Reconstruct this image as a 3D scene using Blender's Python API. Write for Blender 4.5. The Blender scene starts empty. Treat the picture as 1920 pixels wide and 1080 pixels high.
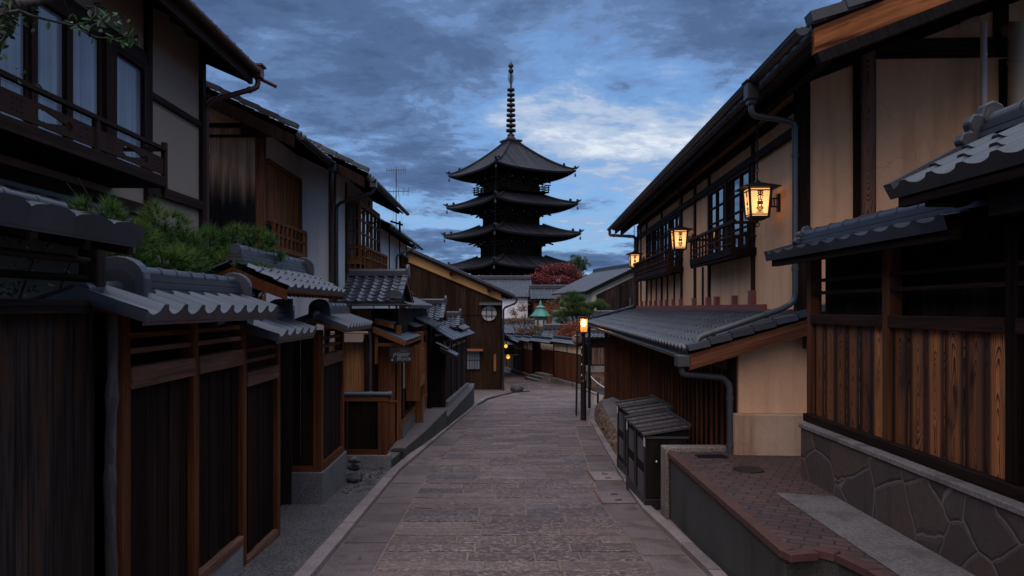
import bpy, math, random
from mathutils import Vector, Matrix
random.seed(7)
R = math.radians
C = bpy.context.scene.collection
SC = bpy.context.scene

# ------------------------------------------------------------------ camera
cam_d = bpy.data.cameras.new("camera")
cam = bpy.data.objects.new("camera", cam_d); C.objects.link(cam)
cam.location = (0, 0, 0); cam.rotation_euler = (R(90), 0, 0)
cam_d.sensor_width = 36; cam_d.lens = 36 * 1400 / 1920
cam_d.shift_x = 20 / 1920; cam_d.shift_y = 37 / 1920
cam_d.clip_start = 0.05; cam_d.clip_end = 6000
SC.camera = cam
# ------------------------------------------------------------------ view
SC.view_settings.view_transform = 'Standard'; SC.view_settings.look = 'None'
SC.view_settings.exposure = .38; SC.view_settings.gamma = 1
# ------------------------------------------------------------------ world: dusk sky with broken cloud
SUN_EL, SUN_ROT = R(42), R(196)
W = bpy.data.worlds.new("World"); SC.world = W; W.use_nodes = True
def build_world():
    nt = W.node_tree; N = nt.nodes; L = nt.links
    for n in list(N): N.remove(n)
    def nd(t, **k):
        n = N.new(t)
        for a, v in k.items(): setattr(n, a, v)
        return n
    def math_(op, a, b=None, c=None, clamp=False):
        n = nd('ShaderNodeMath', operation=op); n.use_clamp = clamp
        for i, x in enumerate((a, b, c)):
            if x is None: continue
            if isinstance(x, (int, float)): n.inputs[i].default_value = x
            else: L.new(x, n.inputs[i])
        return n.outputs[0]
    def mix(f, a, b):
        n = nd('ShaderNodeMix', data_type='RGBA')
        for i, x in ((0, f), (6, a), (7, b)):
            if isinstance(x, (int, float)): n.inputs[i].default_value = x
            elif isinstance(x, tuple): n.inputs[i].default_value = (*x, 1)
            else: L.new(x, n.inputs[i])
        return n.outputs[2]
    def sstep(x, a, b):
        n = nd('ShaderNodeMapRange', interpolation_type='SMOOTHSTEP')
        L.new(x, n.inputs[0]); n.inputs[1].default_value = a; n.inputs[2].default_value = b
        return n.outputs[0]
    out = nd('ShaderNodeOutputWorld'); bg = nd('ShaderNodeBackground'); L.new(bg.outputs[0], out.inputs[0])
    sky = nd('ShaderNodeTexSky', sky_type='NISHITA', sun_disc=False)
    sky.sun_elevation = SUN_EL; sky.sun_rotation = SUN_ROT
    tc = nd('ShaderNodeTexCoord'); sep = nd('ShaderNodeSeparateXYZ'); L.new(tc.outputs['Generated'], sep.inputs[0])
    x, y, z = sep.outputs
    zz = math_('ADD', math_('MAXIMUM', z, 0.0), 0.16)
    px = math_('DIVIDE', x, zz); py = math_('DIVIDE', y, zz)
    cmb = nd('ShaderNodeCombineXYZ'); L.new(px, cmb.inputs[0]); L.new(py, cmb.inputs[1])
    def noise(scale, detail, off, sx=1, sy=1, dist=0.0, rough=.55):
        mp = nd('ShaderNodeMapping'); L.new(cmb.outputs[0], mp.inputs[0])
        mp.inputs[1].default_value = off; mp.inputs[3].default_value = (sx, sy, 1)
        n = nd('ShaderNodeTexNoise'); n.inputs['Scale'].default_value = scale; n.inputs['Detail'].default_value = detail
        n.inputs['Distortion'].default_value = dist; n.inputs['Roughness'].default_value = rough
        L.new(mp.outputs[0], n.inputs['Vector']); return n.outputs[0]
    n1 = noise(1.15, 12, OFF1, 1.0, 1.1, .25, .62)
    n2 = noise(4.2, 10, OFF2, .9, 1.05, .3, .68)
    n3 = noise(.75, 4, (5.2, 7.7, 4))
    mul = nd('ShaderNodeMix', data_type='RGBA', blend_type='MULTIPLY'); mul.inputs[0].default_value = 1
    L.new(sky.outputs[0], mul.inputs[6]); mul.inputs[7].default_value = (*SKY_TINT, 1)
    blue = mul.outputs[2]                          # clear dusk blue from the sky texture
    dx = math_('SUBTRACT', math_('DIVIDE', x, y), .21); dz = math_('SUBTRACT', math_('DIVIDE', z, y), .24)
    d2 = math_('ADD', math_('MULTIPLY', math_('MULTIPLY', dx, dx), 1.0), math_('MULTIPLY', math_('MULTIPLY', dz, dz), 1.6))
    opening = math_('SUBTRACT', 1.0, sstep(d2, 0.0, .085))    # a break in the cloud right of the tower
    val = math_('ADD', math_('ADD', math_('MULTIPLY', n1, .66), math_('MULTIPLY', n2, .34)), math_('ADD', math_('MULTIPLY', opening, OPEN), math_('SUBTRACT', math_('MULTIPLY', math_('SUBTRACT', n3, .5), .26), .008)))
    rp = nd('ShaderNodeValToRGB'); L.new(val, rp.inputs[0]); el = rp.color_ramp.elements; rp.color_ramp.interpolation = 'EASE'
    st = SKY_RAMP
    el[0].position, el[0].color = st[0][0], (*st[0][1], 1); el[1].position, el[1].color = st[-1][0], (*st[-1][1], 1)
    for q, c in st[1:-1]: e = el.new(q); e.color = (*c, 1)
    band = math_('MULTIPLY', sstep(val, .47, .52), math_('SUBTRACT', 1.0, sstep(val, .54, .60)))
    c2 = mix(math_('MULTIPLY', band, .45), rp.outputs[0], blue)
    zen = sstep(z, .42, .85)
    c3 = mix(zen, c2, ZENITH)
    low = sstep(z, -.02, .0)
    c4 = mix(low, (.05, .05, .055), c3)
    # everything above is in display units; the background strength is kept at .1
    sc = nd('ShaderNodeVectorMath', operation='SCALE'); L.new(c4, sc.inputs[0]); sc.inputs['Scale'].default_value = 10
    L.new(sc.outputs[0], bg.inputs[0]); bg.inputs[1].default_value = .1
SKY_TINT = (.050, .075, .105)
OPEN = .092
SKY_RAMP = [(.34, (.048, .084, .170)), (.42, (.066, .116, .232)), (.47, (.092, .160, .310)), (.505, (.138, .215, .380)), (.535, (.160, .285, .500)), (.575, (.215, .330, .530)), (.625, (.345, .430, .575)), (.71, (.60, .65, .72))]
OFF1, OFF2 = (5.7, 2.9, 1), (8.3, 4.1, 2)
ZENITH = (.88, 1.0, 1.28)  # overhead sky, never in view, made extra bright to light the lane
build_world()
sun_d = bpy.data.lights.new("sun", 'SUN'); sun = bpy.data.objects.new("sun", sun_d); C.objects.link(sun)
sun_d.energy = 1.05; sun_d.angle = R(60); sun_d.color = (1, .72, .58)
sun.rotation_euler = (R(90) - SUN_EL, 0, R(180) - SUN_ROT)

# ------------------------------------------------------------------ materials
def new_mat(name):
    m = bpy.data.materials.new(name); m.use_nodes = True
    nt = m.node_tree; b = nt.nodes['Principled BSDF']
    return m, nt, b
class G:
    """small node-graph helper"""
    def __init__(s, nt): s.nt = nt; s.N = nt.nodes; s.L = nt.links
    def nd(s, t, **k):
        n = s.N.new(t)
        for a, v in k.items(): setattr(n, a, v)
        return n
    def put(s, sock, x):
        if isinstance(x, (int, float)): sock.default_value = x
        elif isinstance(x, tuple):
            sock.default_value = x if len(sock.default_value) == len(x) else (*x, 1)
        else: s.L.new(x, sock)
    def m(s, op, a, b=None, clamp=False):
        n = s.nd('ShaderNodeMath', operation=op); n.use_clamp = clamp; s.put(n.inputs[0], a)
        if b is not None: s.put(n.inputs[1], b)
        return n.outputs[0]
    def mix(s, f, a, b, blend='MIX'):
        n = s.nd('ShaderNodeMix', data_type='RGBA', blend_type=blend)
        s.put(n.inputs[0], f); s.put(n.inputs[6], a); s.put(n.inputs[7], b); return n.outputs[2]
    def rng(s, x, a, b, c=0.0, d=1.0, smooth=True):
        n = s.nd('ShaderNodeMapRange', interpolation_type='SMOOTHSTEP' if smooth else 'LINEAR')
        s.put(n.inputs[0], x)
        for i, v in enumerate((a, b, c, d)): n.inputs[i + 1].default_value = v
        return n.outputs[0]
    def attr(s): return s.nd('ShaderNodeAttribute', attribute_name='rnd').outputs['Fac']
    def obj(s): return s.nd('ShaderNodeTexCoord').outputs['Object']
    def uv(s): return s.nd('ShaderNodeTexCoord').outputs['UV']
    def map(s, v, scale=(1, 1, 1), rot=(0, 0, 0), loc=(0, 0, 0)):
        n = s.nd('ShaderNodeMapping'); s.put(n.inputs[0], v)
        n.inputs[1].default_value = loc; n.inputs[2].default_value = rot; n.inputs[3].default_value = scale; return n.outputs[0]
    def vadd(s, a, b):
        n = s.nd('ShaderNodeVectorMath', operation='ADD'); s.put(n.inputs[0], a); s.put(n.inputs[1], b); return n.outputs[0]
    def noise(s, v, scale, detail=4, rough=.5, dist=0.0):
        n = s.nd('ShaderNodeTexNoise'); s.put(n.inputs['Vector'], v); n.inputs['Scale'].default_value = scale
        n.inputs['Detail'].default_value = detail; n.inputs['Roughness'].default_value = rough; n.inputs['Distortion'].default_value = dist
        return n.outputs[0]
    def white(s, v):
        n = s.nd('ShaderNodeTexWhiteNoise', noise_dimensions='3D'); s.put(n.inputs['Vector'], v); return n.outputs['Value']
    def bump(s, h, strength, dist, b):
        n = s.nd('ShaderNodeBump'); n.inputs['Strength'].default_value = strength; n.inputs['Distance'].default_value = dist
        s.put(n.inputs['Height'], h); s.L.new(n.outputs[0], b.inputs['Normal'])
    def rndvec(s, k=17.0):
        a = s.attr(); c = s.nd('ShaderNodeCombineXYZ'); s.put(c.inputs[0], s.m('MULTIPLY', a, k)); s.put(c.inputs[1], s.m('MULTIPLY', a, k * 1.7)); s.put(c.inputs[2], s.m('MULTIPLY', a, k * .7))
        return c.outputs[0]
    def scalecol(s, col, f):
        n = s.nd('ShaderNodeVectorMath', operation='SCALE'); s.put(n.inputs[0], col); s.put(n.inputs['Scale'], f); return n.outputs[0]

def wood(name, dark, light, var=.7, rough=.7, fine=34, bump=.35, weather=None, spec=.05):
    m, nt, b = new_mat(name); g = G(nt)
    v = g.vadd(g.uv(), g.rndvec())
    n1 = g.noise(g.map(v, (1.1, fine, 1)), 1.0, 6, .65, .5)
    n2 = g.noise(g.map(v, (.45, 5, 1)), 1.0, 4, .6, .3)
    n3 = g.noise(g.map(v, (2.5, fine * 2.6, 1)), 1.0, 2)
    grain = g.m('ADD', g.m('MULTIPLY', n1, .55), g.m('ADD', g.m('MULTIPLY', n2, .3), g.m('MULTIPLY', n3, .15)))
    col = g.mix(g.rng(grain, .38, .62), dark, light)
    col = g.mix(g.m('MULTIPLY', g.rng(n2, .50, .70), .6), col, tuple(c * .4 for c in dark))
    if weather: col = g.mix(g.rng(g.noise(g.map(v, (.7, 7, 1)), 1.0, 5, .6), .5, .68), col, weather)
    f = g.m('ADD', g.m('MULTIPLY', g.attr(), var), 1 - var / 2)
    nt.links.new(g.scalecol(col, f), b.inputs['Base Color'])
    b.inputs['Roughness'].default_value = rough; b.inputs['Specular IOR Level'].default_value = spec
    g.bump(grain, bump, .006, b); return m

def wood_rings(name, dark, light, var=.8, char=0.0):
    """sawn cedar with cathedral grain, each plank cut at its own depth of the log"""
    m, nt, b = new_mat(name); g = G(nt)
    sep = g.nd('ShaderNodeSeparateXYZ'); nt.links.new(g.uv(), sep.inputs[0]); u, v = sep.outputs[0], sep.outputs[1]
    r = g.attr(); rv = g.rndvec(31.0)
    wob = g.m('MULTIPLY', g.m('SUBTRACT', g.noise(g.vadd(g.map(g.uv(), (1.6, 3.0, 1)), rv), 1.0, 2), .5), .16)
    depth = g.m('ADD', g.m('ADD', g.m('MULTIPLY', g.m('SUBTRACT', u, g.m('SUBTRACT', g.m('MULTIPLY', r, 1.2), .6)), .085), .004), wob)
    rad = g.m('SQRT', g.m('ADD', g.m('MULTIPLY', v, v), g.m('MULTIPLY', depth, depth)))
    rings = g.m('FRACT', g.m('MULTIPLY', rad, 85.0))
    late = g.rng(rings, .45, .95)
    fib = g.noise(g.map(g.vadd(g.uv(), rv), (1.2, 90, 1)), 1.0, 3)
    col = g.mix(late, light, dark)
    col = g.mix(g.m('MULTIPLY', g.rng(fib, .4, .75), .5), col, dark)
    blot = g.noise(g.map(g.vadd(g.uv(), rv), (1.3, 5, 1)), 1.0, 4)
    col = g.mix(g.rng(blot, .52, .72), col, (.010, .007, .006))
    edge = g.rng(g.m('ABSOLUTE', v), .045, .10)
    col = g.mix(g.m('MULTIPLY', edge, .9), col, (.010, .006, .005))
    # soot: some planks are burnt much darker than others
    r2 = g.m('FRACT', g.m('MULTIPLY', r, 7.31))
    col = g.scalecol(col, g.m('ADD', .30, g.m('MULTIPLY', g.m('POWER', r2, 1.1), .95)))
    nt.links.new(col, b.inputs['Base Color']); b.inputs['Roughness'].default_value = .55; b.inputs['Specular IOR Level'].default_value = .35
    g.bump(g.m('SUBTRACT', 1.0, late), .5, .004, b); return m

def tile_mat(name, base, var=.5, rough=.42, lichen=None, spec=.6):
    m, nt, b = new_mat(name); g = G(nt)
    n = g.noise(g.obj(), 7.0, 5, .6); n2 = g.noise(g.obj(), 1.1, 3)
    f = g.m('MULTIPLY', g.m('ADD', 1 - var / 2, g.m('MULTIPLY', g.attr(), var)), g.m('ADD', .65, g.m('MULTIPLY', n, .7)))
    col = g.scalecol(base, f)
    if lichen: col = g.mix(g.m('MULTIPLY', g.rng(g.noise(g.obj(), 26.0, 4, .7), .56, .7), .55), col, lichen)
    nt.links.new(col, b.inputs['Base Color'])
    nt.links.new(g.m('ADD', rough - .1, g.m('MULTIPLY', n2, .25)), b.inputs['Roughness']); b.inputs['Specular IOR Level'].default_value = spec
    g.bump(g.noise(g.obj(), 60, 4), .12, .004, b); return m

def plaster(name, col, stain=None, var=.25, bump=.25, rough=.9, crack=False):
    m, nt, b = new_mat(name); g = G(nt)
    o = g.obj(); n1 = g.noise(o, 1.3, 5, .6); n2 = g.noise(o, 18, 5, .65); n3 = g.noise(g.map(o, (4, 4, .45)), 1.0, 5, .6); n4 = g.noise(g.map(o, (9, 9, .25)), 1.0, 4)
    f = g.m('ADD', 1 - var * .7, g.m('ADD', g.m('MULTIPLY', n1, var), g.m('MULTIPLY', n2, var * .5)))
    c = g.scalecol(col, f)
    if stain:
        c = g.mix(g.m('MULTIPLY', g.rng(n3, .46, .74), .65), c, stain)
        c = g.mix(g.m('MULTIPLY', g.rng(n4, .56, .78), .14), c, tuple(x * .55 for x in stain))
    if crack:
        nz = g.nd('ShaderNodeTexNoise'); nt.links.new(o, nz.inputs['Vector']); nz.inputs['Scale'].default_value = 4.0; nz.inputs['Detail'].default_value = 4
        v1 = g.nd('ShaderNodeTexVoronoi', feature='DISTANCE_TO_EDGE'); nt.links.new(g.vadd(o, g.scalecol(nz.outputs['Color'], .35)), v1.inputs['Vector']); v1.inputs['Scale'].default_value = 1.1
        k = g.m('MULTIPLY', g.rng(v1.outputs['Distance'], .006, .0), g.rng(n1, .52, .62))
        c = g.mix(g.m('MULTIPLY', k, .55), c, tuple(x * .35 for x in col))
    nt.links.new(c, b.inputs['Base Color']); b.inputs['Roughness'].default_value = rough; b.inputs['Specular IOR Level'].default_value = .15
    g.bump(g.m('ADD', g.m('MULTIPLY', n1, .6), n2), bump, .014, b); return m

def granite(name, a, bcol, scale=90, bump=.3, rough=.85, stain=None):
    m, nt, b = new_mat(name); g = G(nt)
    o = g.obj(); n = g.noise(o, scale, 3, .7); n2 = g.noise(o, 2.2, 5, .6)
    c = g.mix(g.rng(n, .35, .65), a, bcol)
    c = g.scalecol(c, g.m('MULTIPLY', g.m('ADD', .6, g.m('MULTIPLY', n2, .8)), g.m('ADD', .8, g.m('MULTIPLY', g.attr(), .4))))
    if stain: c = g.mix(g.rng(g.noise(g.map(o, (3, 3, .8)), 1.0, 5), .5, .7), c, stain)
    nt.links.new(c, b.inputs['Base Color']); b.inputs['Roughness'].default_value = rough; b.inputs['Specular IOR Level'].default_value = .25
    g.bump(n, bump, .008, b); return m

def paver_mat(name):
    m, nt, b = new_mat(name); g = G(nt)
    o = g.obj(); r = g.attr()
    pit = g.noise(g.map(g.vadd(o, g.rndvec()), (20, 34, 30)), 1.0, 4, .62, .8)
    fine = g.noise(o, 130, 2); big = g.noise(o, .55, 5, .6); mid = g.noise(g.vadd(o, g.rndvec()), 5.0, 4)
    r2 = g.m('FRACT', g.m('MULTIPLY', r, 5.37))
    base = g.mix(r, (.205, .142, .116), (.265, .188, .158))
    base = g.mix(g.rng(r2, .70, .78), base, (.180, .138, .126))
    rough_stone = g.rng(g.m('FRACT', g.m('MULTIPLY', r, 11.9)), .2, .6, .55, 1.0)
    hole = g.m('MULTIPLY', g.rng(pit, .54, .45), rough_stone)
    c = g.mix(g.m('MULTIPLY', hole, .74), base, (.040, .028, .028))
    c = g.scalecol(c, g.m('MULTIPLY', g.m('MULTIPLY', g.m('ADD', .55, g.m('MULTIPLY', big, .9)), g.m('ADD', .7, g.m('MULTIPLY', mid, .6))), g.m('ADD', .8, g.m('MULTIPLY', fine, .4))))
    nt.links.new(c, b.inputs['Base Color']); b.inputs['Roughness'].default_value = .62; b.inputs['Specular IOR Level'].default_value = .35
    g.bump(g.m('SUBTRACT', 1.0, hole), .9, .018, b); return m

def crazy_stone(name):
    m, nt, b = new_mat(name); g = G(nt)
    o = g.map(g.vadd(g.obj(), g.scalecol(g.nd('ShaderNodeTexNoise').outputs['Color'], .0)), (1.0, 1.0, 1.0))
    nz = g.nd('ShaderNodeTexNoise'); nt.links.new(g.obj(), nz.inputs['Vector']); nz.inputs['Scale'].default_value = 3.0
    o = g.vadd(g.obj(), g.scalecol(nz.outputs['Color'], .10))
    v1 = g.nd('ShaderNodeTexVoronoi', feature='DISTANCE_TO_EDGE'); nt.links.new(o, v1.inputs['Vector']); v1.inputs['Scale'].default_value = 2.15
    v2 = g.nd('ShaderNodeTexVoronoi'); nt.links.new(o, v2.inputs['Vector']); v2.inputs['Scale'].default_value = 2.15
    sep = g.nd('ShaderNodeSeparateColor'); nt.links.new(v2.outputs['Color'], sep.inputs[0])
    base = g.mix(sep.outputs[0], (.036, .022, .017), (.074, .044, .031))
    base = g.mix(g.m('MULTIPLY', sep.outputs[1], .5), base, (.060, .044, .042))
    base = g.mix(g.m('MULTIPLY', g.rng(sep.outputs[2], .55, .9), .8), base, (.072, .046, .035))
    n = g.noise(g.obj(), 22, 6, .72); base = g.scalecol(base, g.m('ADD', .5, n))
    drip = g.rng(g.noise(g.map(g.obj(), (6, 6, .6)), 1.0, 3), .55, .72); base = g.mix(g.m('MULTIPLY', drip, .6), base, (.03, .024, .022))
    mort = g.rng(v1.outputs['Distance'], .005, .012)
    c = g.mix(mort, g.scalecol((.145, .120, .108), g.m('ADD', .5, g.m('MULTIPLY', n, .7))), base)
    nt.links.new(c, b.inputs['Base Color']); b.inputs['Roughness'].default_value = .75
    g.bump(g.m('ADD', g.m('MULTIPLY', n, .5), g.rng(v1.outputs['Distance'], .0, .05)), .5, .022, b); return m

def brick_mat(name):
    m, nt, b = new_mat(name); g = G(nt)
    t = g.nd('ShaderNodeTexBrick'); nt.links.new(g.map(g.obj(), rot=(0, 0, R(28))), t.inputs['Vector'])
    t.inputs['Scale'].default_value = 1; t.inputs['Brick Width'].default_value = .215; t.inputs['Row Height'].default_value = .105
    t.inputs['Mortar Size'].default_value = .010; t.inputs['Mortar Smooth'].default_value = .2; t.inputs['Color1'].default_value = (.090, .042, .032, 1); t.inputs['Color2'].default_value = (.052, .027, .024, 1)
    t.inputs['Mortar'].default_value = (.016, .012, .011, 1)
    n = g.noise(g.obj(), 3.5, 5, .65); n2 = g.noise(g.obj(), 60, 3)
    c = g.scalecol(t.outputs['Color'], g.m('MULTIPLY', g.m('ADD', .45, n), g.m('ADD', .75, g.m('MULTIPLY', n2, .5))))
    c = g.mix(g.rng(g.noise(g.obj(), 1.7, 6, .7), .56, .7, 0, .6), c, (.075, .060, .055))
    nt.links.new(c, b.inputs['Base Color']); b.inputs['Roughness'].default_value = .7
    g.bump(g.m('ADD', g.m('MULTIPLY', t.outputs['Fac'], -1.0), g.m('MULTIPLY', n2, .2)), .5, .008, b); return m

def plain(name, col, rough=.6, metal=0.0, var=.3, spec=.4, scale=9, bump=.05):
    m, nt, b = new_mat(name); g = G(nt)
    n = g.noise(g.obj(), scale, 5, .6)
    c = g.scalecol(col, g.m('MULTIPLY', g.m('ADD', 1 - var / 2, g.m('MULTIPLY', n, var)), g.m('ADD', .88, g.m('MULTIPLY', g.attr(), .24))))
    nt.links.new(c, b.inputs['Base Color']); b.inputs['Roughness'].default_value = rough; b.inputs['Metallic'].default_value = metal
    b.inputs['Specular IOR Level'].default_value = spec
    if bump: g.bump(n, bump, .01, b)
    return m

def leaf_mat(name, cols, rough=.55, trans=.15):
    m, nt, b = new_mat(name); g = G(nt); r = g.attr()
    rp = g.nd('ShaderNodeValToRGB'); nt.links.new(r, rp.inputs[0]); e = rp.color_ramp.elements
    e[0].color = (*cols[0], 1); e[1].color = (*cols[-1], 1)
    for i, c in enumerate(cols[1:-1]):
        x = e.new((i + 1) / (len(cols) - 1)); x.color = (*c, 1)
    nt.links.new(rp.outputs[0], b.inputs['Base Color']); b.inputs['Roughness'].default_value = rough; b.inputs['Specular IOR Level'].default_value = .3
    return m

def glass(name, col, rough=.04, ior=1.9, wav=.02):
    m, nt, b = new_mat(name); g = G(nt)
    b.inputs['Base Color'].default_value = (*col, 1); b.inputs['Roughness'].default_value = rough; b.inputs['IOR'].default_value = ior
    b.inputs['Specular IOR Level'].default_value = .5
    g.bump(g.noise(g.obj(), 1.7, 2), wav, .05, b); return m

def paper(name, col, emit, ecol, clear=0.0):
    """lantern shade: light from the bulb shines through it"""
    m, nt, b = new_mat(name); g = G(nt)
    nt.nodes.remove(b); out = nt.nodes['Material Output']
    tr = g.nd('ShaderNodeBsdfTranslucent'); tr.inputs[0].default_value = (*col, 1)
    df = g.nd('ShaderNodeBsdfDiffuse'); df.inputs[0].default_value = (*col, 1)
    mx = g.nd('ShaderNodeMixShader'); mx.inputs[0].default_value = .25; nt.links.new(tr.outputs[0], mx.inputs[1]); nt.links.new(df.outputs[0], mx.inputs[2])
    em = g.nd('ShaderNodeEmission'); em.inputs[0].default_value = (*ecol, 1); em.inputs[1].default_value = emit
    ad = g.nd('ShaderNodeAddShader'); nt.links.new(mx.outputs[0], ad.inputs[0])
    if clear:
        tp = g.nd('ShaderNodeBsdfTransparent'); tp.inputs[0].default_value = (1, .80, .50, 1); m2 = g.nd('ShaderNodeMixShader'); m2.inputs[0].default_value = clear; nt.links.new(mx.outputs[0], m2.inputs[1]); nt.links.new(tp.outputs[0], m2.inputs[2]); nt.links.new(m2.outputs[0], ad.inputs[0])
    nt.links.new(em.outputs[0], ad.inputs[1])
    nt.links.new(ad.outputs[0], out.inputs[0]); return m

def burnt_boards(name, z0, z1):
    """cedar boards charred black at the bottom, bare at the top (a real scorch line)"""
    m, nt, b = new_mat(name); g = G(nt)
    v = g.vadd(g.uv(), g.rndvec()); n1 = g.noise(g.map(v, (.9, 30, 1)), 1.0, 5, .6, .4)
    col = g.mix(g.rng(n1, .3, .7), (.26, .145, .090), (.52, .35, .235))
    sep = g.nd('ShaderNodeSeparateXYZ'); nt.links.new(g.obj(), sep.inputs[0])
    h = g.m('ADD', sep.outputs[2], g.m('MULTIPLY', g.m('SUBTRACT', g.noise(g.map(v, (.5, 7, 1)), 1.0, 3), .5), .9))
    col = g.mix(g.rng(h, z0, z1), (.008, .0075, .008), col)
    nt.links.new(col, b.inputs['Base Color']); b.inputs['Roughness'].default_value = .75; b.inputs['Specular IOR Level'].default_value = .2
    g.bump(n1, .4, .006, b); return m

M = {}
M['tile'] = tile_mat('grey_roof_tile', (.034, .037, .048), .6, .36, None, .7)
M['tile_new'] = tile_mat('smooth_roof_tile', (.030, .033, .045), .6, .36, (.060, .062, .066), .6)
M['tile_old'] = tile_mat('weathered_roof_tile', (.030, .032, .040), .9, .42, (.085, .085, .08))
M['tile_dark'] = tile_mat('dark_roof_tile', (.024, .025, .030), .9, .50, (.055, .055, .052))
M['tile_far'] = tile_mat('pagoda_roof_tile', (.019, .020, .024), 1.0, .62, (.055, .057, .058), .2)
M['wood_grey'] = wood('weathered_boards', (.0075, .0058, .0054), (.040, .028, .024), 1.0, .8, 26, .9, (.048, .025, .016))
M['wood_brown'] = wood('brown_stained_timber', (.060, .020, .0085), (.140, .050, .021), .4, .6, 30, .25)
M['wood_rail'] = wood('worn_brown_rail', (.100, .048, .033), (.215, .112, .080), .4, .7, 34, .3)
M['wood_dark'] = wood('dark_stained_boards', (.007, .0040, .0032), (.024, .0125, .009), .8, .7, 40, .35)
M['wood_red'] = wood('red_brown_timber', (.060, .022, .012), (.165, .066, .034), .5, .6, 26, .3)
M['wood_house'] = wood('dark_house_timber', (.015, .0075, .0055), (.042, .021, .015), .5, .65, 30, .25)
M['wood_side'] = wood('old_cedar_cladding', (.013, .0075, .0045), (.044, .025, .0145), .7, .8, 30, .4)
M['wood_orange'] = wood('oiled_cedar', (.095, .034, .012), (.240, .095, .036), .5, .6, 30, .3)
M['wood_plank'] = wood('knotty_pine_planks', (.150, .062, .024), (.330, .150, .064), .6, .65, 24, .3)
M['wood_black'] = wood('black_stained_timber', (.006, .005, .005), (.016, .013, .012), .6, .6, 40, .3)
M['wood_pale'] = wood('bleached_fence_boards', (.070, .042, .030), (.190, .125, .090), .6, .8, 30, .4)
M['wood_pole'] = wood('peeled_log', (.040, .034, .033), (.115, .10, .098), .3, .75, 14, .4)
M['wood_slat'] = wood('weathered_lid_slats', (.035, .030, .029), (.105, .092, .088), .7, .65, 40, .5)
M['rings'] = wood_rings('burnt_cedar_planks', (.028, .008, .0035), (.47, .165, .054))
M['rings_beam'] = wood_rings('cedar_beam', (.050, .016, .007), (.36, .135, .052))
M['barge'] = wood('bold_grained_barge', (.045, .014, .006), (.36, .130, .046), .3, .6, 13, .3)
M['burnt'] = burnt_boards('half_charred_boards', 4.55, 5.35)
M['wall_grey'] = plaster('greyed_beige_plaster', (.275, .212, .165), None, .2, .12)
M['wall_tan'] = plaster('ochre_clay_plaster', (.60, .355, .205), (.42, .235, .132), .35, .5, .9, True)
M['wall_white'] = plaster('white_lime_plaster', (.56, .56, .57), (.40, .40, .41), .15, .1)
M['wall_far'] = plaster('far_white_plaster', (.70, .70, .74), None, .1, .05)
M['wall_cream'] = plaster('cream_plaster', (.66, .55, .38), (.46, .38, .26), .3, .2)
M['wall_ochre'] = plaster('bright_ochre_plaster', (.52, .285, .110), None, .2, .15)
M['plinth'] = plaster('stained_plinth', (.36, .25, .165), (.20, .085, .035), .6, .4)
M['granite'] = granite('grey_granite', (.075, .072, .072), (.20, .19, .185))
M['granite_dark'] = granite('dark_granite', (.022, .021, .020), (.075, .070, .062), 110, .35, .8, (.03, .032, .022))
M['granite_edge'] = granite('washed_gravel_concrete', (.085, .070, .058), (.26, .22, .185), 60, .5)
M['concrete'] = granite('old_concrete', (.115, .100, .092), (.20, .175, .160), 40, .25, .85, (.09, .075, .068))
M['footway_top'] = granite('footway_concrete', (.060, .048, .043), (.135, .110, .100), 50, .3)
M['gravel_dark'] = granite('dark_washed_gravel', (.032, .027, .025), (.145, .125, .118), 42, .5)
M['kerb'] = granite('granite_kerb', (.125, .098, .088), (.27, .215, .195), 80, .35)
M['slab'] = granite('granite_gutter_slab', (.085, .062, .055), (.185, .142, .126), 90, .3, .8, (.095, .066, .055))
M['joint'] = granite('sandy_joint', (.15, .108, .082), (.25, .185, .145), 120, .4)
M['paver'] = paver_mat('hammered_stone_pavers')
M['crazy'] = crazy_stone('random_rubble_masonry')
M['brick'] = brick_mat('red_brick_paving')
M['brick_edge'] = plain('red_brick', (.078, .035, .027), .7, 0, .8, .3, 14, .3)
M['earth'] = granite('dark_earth', (.020, .018, .016), (.05, .045, .04), 12, .3)
M['metal_dark'] = plain('dark_gutter_metal', (.045, .047, .050), .38, .5, .5)
M['metal_pipe'] = plain('grey_downpipe', (.060, .064, .070), .42, .3, .4)
M['metal_roof'] = plain('blue_grey_sheet_metal', (.105, .115, .135), .40, .35, .5, .5, 3)
M['metal_red'] = plain('oxide_red_pipe', (.070, .022, .016), .45, .1, .4)
M['brass'] = plain('worn_steel_knob', (.40, .38, .35), .3, .9, .2)
M['iron'] = plain('black_iron', (.013, .012, .012), .5, .3, .4)
M['lamp_black'] = plain('black_lamp_paint', (.012, .011, .012), .45, 0, .3)
M['pipe_white'] = plain('pinkish_white_pipe', (.50, .43, .44), .5, 0, .2)
M['pipe_beige'] = plain('beige_pipe', (.33, .265, .185), .5, 0, .2)
M['bin_mesh'] = plain('dusty_mesh_panel', (.075, .062, .058), .8, 0, .4)
M['canvas'] = plain('beige_awning_canvas', (.26, .19, .15), .85, 0, .3, .1)
M['copper'] = plain('green_copper', (.060, .230, .180), .55, .1, .7, .4, 6)
M['copper_dark'] = plain('green_bronze', (.045, .105, .085), .6, .2, .5)
M['red_paint'] = plain('faded_red_paint', (.165, .050, .038), .6, 0, .5)
M['sign_pink'] = plain('sign_back', (.30, .20, .18), .5, .3, .3)
M['white'] = plain('white_paint', (.60, .60, .63), .6, 0, .15)
M['letter'] = plain('white_lettering', (.24, .24, .26), .6, 0, .1)
M['ink'] = plain('black_ink', (.006, .005, .004), .8, 0, .1, .1)
M['frost'] = glass('net_curtain_pane', (.165, .190, .245), .09, 1.6)
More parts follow.
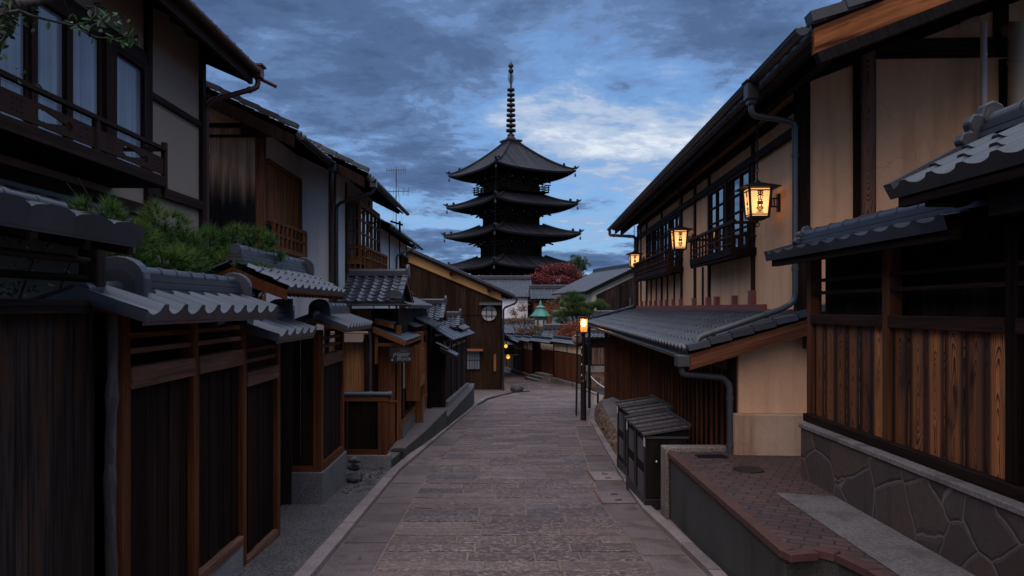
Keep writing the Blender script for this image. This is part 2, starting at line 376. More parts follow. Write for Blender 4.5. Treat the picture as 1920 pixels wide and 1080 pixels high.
def curtain(m):
    g = G(m.node_tree); b = m.node_tree.nodes['Principled BSDF']; o = g.obj()
    n = g.noise(g.map(o, (1, 17, .35)), 1.0, 3); n2 = g.noise(g.map(o, (1, 2.2, .7)), 1.0, 2)
    c = g.scalecol((.20, .215, .25), g.m('MULTIPLY', g.m('ADD', .35, g.m('MULTIPLY', n, 1.2)), g.m('ADD', .5, n2)))
    m.node_tree.links.new(c, b.inputs['Base Color'])
curtain(M['frost'])
M['pane'] = glass('dark_window_pane', (.010, .012, .016), .03, 2.1)
M['shoji'] = plaster('paper_screen', (.45, .45, .46), None, .1, .0)
M['pagoda_wood'] = wood('black_pagoda_timber', (.0075, .0062, .006), (.019, .015, .013), .6, .8, 12, .3)
M['pagoda_cream'] = plain('pagoda_bracket_ends', (.13, .115, .10), .8, 0, .3)
M['bronze'] = plain('dark_spire_bronze', (.040, .034, .032), .55, .4, .5)
M['rock'] = granite('field_rock', (.035, .031, .030), (.12, .105, .10), 14, .6)
M['rock_rust'] = granite('rust_stained_rock', (.050, .030, .020), (.17, .105, .065), 12, .7)
M['bark'] = granite('grey_bark', (.022, .018, .016), (.070, .060, .052), 30, .7)
M['needles'] = leaf_mat('pine_needles', [(.010, .032, .007), (.030, .085, .012), (.070, .150, .018), (.150, .150, .028)])
M['needles_far'] = leaf_mat('far_pine_needles', [(.016, .038, .012), (.048, .098, .022), (.105, .175, .040)])
M['maple'] = leaf_mat('crimson_maple_leaves', [(.030, .004, .005), (.085, .010, .012), (.150, .020, .019), (.25, .055, .040)])
M['rust_leaf'] = leaf_mat('rust_red_leaves', [(.060, .014, .007), (.18, .042, .018), (.28, .085, .030)])
M['orange_leaf'] = leaf_mat('orange_brown_leaves', [(.050, .022, .010), (.13, .060, .020), (.20, .11, .035), (.075, .060, .018)])
M['green_leaf'] = leaf_mat('glossy_green_leaves', [(.006, .018, .006), (.018, .055, .012), (.035, .100, .020)], .55)
M['paper'] = paper('lantern_paper', (.95, .72, .46), .46, (1, .53, .22))
M['lampglass'] = paper('lamp_glass', (.55, .24, .075), .26, (1, .36, .08), .5)
M['bulb'] = paper('hot_bulb', (.9, .8, .6), 16.0, (1, .74, .42))
M['yellow_paper'] = paper('yellow_lantern', (.9, .6, .15), .75, (1, .50, .07))
M['lit'] = paper('lit_room_screen', (.8, .5, .2), .5, (1, .55, .20))

# ------------------------------------------------------------------ mesh builder
UPZ = Vector((0, 0, 1))
def V(*a): return Vector(a)
class MB:
    def __init__(s, F=None): s.cut = []; s.v = []; s.f = []; s.uv = []; s.r = []; s.sm = []; s.F = F
    def add(s, vs, fs, uvs=None, r=None, smooth=False):
        o = len(s.v); s.cut.append((o, len(s.f))); r = random.random() if r is None else r
        for p in vs:
            p = Vector(p); s.v.append(s.F @ p if s.F else p)
        for i, f in enumerate(fs):
            s.f.append([o + j for j in f]); s.sm.append(smooth)
            s.r.append(r[i] if isinstance(r, list) else r)
            s.uv.append(uvs[i] if uvs else [(vs[j][0], vs[j][1]) for j in f])
        return s
    def obox(s, c, ax, ay, az, r=None):
        """box from centre and three half-axis vectors; uv runs along the longest axis"""
        c, ax, ay, az = Vector(c), Vector(ax), Vector(ay), Vector(az)
        A = (ax, ay, az); le = [a.length for a in A]; k = max(range(3), key=lambda i: le[i])
        vs = []; sg = []
        for i in (-1, 1):
            for j in (-1, 1):
                for l in (-1, 1): vs.append(c + ax * i + ay * j + az * l); sg.append((i * le[0], j * le[1], l * le[2]))
        fs = [(0, 1, 3, 2), (4, 6, 7, 5), (0, 4, 5, 1), (2, 3, 7, 6), (0, 2, 6, 4), (1, 5, 7, 3)]
        nax = [0, 0, 1, 1, 2, 2]; uvs = []
        for f, n in zip(fs, nax):
            rest = [i for i in range(3) if i != n]
            u = k if k in rest else rest[0]; w = [i for i in rest if i != u][0]
            uvs.append([(sg[j][u], sg[j][w]) for j in f])
        return s.add(vs, fs, uvs, r)
    def box(s, x0, x1, y0, y1, z0, z1, r=None):
        return s.obox(((x0 + x1) / 2, (y0 + y1) / 2, (z0 + z1) / 2), ((x1 - x0) / 2, 0, 0), (0, (y1 - y0) / 2, 0), (0, 0, (z1 - z0) / 2), r)
    def beam(s, p, q, w, h, up=(0, 0, 1), r=None):
        p, q = Vector(p), Vector(q); d = q - p; L = d.length; d = d / L; up = Vector(up)
        sx = d.cross(up)
        if sx.length < 1e-4: sx = d.cross(Vector((0, 1, 0)))
        sx.normalize(); n = sx.cross(d).normalized()
        return s.obox((p + q) / 2, d * (L / 2), sx * (w / 2), n * (h / 2), r)
    def tube(s, pts, rad, n=8, caps=True, r=None, smooth=True):
        pts = [Vector(p) for p in pts]; m = len(pts); rads = rad if isinstance(rad, (list, tuple)) else [rad] * m
        vs = []; prev = None
        for i, p in enumerate(pts):
            t = (pts[min(i + 1, m - 1)] - pts[max(i - 1, 0)]).normalized()
            if prev is None:
                a = t.cross(UPZ)
                if a.length < .05: a = t.cross(Vector((1, 0, 0)))
            else: a = prev - t * prev.dot(t)
            a.normalize(); prev = a; b = t.cross(a)
            for k in range(n):
                th = 2 * math.pi * k / n; vs.append(p + (a * math.cos(th) + b * math.sin(th)) * rads[i])
        fs = []; uvs = []; acc = 0
        for i in range(m - 1):
            l = (pts[i + 1] - pts[i]).length
            for k in range(n):
                k2 = (k + 1) % n; fs.append((i * n + k, i * n + k2, (i + 1) * n + k2, (i + 1) * n + k))
                c = 2 * math.pi * rads[i] / n; uvs.append([(acc, k * c), (acc, (k + 1) * c), (acc + l, (k + 1) * c), (acc + l, k * c)])
            acc += l
        s.add(vs, fs, uvs, r, smooth)
        if caps:
            s.add(vs[:n], [tuple(range(n))], None, r); s.add(vs[-n:], [tuple(range(n))], None, r)
        return s
    def lathe(s, c, prof, n=12, r=None, smooth=True, axis='z'):
        c = Vector(c); vs = []
        for rr, z in prof:
            for k in range(n):
                th = 2 * math.pi * k / n; a, b = rr * math.cos(th), rr * math.sin(th)
                vs.append(c + (Vector((a, b, z)) if axis == 'z' else Vector((a, z, b)) if axis == 'y' else Vector((z, a, b))))
        fs = [(i * n + k, i * n + (k + 1) % n, (i + 1) * n + (k + 1) % n, (i + 1) * n + k) for i in range(len(prof) - 1) for k in range(n)]
        return s.add(vs, fs, None, r, smooth)
    def ball(s, c, r, n=12, sz=1.0, rr=None):
        return s.lathe(c, [(max(1e-4, r * math.sin(math.pi * i / 8)), -r * sz * math.cos(math.pi * i / 8)) for i in range(9)], n, rr)
    def quad(s, a, b, c, d, r=None):
        a, b, c, d = map(Vector, (a, b, c, d)); w = (b - a).length; h = (d - a).length
        return s.add([a, b, c, d], [(0, 1, 2, 3)], [[(0, 0), (w, 0), (w, h), (0, h)]], r)
    def prism(s, poly, ext, r=None):
        """polygon (3-D points) extruded by a vector"""
        n = len(poly); P = [Vector(p) for p in poly]; e = Vector(ext); vs = P + [p + e for p in P]
        fs = [tuple(range(n))[::-1], tuple(range(n, 2 * n))] + [(i, (i + 1) % n, n + (i + 1) % n, n + i) for i in range(n)]
        ex = (P[1] - P[0]).normalized(); nn = e.normalized(); ey = nn.cross(ex)
        fl = [(p.dot(ex), p.dot(ey)) for p in P]; uvs = [[fl[i] for i in range(n)][::-1], fl]
        for i in range(n):
            l = (P[(i + 1) % n] - P[i]).length; uvs.append([(0, 0), (l, 0), (l, e.length), (0, e.length)])
        return s.add(vs, fs, uvs, r)
    def build(s, name, mat, parent=None, bevel=0, label=None):
        me = bpy.data.meshes.new(name); off = Vector((0, 0, 0)); p = parent
        while p is not None: off += p.location; p = p.parent
        me.from_pydata([tuple(v - off) for v in s.v], [], s.f)
        uvl = me.uv_layers.new(name='uv'); k = 0
        flat = []
        for u in s.uv:
            for a in u: flat.extend((a[0], a[1]))
        uvl.data.foreach_set('uv', flat)
        at = me.attributes.new('rnd', 'FLOAT', 'FACE'); at.data.foreach_set('value', s.r)
        me.polygons.foreach_set('use_smooth', s.sm)
        me.materials.append(mat if not isinstance(mat, str) else M[mat]); me.update()
        o = bpy.data.objects.new(name, me); C.objects.link(o)
        if parent is not None: o.parent = parent
        if label: o['label'] = label
        if bevel:
            b = o.modifiers.new('bevel', 'BEVEL'); b.width = bevel; b.segments = 1; b.limit_method = 'ANGLE'; b.angle_limit = R(50)
        return o
def each(mb, name, mat, parent, bevel=0):
    """one object per piece added to the builder"""
    cuts = mb.cut + [(len(mb.v), len(mb.f))]; r = None
    for (v0, f0), (v1, f1) in zip(cuts, cuts[1:]):
        q = MB(); q.v = mb.v[v0:v1]; q.f = [[i - v0 for i in f] for f in mb.f[f0:f1]]; q.uv = mb.uv[f0:f1]; q.r = mb.r[f0:f1]; q.sm = mb.sm[f0:f1]
        r = q.build(name, mat, parent, bevel)
    return r
def thing(name, label, cat, loc, group=None):
    o = bpy.data.objects.new(name, None); C.objects.link(o); o.location = loc; o.empty_display_size = .2
    o['label'] = label; o['category'] = cat
    if group: o['group'] = group
    return o
def tag(o, label, cat, group=None):
    o['label'] = label; o['category'] = cat
    if group: o['group'] = group
    return o
def struct(o): o['kind'] = 'structure'; return o
def stuff(o, label, cat): o['kind'] = 'stuff'; o['label'] = label; o['category'] = cat; return o
def copy_tree(o, parent=None):
    c = o.copy(); C.objects.link(c)
    if parent is not None: c.parent = parent
    for ch in list(o.children): copy_tree(ch, c)
    return c
def frame(ox, oy, dx, dy, side=1, z=0):
    """local x along the wall, local y outwards, z up.  side=1: outward is to the right of the direction"""
    d = Vector((dx, dy, 0)).normalized(); o = Vector((d.y, -d.x, 0)) * side
    return Matrix(((d.x, o.x, 0, ox), (d.y, o.y, 0, oy), (0, 0, 1, z), (0, 0, 0, 1)))
def zg(y):
    if y <= 33: return -(2.1 + .055 * y)
    if y <= 120: return -(3.915 + .03 * (y - 33))
    return -6.525
def lerp(a, b, t): return a + (b - a) * t

# ------------------------------------------------------------------ roofs
def prof_wave(t):      # sangawara pantile: concave trough beside a flat-topped roll
    if t < .64: return -.75 * math.sin(math.pi * t / .64)
    return .85 * min(1.0, 2.6 * math.sin(math.pi * (t - .64) / .36))
def prof_round(t):     # round cover tiles over flat pans
    if .34 < t < .66: return math.sqrt(max(0, 1 - ((t - .5) / .16) ** 2))
    return 0.0
def prof_hump(t): return math.sin(math.pi * min(1, max(0, (t - .03) / .94))) ** .55 if .03 < t < .97 else -.25
def tile_field(mb, A, B, Cc, D, pu, pv, amp=.028, step=.018, prof=prof_wave, sub=10, lip=.05, caps=0.0):
    """A-B is the eave, D-Cc the top; pantiles laid in courses with real steps"""
    A, B, Cc, D = map(Vector, (A, B, Cc, D))
    U = ((B - A) + (Cc - D)) / 2; S = ((D - A) + (Cc - B)) / 2
    Nn = U.cross(S).normalized()
    if Nn.z < 0: Nn = -Nn
    nu = max(1, round(U.length / pu)); nv = max(1, round(S.length / pv))
    ts = [i / sub for i in range(sub)]
    us = [(i + t) / nu for i in range(nu) for t in ts] + [1.0]
    hs = [prof(t) * amp for i in range(nu) for t in ts] + [prof(0) * amp]
    n = len(us)
    def pt(u, v, h): return A.lerp(B, u).lerp(D.lerp(Cc, u), v) + Nn * h
    for j in range(nv):
        v0 = j / nv; v1 = (j + 1) / nv
        jit = [random.uniform(-.003, .003) for _ in range(nu + 1)]
        row0 = [pt(us[i], v0 - (.02 / S.length if j else 0), hs[i] + step + jit[min(i // sub, nu)]) for i in range(n)]
        row1 = [pt(us[i], v1, hs[i] + 0.0) for i in range(n)]
        bot = [pt(us[i], v0 - (.02 / S.length if j else 0), (hs[i] - .004 if j else -lip - .5 * amp)) for i in range(n)]
        rr = [random.random() for _ in range(nu)]
        fs = [(i, i + 1, n + i + 1, n + i) for i in range(n - 1)]
        mb.add(row0 + row1, fs, [[(us[k % n] * nu, j) for k in f] for f in fs], [rr[i // sub] for i in range(n - 1)], True)
        fs = [(i, i + 1, n + i + 1, n + i) for i in range(n - 1)]
        mb.add(bot + row0, fs, None, [rr[i // sub] for i in range(n - 1)], False)
    if caps:
        for i in range(nu):
            c = pt((i + .5) / nu, 0, step); d = (A - D).normalized()
            mb.tube([c - d * .03, c + d * .025], caps, 10)
    return Nn
def tile_roof(parent, A, B, Cc, D, pu=.27, pv=.24, mat='tile', name='roof', **k):
    mb = MB(); tile_field(mb, A, B, Cc, D, pu, pv, **k); return mb.build(name, mat, parent)
def underside(parent, A, B, Cc, D, drop, mat='wood_house', raft=.0, name='soffit', rs=(.05, .06), rmat=None):
    A, B, Cc, D = [Vector(p) - UPZ * drop for p in (A, B, Cc, D)]
    mb = MB(); mb.quad(A, B, Cc, D); t = UPZ * .03
    mb.quad(A + t, B + t, Cc + t, D + t); mb.quad(A, B, B + t, A + t); mb.quad(B, Cc, Cc + t, B + t); mb.quad(D, A, A + t, D + t)
    o = mb.build(name, mat, parent)
    if raft:
        mb = MB(); n = max(2, int((B - A).length / raft))
        for i in range(n + 1):
            u = (i + .15) / (n + .3); p = A.lerp(B, u); q = D.lerp(Cc, u); off = UPZ * (-rs[1] / 2 - .004)
            mb.beam(p.lerp(q, .02) + off, q + off, rs[0], rs[1])
        (each(mb, 'rafter', rmat or mat, parent) if n < 60 else mb.build('rafters', rmat or mat, parent))
    return o
def ridge(parent, p, q, w=.16, h=.12, layers=3, cap=.055, mat='tile_new', name='ridge', seg=.28, band=True):
    p, q = Vector(p), Vector(q); mb = MB(); d = (q - p); L = d.length; d /= L
    for i in range(layers):
        ww = w * (1 - .12 * i); z0 = h * i / layers; mb.beam(p + UPZ * (z0 + h / layers * .5), q + UPZ * (z0 + h / layers * .5), ww, h / layers * .62)
        mb.beam(p + UPZ * (z0 + h / layers * .92) + d * .003, q + UPZ * (z0 + h / layers * .92) - d * .003, ww * .86, h / layers * .4)
    n = max(1, round(L / seg))
    for i in range(n):
        a = p + d * (L * i / n) + UPZ * (h + cap * .25); b = p + d * (L * (i + 1) / n - .006) + UPZ * (h + cap * .25)
        mb.tube([a, b], cap, 10)
        if band: mb.tube([a - d * .004, a + d * .035], cap * 1.14, 10)
    return mb.build(name, mat, parent)
def oni(parent, p, d, w=.3, h=.3, t=.07, mat='tile_new', inner=True, name='ridge_end_tile'):
    """arched ridge-end tile: an upright arch standing across direction d"""
    p = Vector(p); d = Vector(d).normalized(); sx = d.cross(UPZ).normalized(); mb = MB()
    def arch(ww, hh, z0):
        pts = [p - sx * ww / 2 + UPZ * z0]
        pts += [p + sx * (-math.cos(a) * ww / 2) + UPZ * (z0 + hh - ww * .42 + math.sin(a) * ww * .42) for a in [math.pi * i / 10 for i in range(11)]]
        return pts + [p + sx * ww / 2 + UPZ * z0]
    mb.prism(arch(w, h, 0), d * t)
    o = mb.build(name, mat, parent, .008)
    if inner:
        mb = MB(); mb.prism([q - d * .012 for q in arch(w * .62, h * .68, 0)], d * .012); mb.build('ridge_end_recess', 'tile_dark', parent)
    return o

def boards(mb, p, q, z0, z1, w=.2, t=.025, gap=.006, jit=.006, out=None):
    """vertical planks from p to q (xy); z0,z1 numbers or functions of the fraction along"""
    p, q = Vector((*p[:2], 0)), Vector((*q[:2], 0)); d = q - p; L = d.length; d /= L
    o = Vector(out) if out else Vector((d.y, -d.x, 0)); o = Vector((o[0], o[1], 0)).normalized()
    n = max(1, round(L / w))
    f0 = z0 if callable(z0) else (lambda u: z0); f1 = z1 if callable(z1) else (lambda u: z1)
    for i in range(n):
        a, b = i / n, (i + 1) / n; u = (a + b) / 2; j = random.uniform(-jit, jit)
        la, lb = f0(u), min(f1(a), f1(b)) if callable(z1) else f1(u)
        if lb - la < .03: continue
        c = p + d * (L * u) + o * (t / 2 + j) + UPZ * ((la + lb) / 2)
        mb.obox(c, d * (L / n / 2 - gap / 2), o * (t / 2), UPZ * ((lb - la) / 2))
        ra, rb = f1(a), f1(b)
        if callable(z1) and abs(ra - rb) > .01:   # sloped top wedge
            h = max(ra, rb); A_ = p + d * (L * a + gap / 2) + o * j; B_ = p + d * (L * b - gap / 2) + o * j
            tri = [A_ + UPZ * lb, B_ + UPZ * lb, (B_ if rb > ra else A_) + UPZ * h]; mb.prism(tri, o * t)
    return mb
def downpipe(parent, pts, r=.035, mat='metal_pipe', name='downpipe', bands=True):
    mb = MB(); P = [Vector(p) for p in pts]; out = [P[0]]
    for i in range(1, len(P) - 1):          # rounded elbows
        a = (P[i - 1] - P[i]); b = (P[i + 1] - P[i]); k = min(.09, a.length * .4, b.length * .4)
        A_, B_ = P[i] + a.normalized() * k, P[i] + b.normalized() * k
        out += [A_, (A_ + B_ + P[i] * 2) / 4, B_]
    out.append(P[-1]); mb.tube(out, r, 10)
    if bands:
        for i in range(len(P) - 1):
            d = P[i + 1] - P[i]
            if d.length > .6:
                for t in (.18, .82): c = P[i] + d * t; mb.tube([c - d.normalized() * .02, c + d.normalized() * .02], r * 1.2, 10)
    return mb.build(name, mat, parent)
def gutter(parent, p, q, r=.06, mat='metal_dark', name='gutter'):
    p, q = Vector(p), Vector(q); d = (q - p).normalized(); sx = d.cross(UPZ).normalized(); mb = MB()
    n = 8; vs = []
    for e in (p, q):
        for rr in (r, r * .88):
            for i in range(n + 1):
                a = math.pi * i / n; vs.append(e + sx * (-math.cos(a) * rr) + UPZ * (-math.sin(a) * rr))
    m = n + 1; fs = []
    for i in range(n):
        fs.append((i, i + 1, 2 * m + i + 1, 2 * m + i)); fs.append((m + i, m + i + 1, 3 * m + i + 1, 3 * m + i))
    fs += [(0, m, 3 * m, 2 * m), (n, m + n, 3 * m + n, 2 * m + n)]
    mb.add(vs, fs, None, .5, True)
    mb.add(vs[:m], [tuple(range(m))], None, .5); mb.add(vs[2 * m:3 * m], [tuple(range(m))], None, .5)
    L = (q - p).length; k = max(1, int(L / 1.8))
    for i in range(1, k):
        c = p.lerp(q, i / k); mb.add([c + sx * (-math.cos(math.pi * a / n) * r * 1.08) + UPZ * (-math.sin(math.pi * a / n) * r * 1.08) + d * z for z in (-.02, .02) for a in range(n + 1)],
            [(a, a + 1, m + a + 1, m + a) for a in range(n)], None, .4, True)
    return mb.build(name, mat, parent)
def window(parent, F, x0, x1, z0, z1, nx, ny, y=.0, fw=.06, mw=.025, dep=.05, fmat='wood_house', pmat='pane', name='window'):
    mb = MB(F)
    mb.box(x0, x0 + fw, y, y + dep, z0, z1); mb.box(x1 - fw, x1, y, y + dep, z0, z1)
    mb.box(x0 + fw, x1 - fw, y, y + dep, z0, z0 + fw); mb.box(x0 + fw, x1 - fw, y, y + dep, z1 - fw, z1)
    for i in range(1, nx):
        x = lerp(x0 + fw, x1 - fw, i / nx); mb.box(x - mw / 2, x + mw / 2, y + .004, y + dep * .8, z0 + fw, z1 - fw)
    for j in range(1, ny):
        z = lerp(z0 + fw, z1 - fw, j / ny); mb.box(x0 + fw, x1 - fw, y + .008, y + dep * .6, z - mw / 2, z + mw / 2)
    o = mb.build(name, fmat, parent)
    mb = MB(F); mb.box(x0 + fw * .5, x1 - fw * .5, y - .006, y + .006, z0 + fw * .5, z1 - fw * .5); mb.build('pane', pmat, o)
    return o
def text_mesh(s, size, O, ex, ez, mb, bold=0.0, shear=0.0, align='CENTER'):
    cu = bpy.data.curves.new('lettering', 'FONT'); cu.body = s; cu.size = size; cu.align_x = align; cu.align_y = 'CENTER'; cu.offset = bold; cu.shear = shear
    o = bpy.data.objects.new('lettering', cu); C.objects.link(o); dg = bpy.context.evaluated_depsgraph_get(); dg.update()
    me = bpy.data.meshes.new_from_object(o.evaluated_get(dg))
    O, ex, ez = Vector(O), Vector(ex), Vector(ez)
    mb.add([O + ex * v.co.x + ez * v.co.y for v in me.vertices], [tuple(p.vertices) for p in me.polygons], None, .5)
    bpy.data.objects.remove(o); bpy.data.curves.remove(cu); bpy.data.meshes.remove(me)
# ================================================================== GROUND
def xl(y):   # road-side face of the left kerb
    P = [(-20, -1.72), (6.9, -1.72), (12.7, -1.74), (18.3, -1.44), (27.7, -.90), (31, -.62), (36, .1)]
    for (a, b), (c, d) in zip(P, P[1:]):
        if y <= c: return lerp(b, d, (y - a) / (c - a))
    return .1
def xr(y):
    P = [(-20, 1.92), (7, 1.92), (10, 1.82), (15, 2.12), (21.6, 2.56), (33, 4.2)]
    for (a, b), (c, d) in zip(P, P[1:]):
        if y <= c: return lerp(b, d, (y - a) / (c - a))
    return 4.2
FX = [(33, 4.42), (38, 4.05), (40.5, 3.55), (45, 1.95), (57.5, .20), (75, -2.6)]   # foot of the far fences
def xfar(y):
    for (a, b), (c, d) in zip(FX, FX[1:]):
        if y <= c: return lerp(b, d, (y - a) / (c - a))
    return FX[-1][1]
ys = [-40, -10, 0, 4, 8, 12, 16, 20, 24, 28, 33, 40, 50, 60, 80, 120, 300, 3000]
mb = MB(); vs = [(x, y, zg(y) - .06) for y in ys for x in (-2500, -60, -10, 0, 10, 60, 2500)]
mb.add(vs, [(r * 7 + c, r * 7 + c + 1, r * 7 + 8 + c, r * 7 + 7 + c) for r in range(len(ys) - 1) for c in range(6)], None, .5)
struct(mb.build('ground', 'earth'))
# sandy bed under the paving, one sheet
mb = MB(); yy = [i * 1.0 for i in range(-6, 34)]
vs = []
for y in yy: vs += [(xl(y) - .2, y, zg(y) - .012), (xr(y) + .3, y, zg(y) - .012)]
mb.add(vs, [(2 * i, 2 * i + 1, 2 * i + 3, 2 * i + 2) for i in range(len(yy) - 1)], None, .5)
yy2 = [33, 36, 38, 41, 45, 50, 57, 66, 75]; vs = []
for y in yy2: vs += [(xfar(y) - 7.5, y, zg(y) - .012), (xfar(y) + .2, y, zg(y) - .012)]
mb.add(vs, [(2 * i, 2 * i + 1, 2 * i + 3, 2 * i + 2) for i in range(len(yy2) - 1)], None, .5)
struct(mb.build('road_bed', 'joint'))
# hammered stone pavers, laid in courses across the lane
mb = MB(); y = 2.0
while y < 62:
    dep = random.uniform(.32, .41) if y < 36 else .42
    y1 = y + dep
    if y < 33.5:
        a, b = xl(y) + (.50 if y < 30 else .2), xr(y) - .46 + (.4 if 20.5 < y else 0)
    else:
        b = xfar(y) - .18; a = max(b - 6.5, -6)
        if y < 36.5: a = max(a, lerp(.0, 1.05, (36.5 - y) / 3.0))
    x = a
    while x < b - .05:
        L = random.choice((.45, .6, .7, .8, .9, 1.0)) * random.uniform(.9, 1.1)
        x1 = x + L
        if b - x1 < .25: x1 = b
        g = random.uniform(.007, .013); gy = random.uniform(.013, .021); dz = random.uniform(-.004, .004); t = .05
        j = lambda: random.uniform(-.006, .006)
        X0, X1 = x + g, x1 - g; Y0, Y1 = y + gy, y1 - gy
        q = [(X0 + j(), Y0 + j()), (X1 + j(), Y0 + j()), (X1 + j(), Y1 + j()), (X0 + j(), Y1 + j())]
        bw = .014; qi = [(X0 + bw, Y0 + bw), (X1 - bw, Y0 + bw), (X1 - bw, Y1 - bw), (X0 + bw, Y1 - bw)]
        top = [(p[0], p[1], zg(p[1]) + dz) for p in qi]; mid = [(p[0], p[1], zg(p[1]) + dz - .007) for p in q]; bot = [(p[0], p[1], zg(p[1]) - t) for p in q]
        mb.add(top + mid + bot, [(0, 1, 2, 3)] + [(4 + k, 4 + (k + 1) % 4, (k + 1) % 4, k) for k in range(4)] + [(8 + k, 8 + (k + 1) % 4, 4 + (k + 1) % 4, 4 + k) for k in range(4)])
        x = x1
    y = y1
struct(mb.build('road', 'paver'))
def strip(name, mat, xa, xb, za, zb, y0, y1, seg, gap=.008):
    """a row of stones along the lane between two x functions; za/zb heights over the road"""
    mb = MB(); y = y0
    while y < y1:
        l = seg * random.uniform(.8, 1.25); e = min(y + l, y1); dz = random.uniform(-.004, .004)
        p = [(xa(y + gap), y + gap), (xb(y + gap), y + gap), (xb(e - gap), e - gap), (xa(e - gap), e - gap)]
        if len(p) and abs(p[0][0] - p[1][0]) > .01:
            top = [(a[0], a[1], zg(a[1]) + zb + dz) for a in p]; bot = [(a[0], a[1], zg(a[1]) + za) for a in p]
            mb.add(top + bot, [(0, 1, 2, 3)] + [(4 + k, 4 + (k + 1) % 4, (k + 1) % 4, k) for k in range(4)])
        y = e
    return mb.build(name, mat)
struct(strip('gutter_slabs', 'slab', lambda y: xl(y) + .012, lambda y: xl(y) + .49, -.05, -.006, 2, 30, .85))
struct(strip('gutter_slabs', 'slab', lambda y: xr(y) - .45, lambda y: xr(y) - .012, -.05, -.006, 2, 20.4, .85))
struct(strip('kerb', 'kerb', lambda y: xl(y) - .15, lambda y: xl(y), -.1, .055, 2, 33, 1.0))
struct(strip('kerb', 'kerb', lambda y: xr(y), lambda y: xr(y) + .13, -.1, .05, 2, 30, 1.0))
struct(strip('kerb', 'kerb', lambda y: xfar(y) - .16, lambda y: xfar(y) - .0, -.1, .08, 33.5, 62, 1.2))
# dark washed-gravel strip between the left fences and the kerb
mb = MB(); yy = [2 + i for i in range(0, 12)]; vs = []
for y in yy: vs += [(-3.2, y, zg(y) + .03), (xl(y) - .15, y, zg(y) + .03)]
mb.add(vs, [(2 * i, 2 * i + 1, 2 * i + 3, 2 * i + 2) for i in range(len(yy) - 1)], None, .5)
struct(mb.build('footway', 'gravel_dark'))
# cobbled patch by the low fence
mb = MB()
for i in range(90):
    yv = random.uniform(10.7, 13.3); xv = random.uniform(-2.42, -1.95)
    mb.lathe((xv, yv, zg(yv) + .028), [(.001, .028), (random.uniform(.03, .05), .018), (random.uniform(.05, .075), -.02)], 7)
stuff(mb.build('cobblestones', 'rock'), 'small dark cobbles set in mortar beside the left kerb', 'cobbles')
# apron in front of the dark gable house and the strip along it
mb = MB(); ed = [(-.9, 27.8), (-.62, 30.8), (-.1, 33.2), (.55, 34.8), (1.05, 35.3), (.1, 36.2), (-1.4, 36.2), (-1.4, 27.8)]
mb.add([(x, y, zg(y) + .012) for x, y in ed], [tuple(range(len(ed)))], None, .6); struct(mb.build('apron', 'slab'))
mb = MB(); pts = [(-.86, 28), (-.55, 31.0), (-.02, 33.3), (.6, 34.9), (1.35, 35.6)]; mb.tube([(x, y, zg(y) + .02) for x, y in pts], .035, 6)
tag(mb.build('drain_strip', 'iron'), 'thin dark drain line curving across the lane in front of the gabled house', 'drain')
mb = MB(); mb.add([(0, 36.2, zg(36.2) + .02), (1.0, 35.5, zg(35.5) + .02), (.45, 39, zg(39) + .02), (0, 44, zg(44) + .02)], [(0, 1, 2, 3)], None, .5); struct(mb.build('verge', 'joint'))

def boulder(name, label, c, r, sz=.8, mat='rock', seed=0, group=None):
    random.seed(seed); mb = MB(); ph = [random.uniform(0, 6.28) for _ in range(6)]
    n, m = 16, 10; vs = []; c = Vector(c)
    for i in range(m + 1):
        for k in range(n):
            th, f = 2 * math.pi * k / n, math.pi * i / m
            d = Vector((math.sin(f) * math.cos(th), math.sin(f) * math.sin(th), math.cos(f) * sz))
            w = 1 + .16 * math.sin(3 * d.x + ph[0]) * math.cos(2.4 * d.y + ph[1]) + .11 * math.sin(5 * d.y + 4 * d.z + ph[2]) + .05 * math.sin(9 * d.x + ph[3])
            vs.append(c + d * r * w)
    mb.add(vs, [(i * n + k, i * n + (k + 1) % n, (i + 1) * n + (k + 1) % n, (i + 1) * n + k) for i in range(m) for k in range(n)], None, .5, True)
    return tag(mb.build(name, mat), label, 'rock', group)
boulder('boulder', 'round dark boulder standing alone where the lane bends past the gabled house', (.75, 35.4, zg(35.4) + .17), .26, .85, 'rock', 3)
for i, (x, y, z, r, s) in enumerate([(-2.28, 11.6, .10, .13, 'lowest and largest stone of the small pile at the granite footing'), (-2.32, 11.72, .25, .10, 'middle stone of the small pile at the granite footing'), (-2.28, 11.60, .37, .085, 'topmost stone of the small pile at the granite footing')]):
    boulder('stone', s, (x, y, zg(y) + z), r, .6, 'rock', 11 + i, 'stones piled at the fence footing')

# ================================================================== LEFT SIDE
# ---- nearest fence: weathered boards, tiled coping, log post
t = thing('board_fence', 'nearest fence at the left, weathered grey brown boards under a tiled coping', 'fence', (-2.5, 3.6, zg(3.6)))
mb = MB(); boards(mb, (-2.54, 1.6), (-2.54, 4.62), -2.5, -.03, .21, .025); mb.build('boards', 'wood_grey', t)
mb = MB(); mb.box(-2.58, -2.44, 1.6, 4.66, -.03, .045); mb.build('rail', 'wood_grey', t)
for z in (.175, .285):
    mb = MB(); mb.tube([(-2.5, 1.6, z + .01), (-2.5, 3.0, z - .004), (-2.5, 4.56, z)], .021, 8); mb.build('bar', 'wood_grey', t)
mb = MB(); mb.box(-2.56, -2.45, 4.52, 4.63, .045, .46); mb.build('post', 'wood_grey', t)
mb = MB(); pts = []; rd = []
for i in range(24):
    f = i / 23; z = lerp(zg(4.7), .08, f); pts.append((-2.455 + .006 * math.sin(9 * f), 4.70 + .006 * math.cos(7 * f), z)); rd.append(.037 - .006 * f + (.009 if i in (5, 12, 17) else 0) + .002 * math.sin(i * 1.9))
mb.tube(pts, rd, 12); mb.build('log_post', 'wood_pole', t)
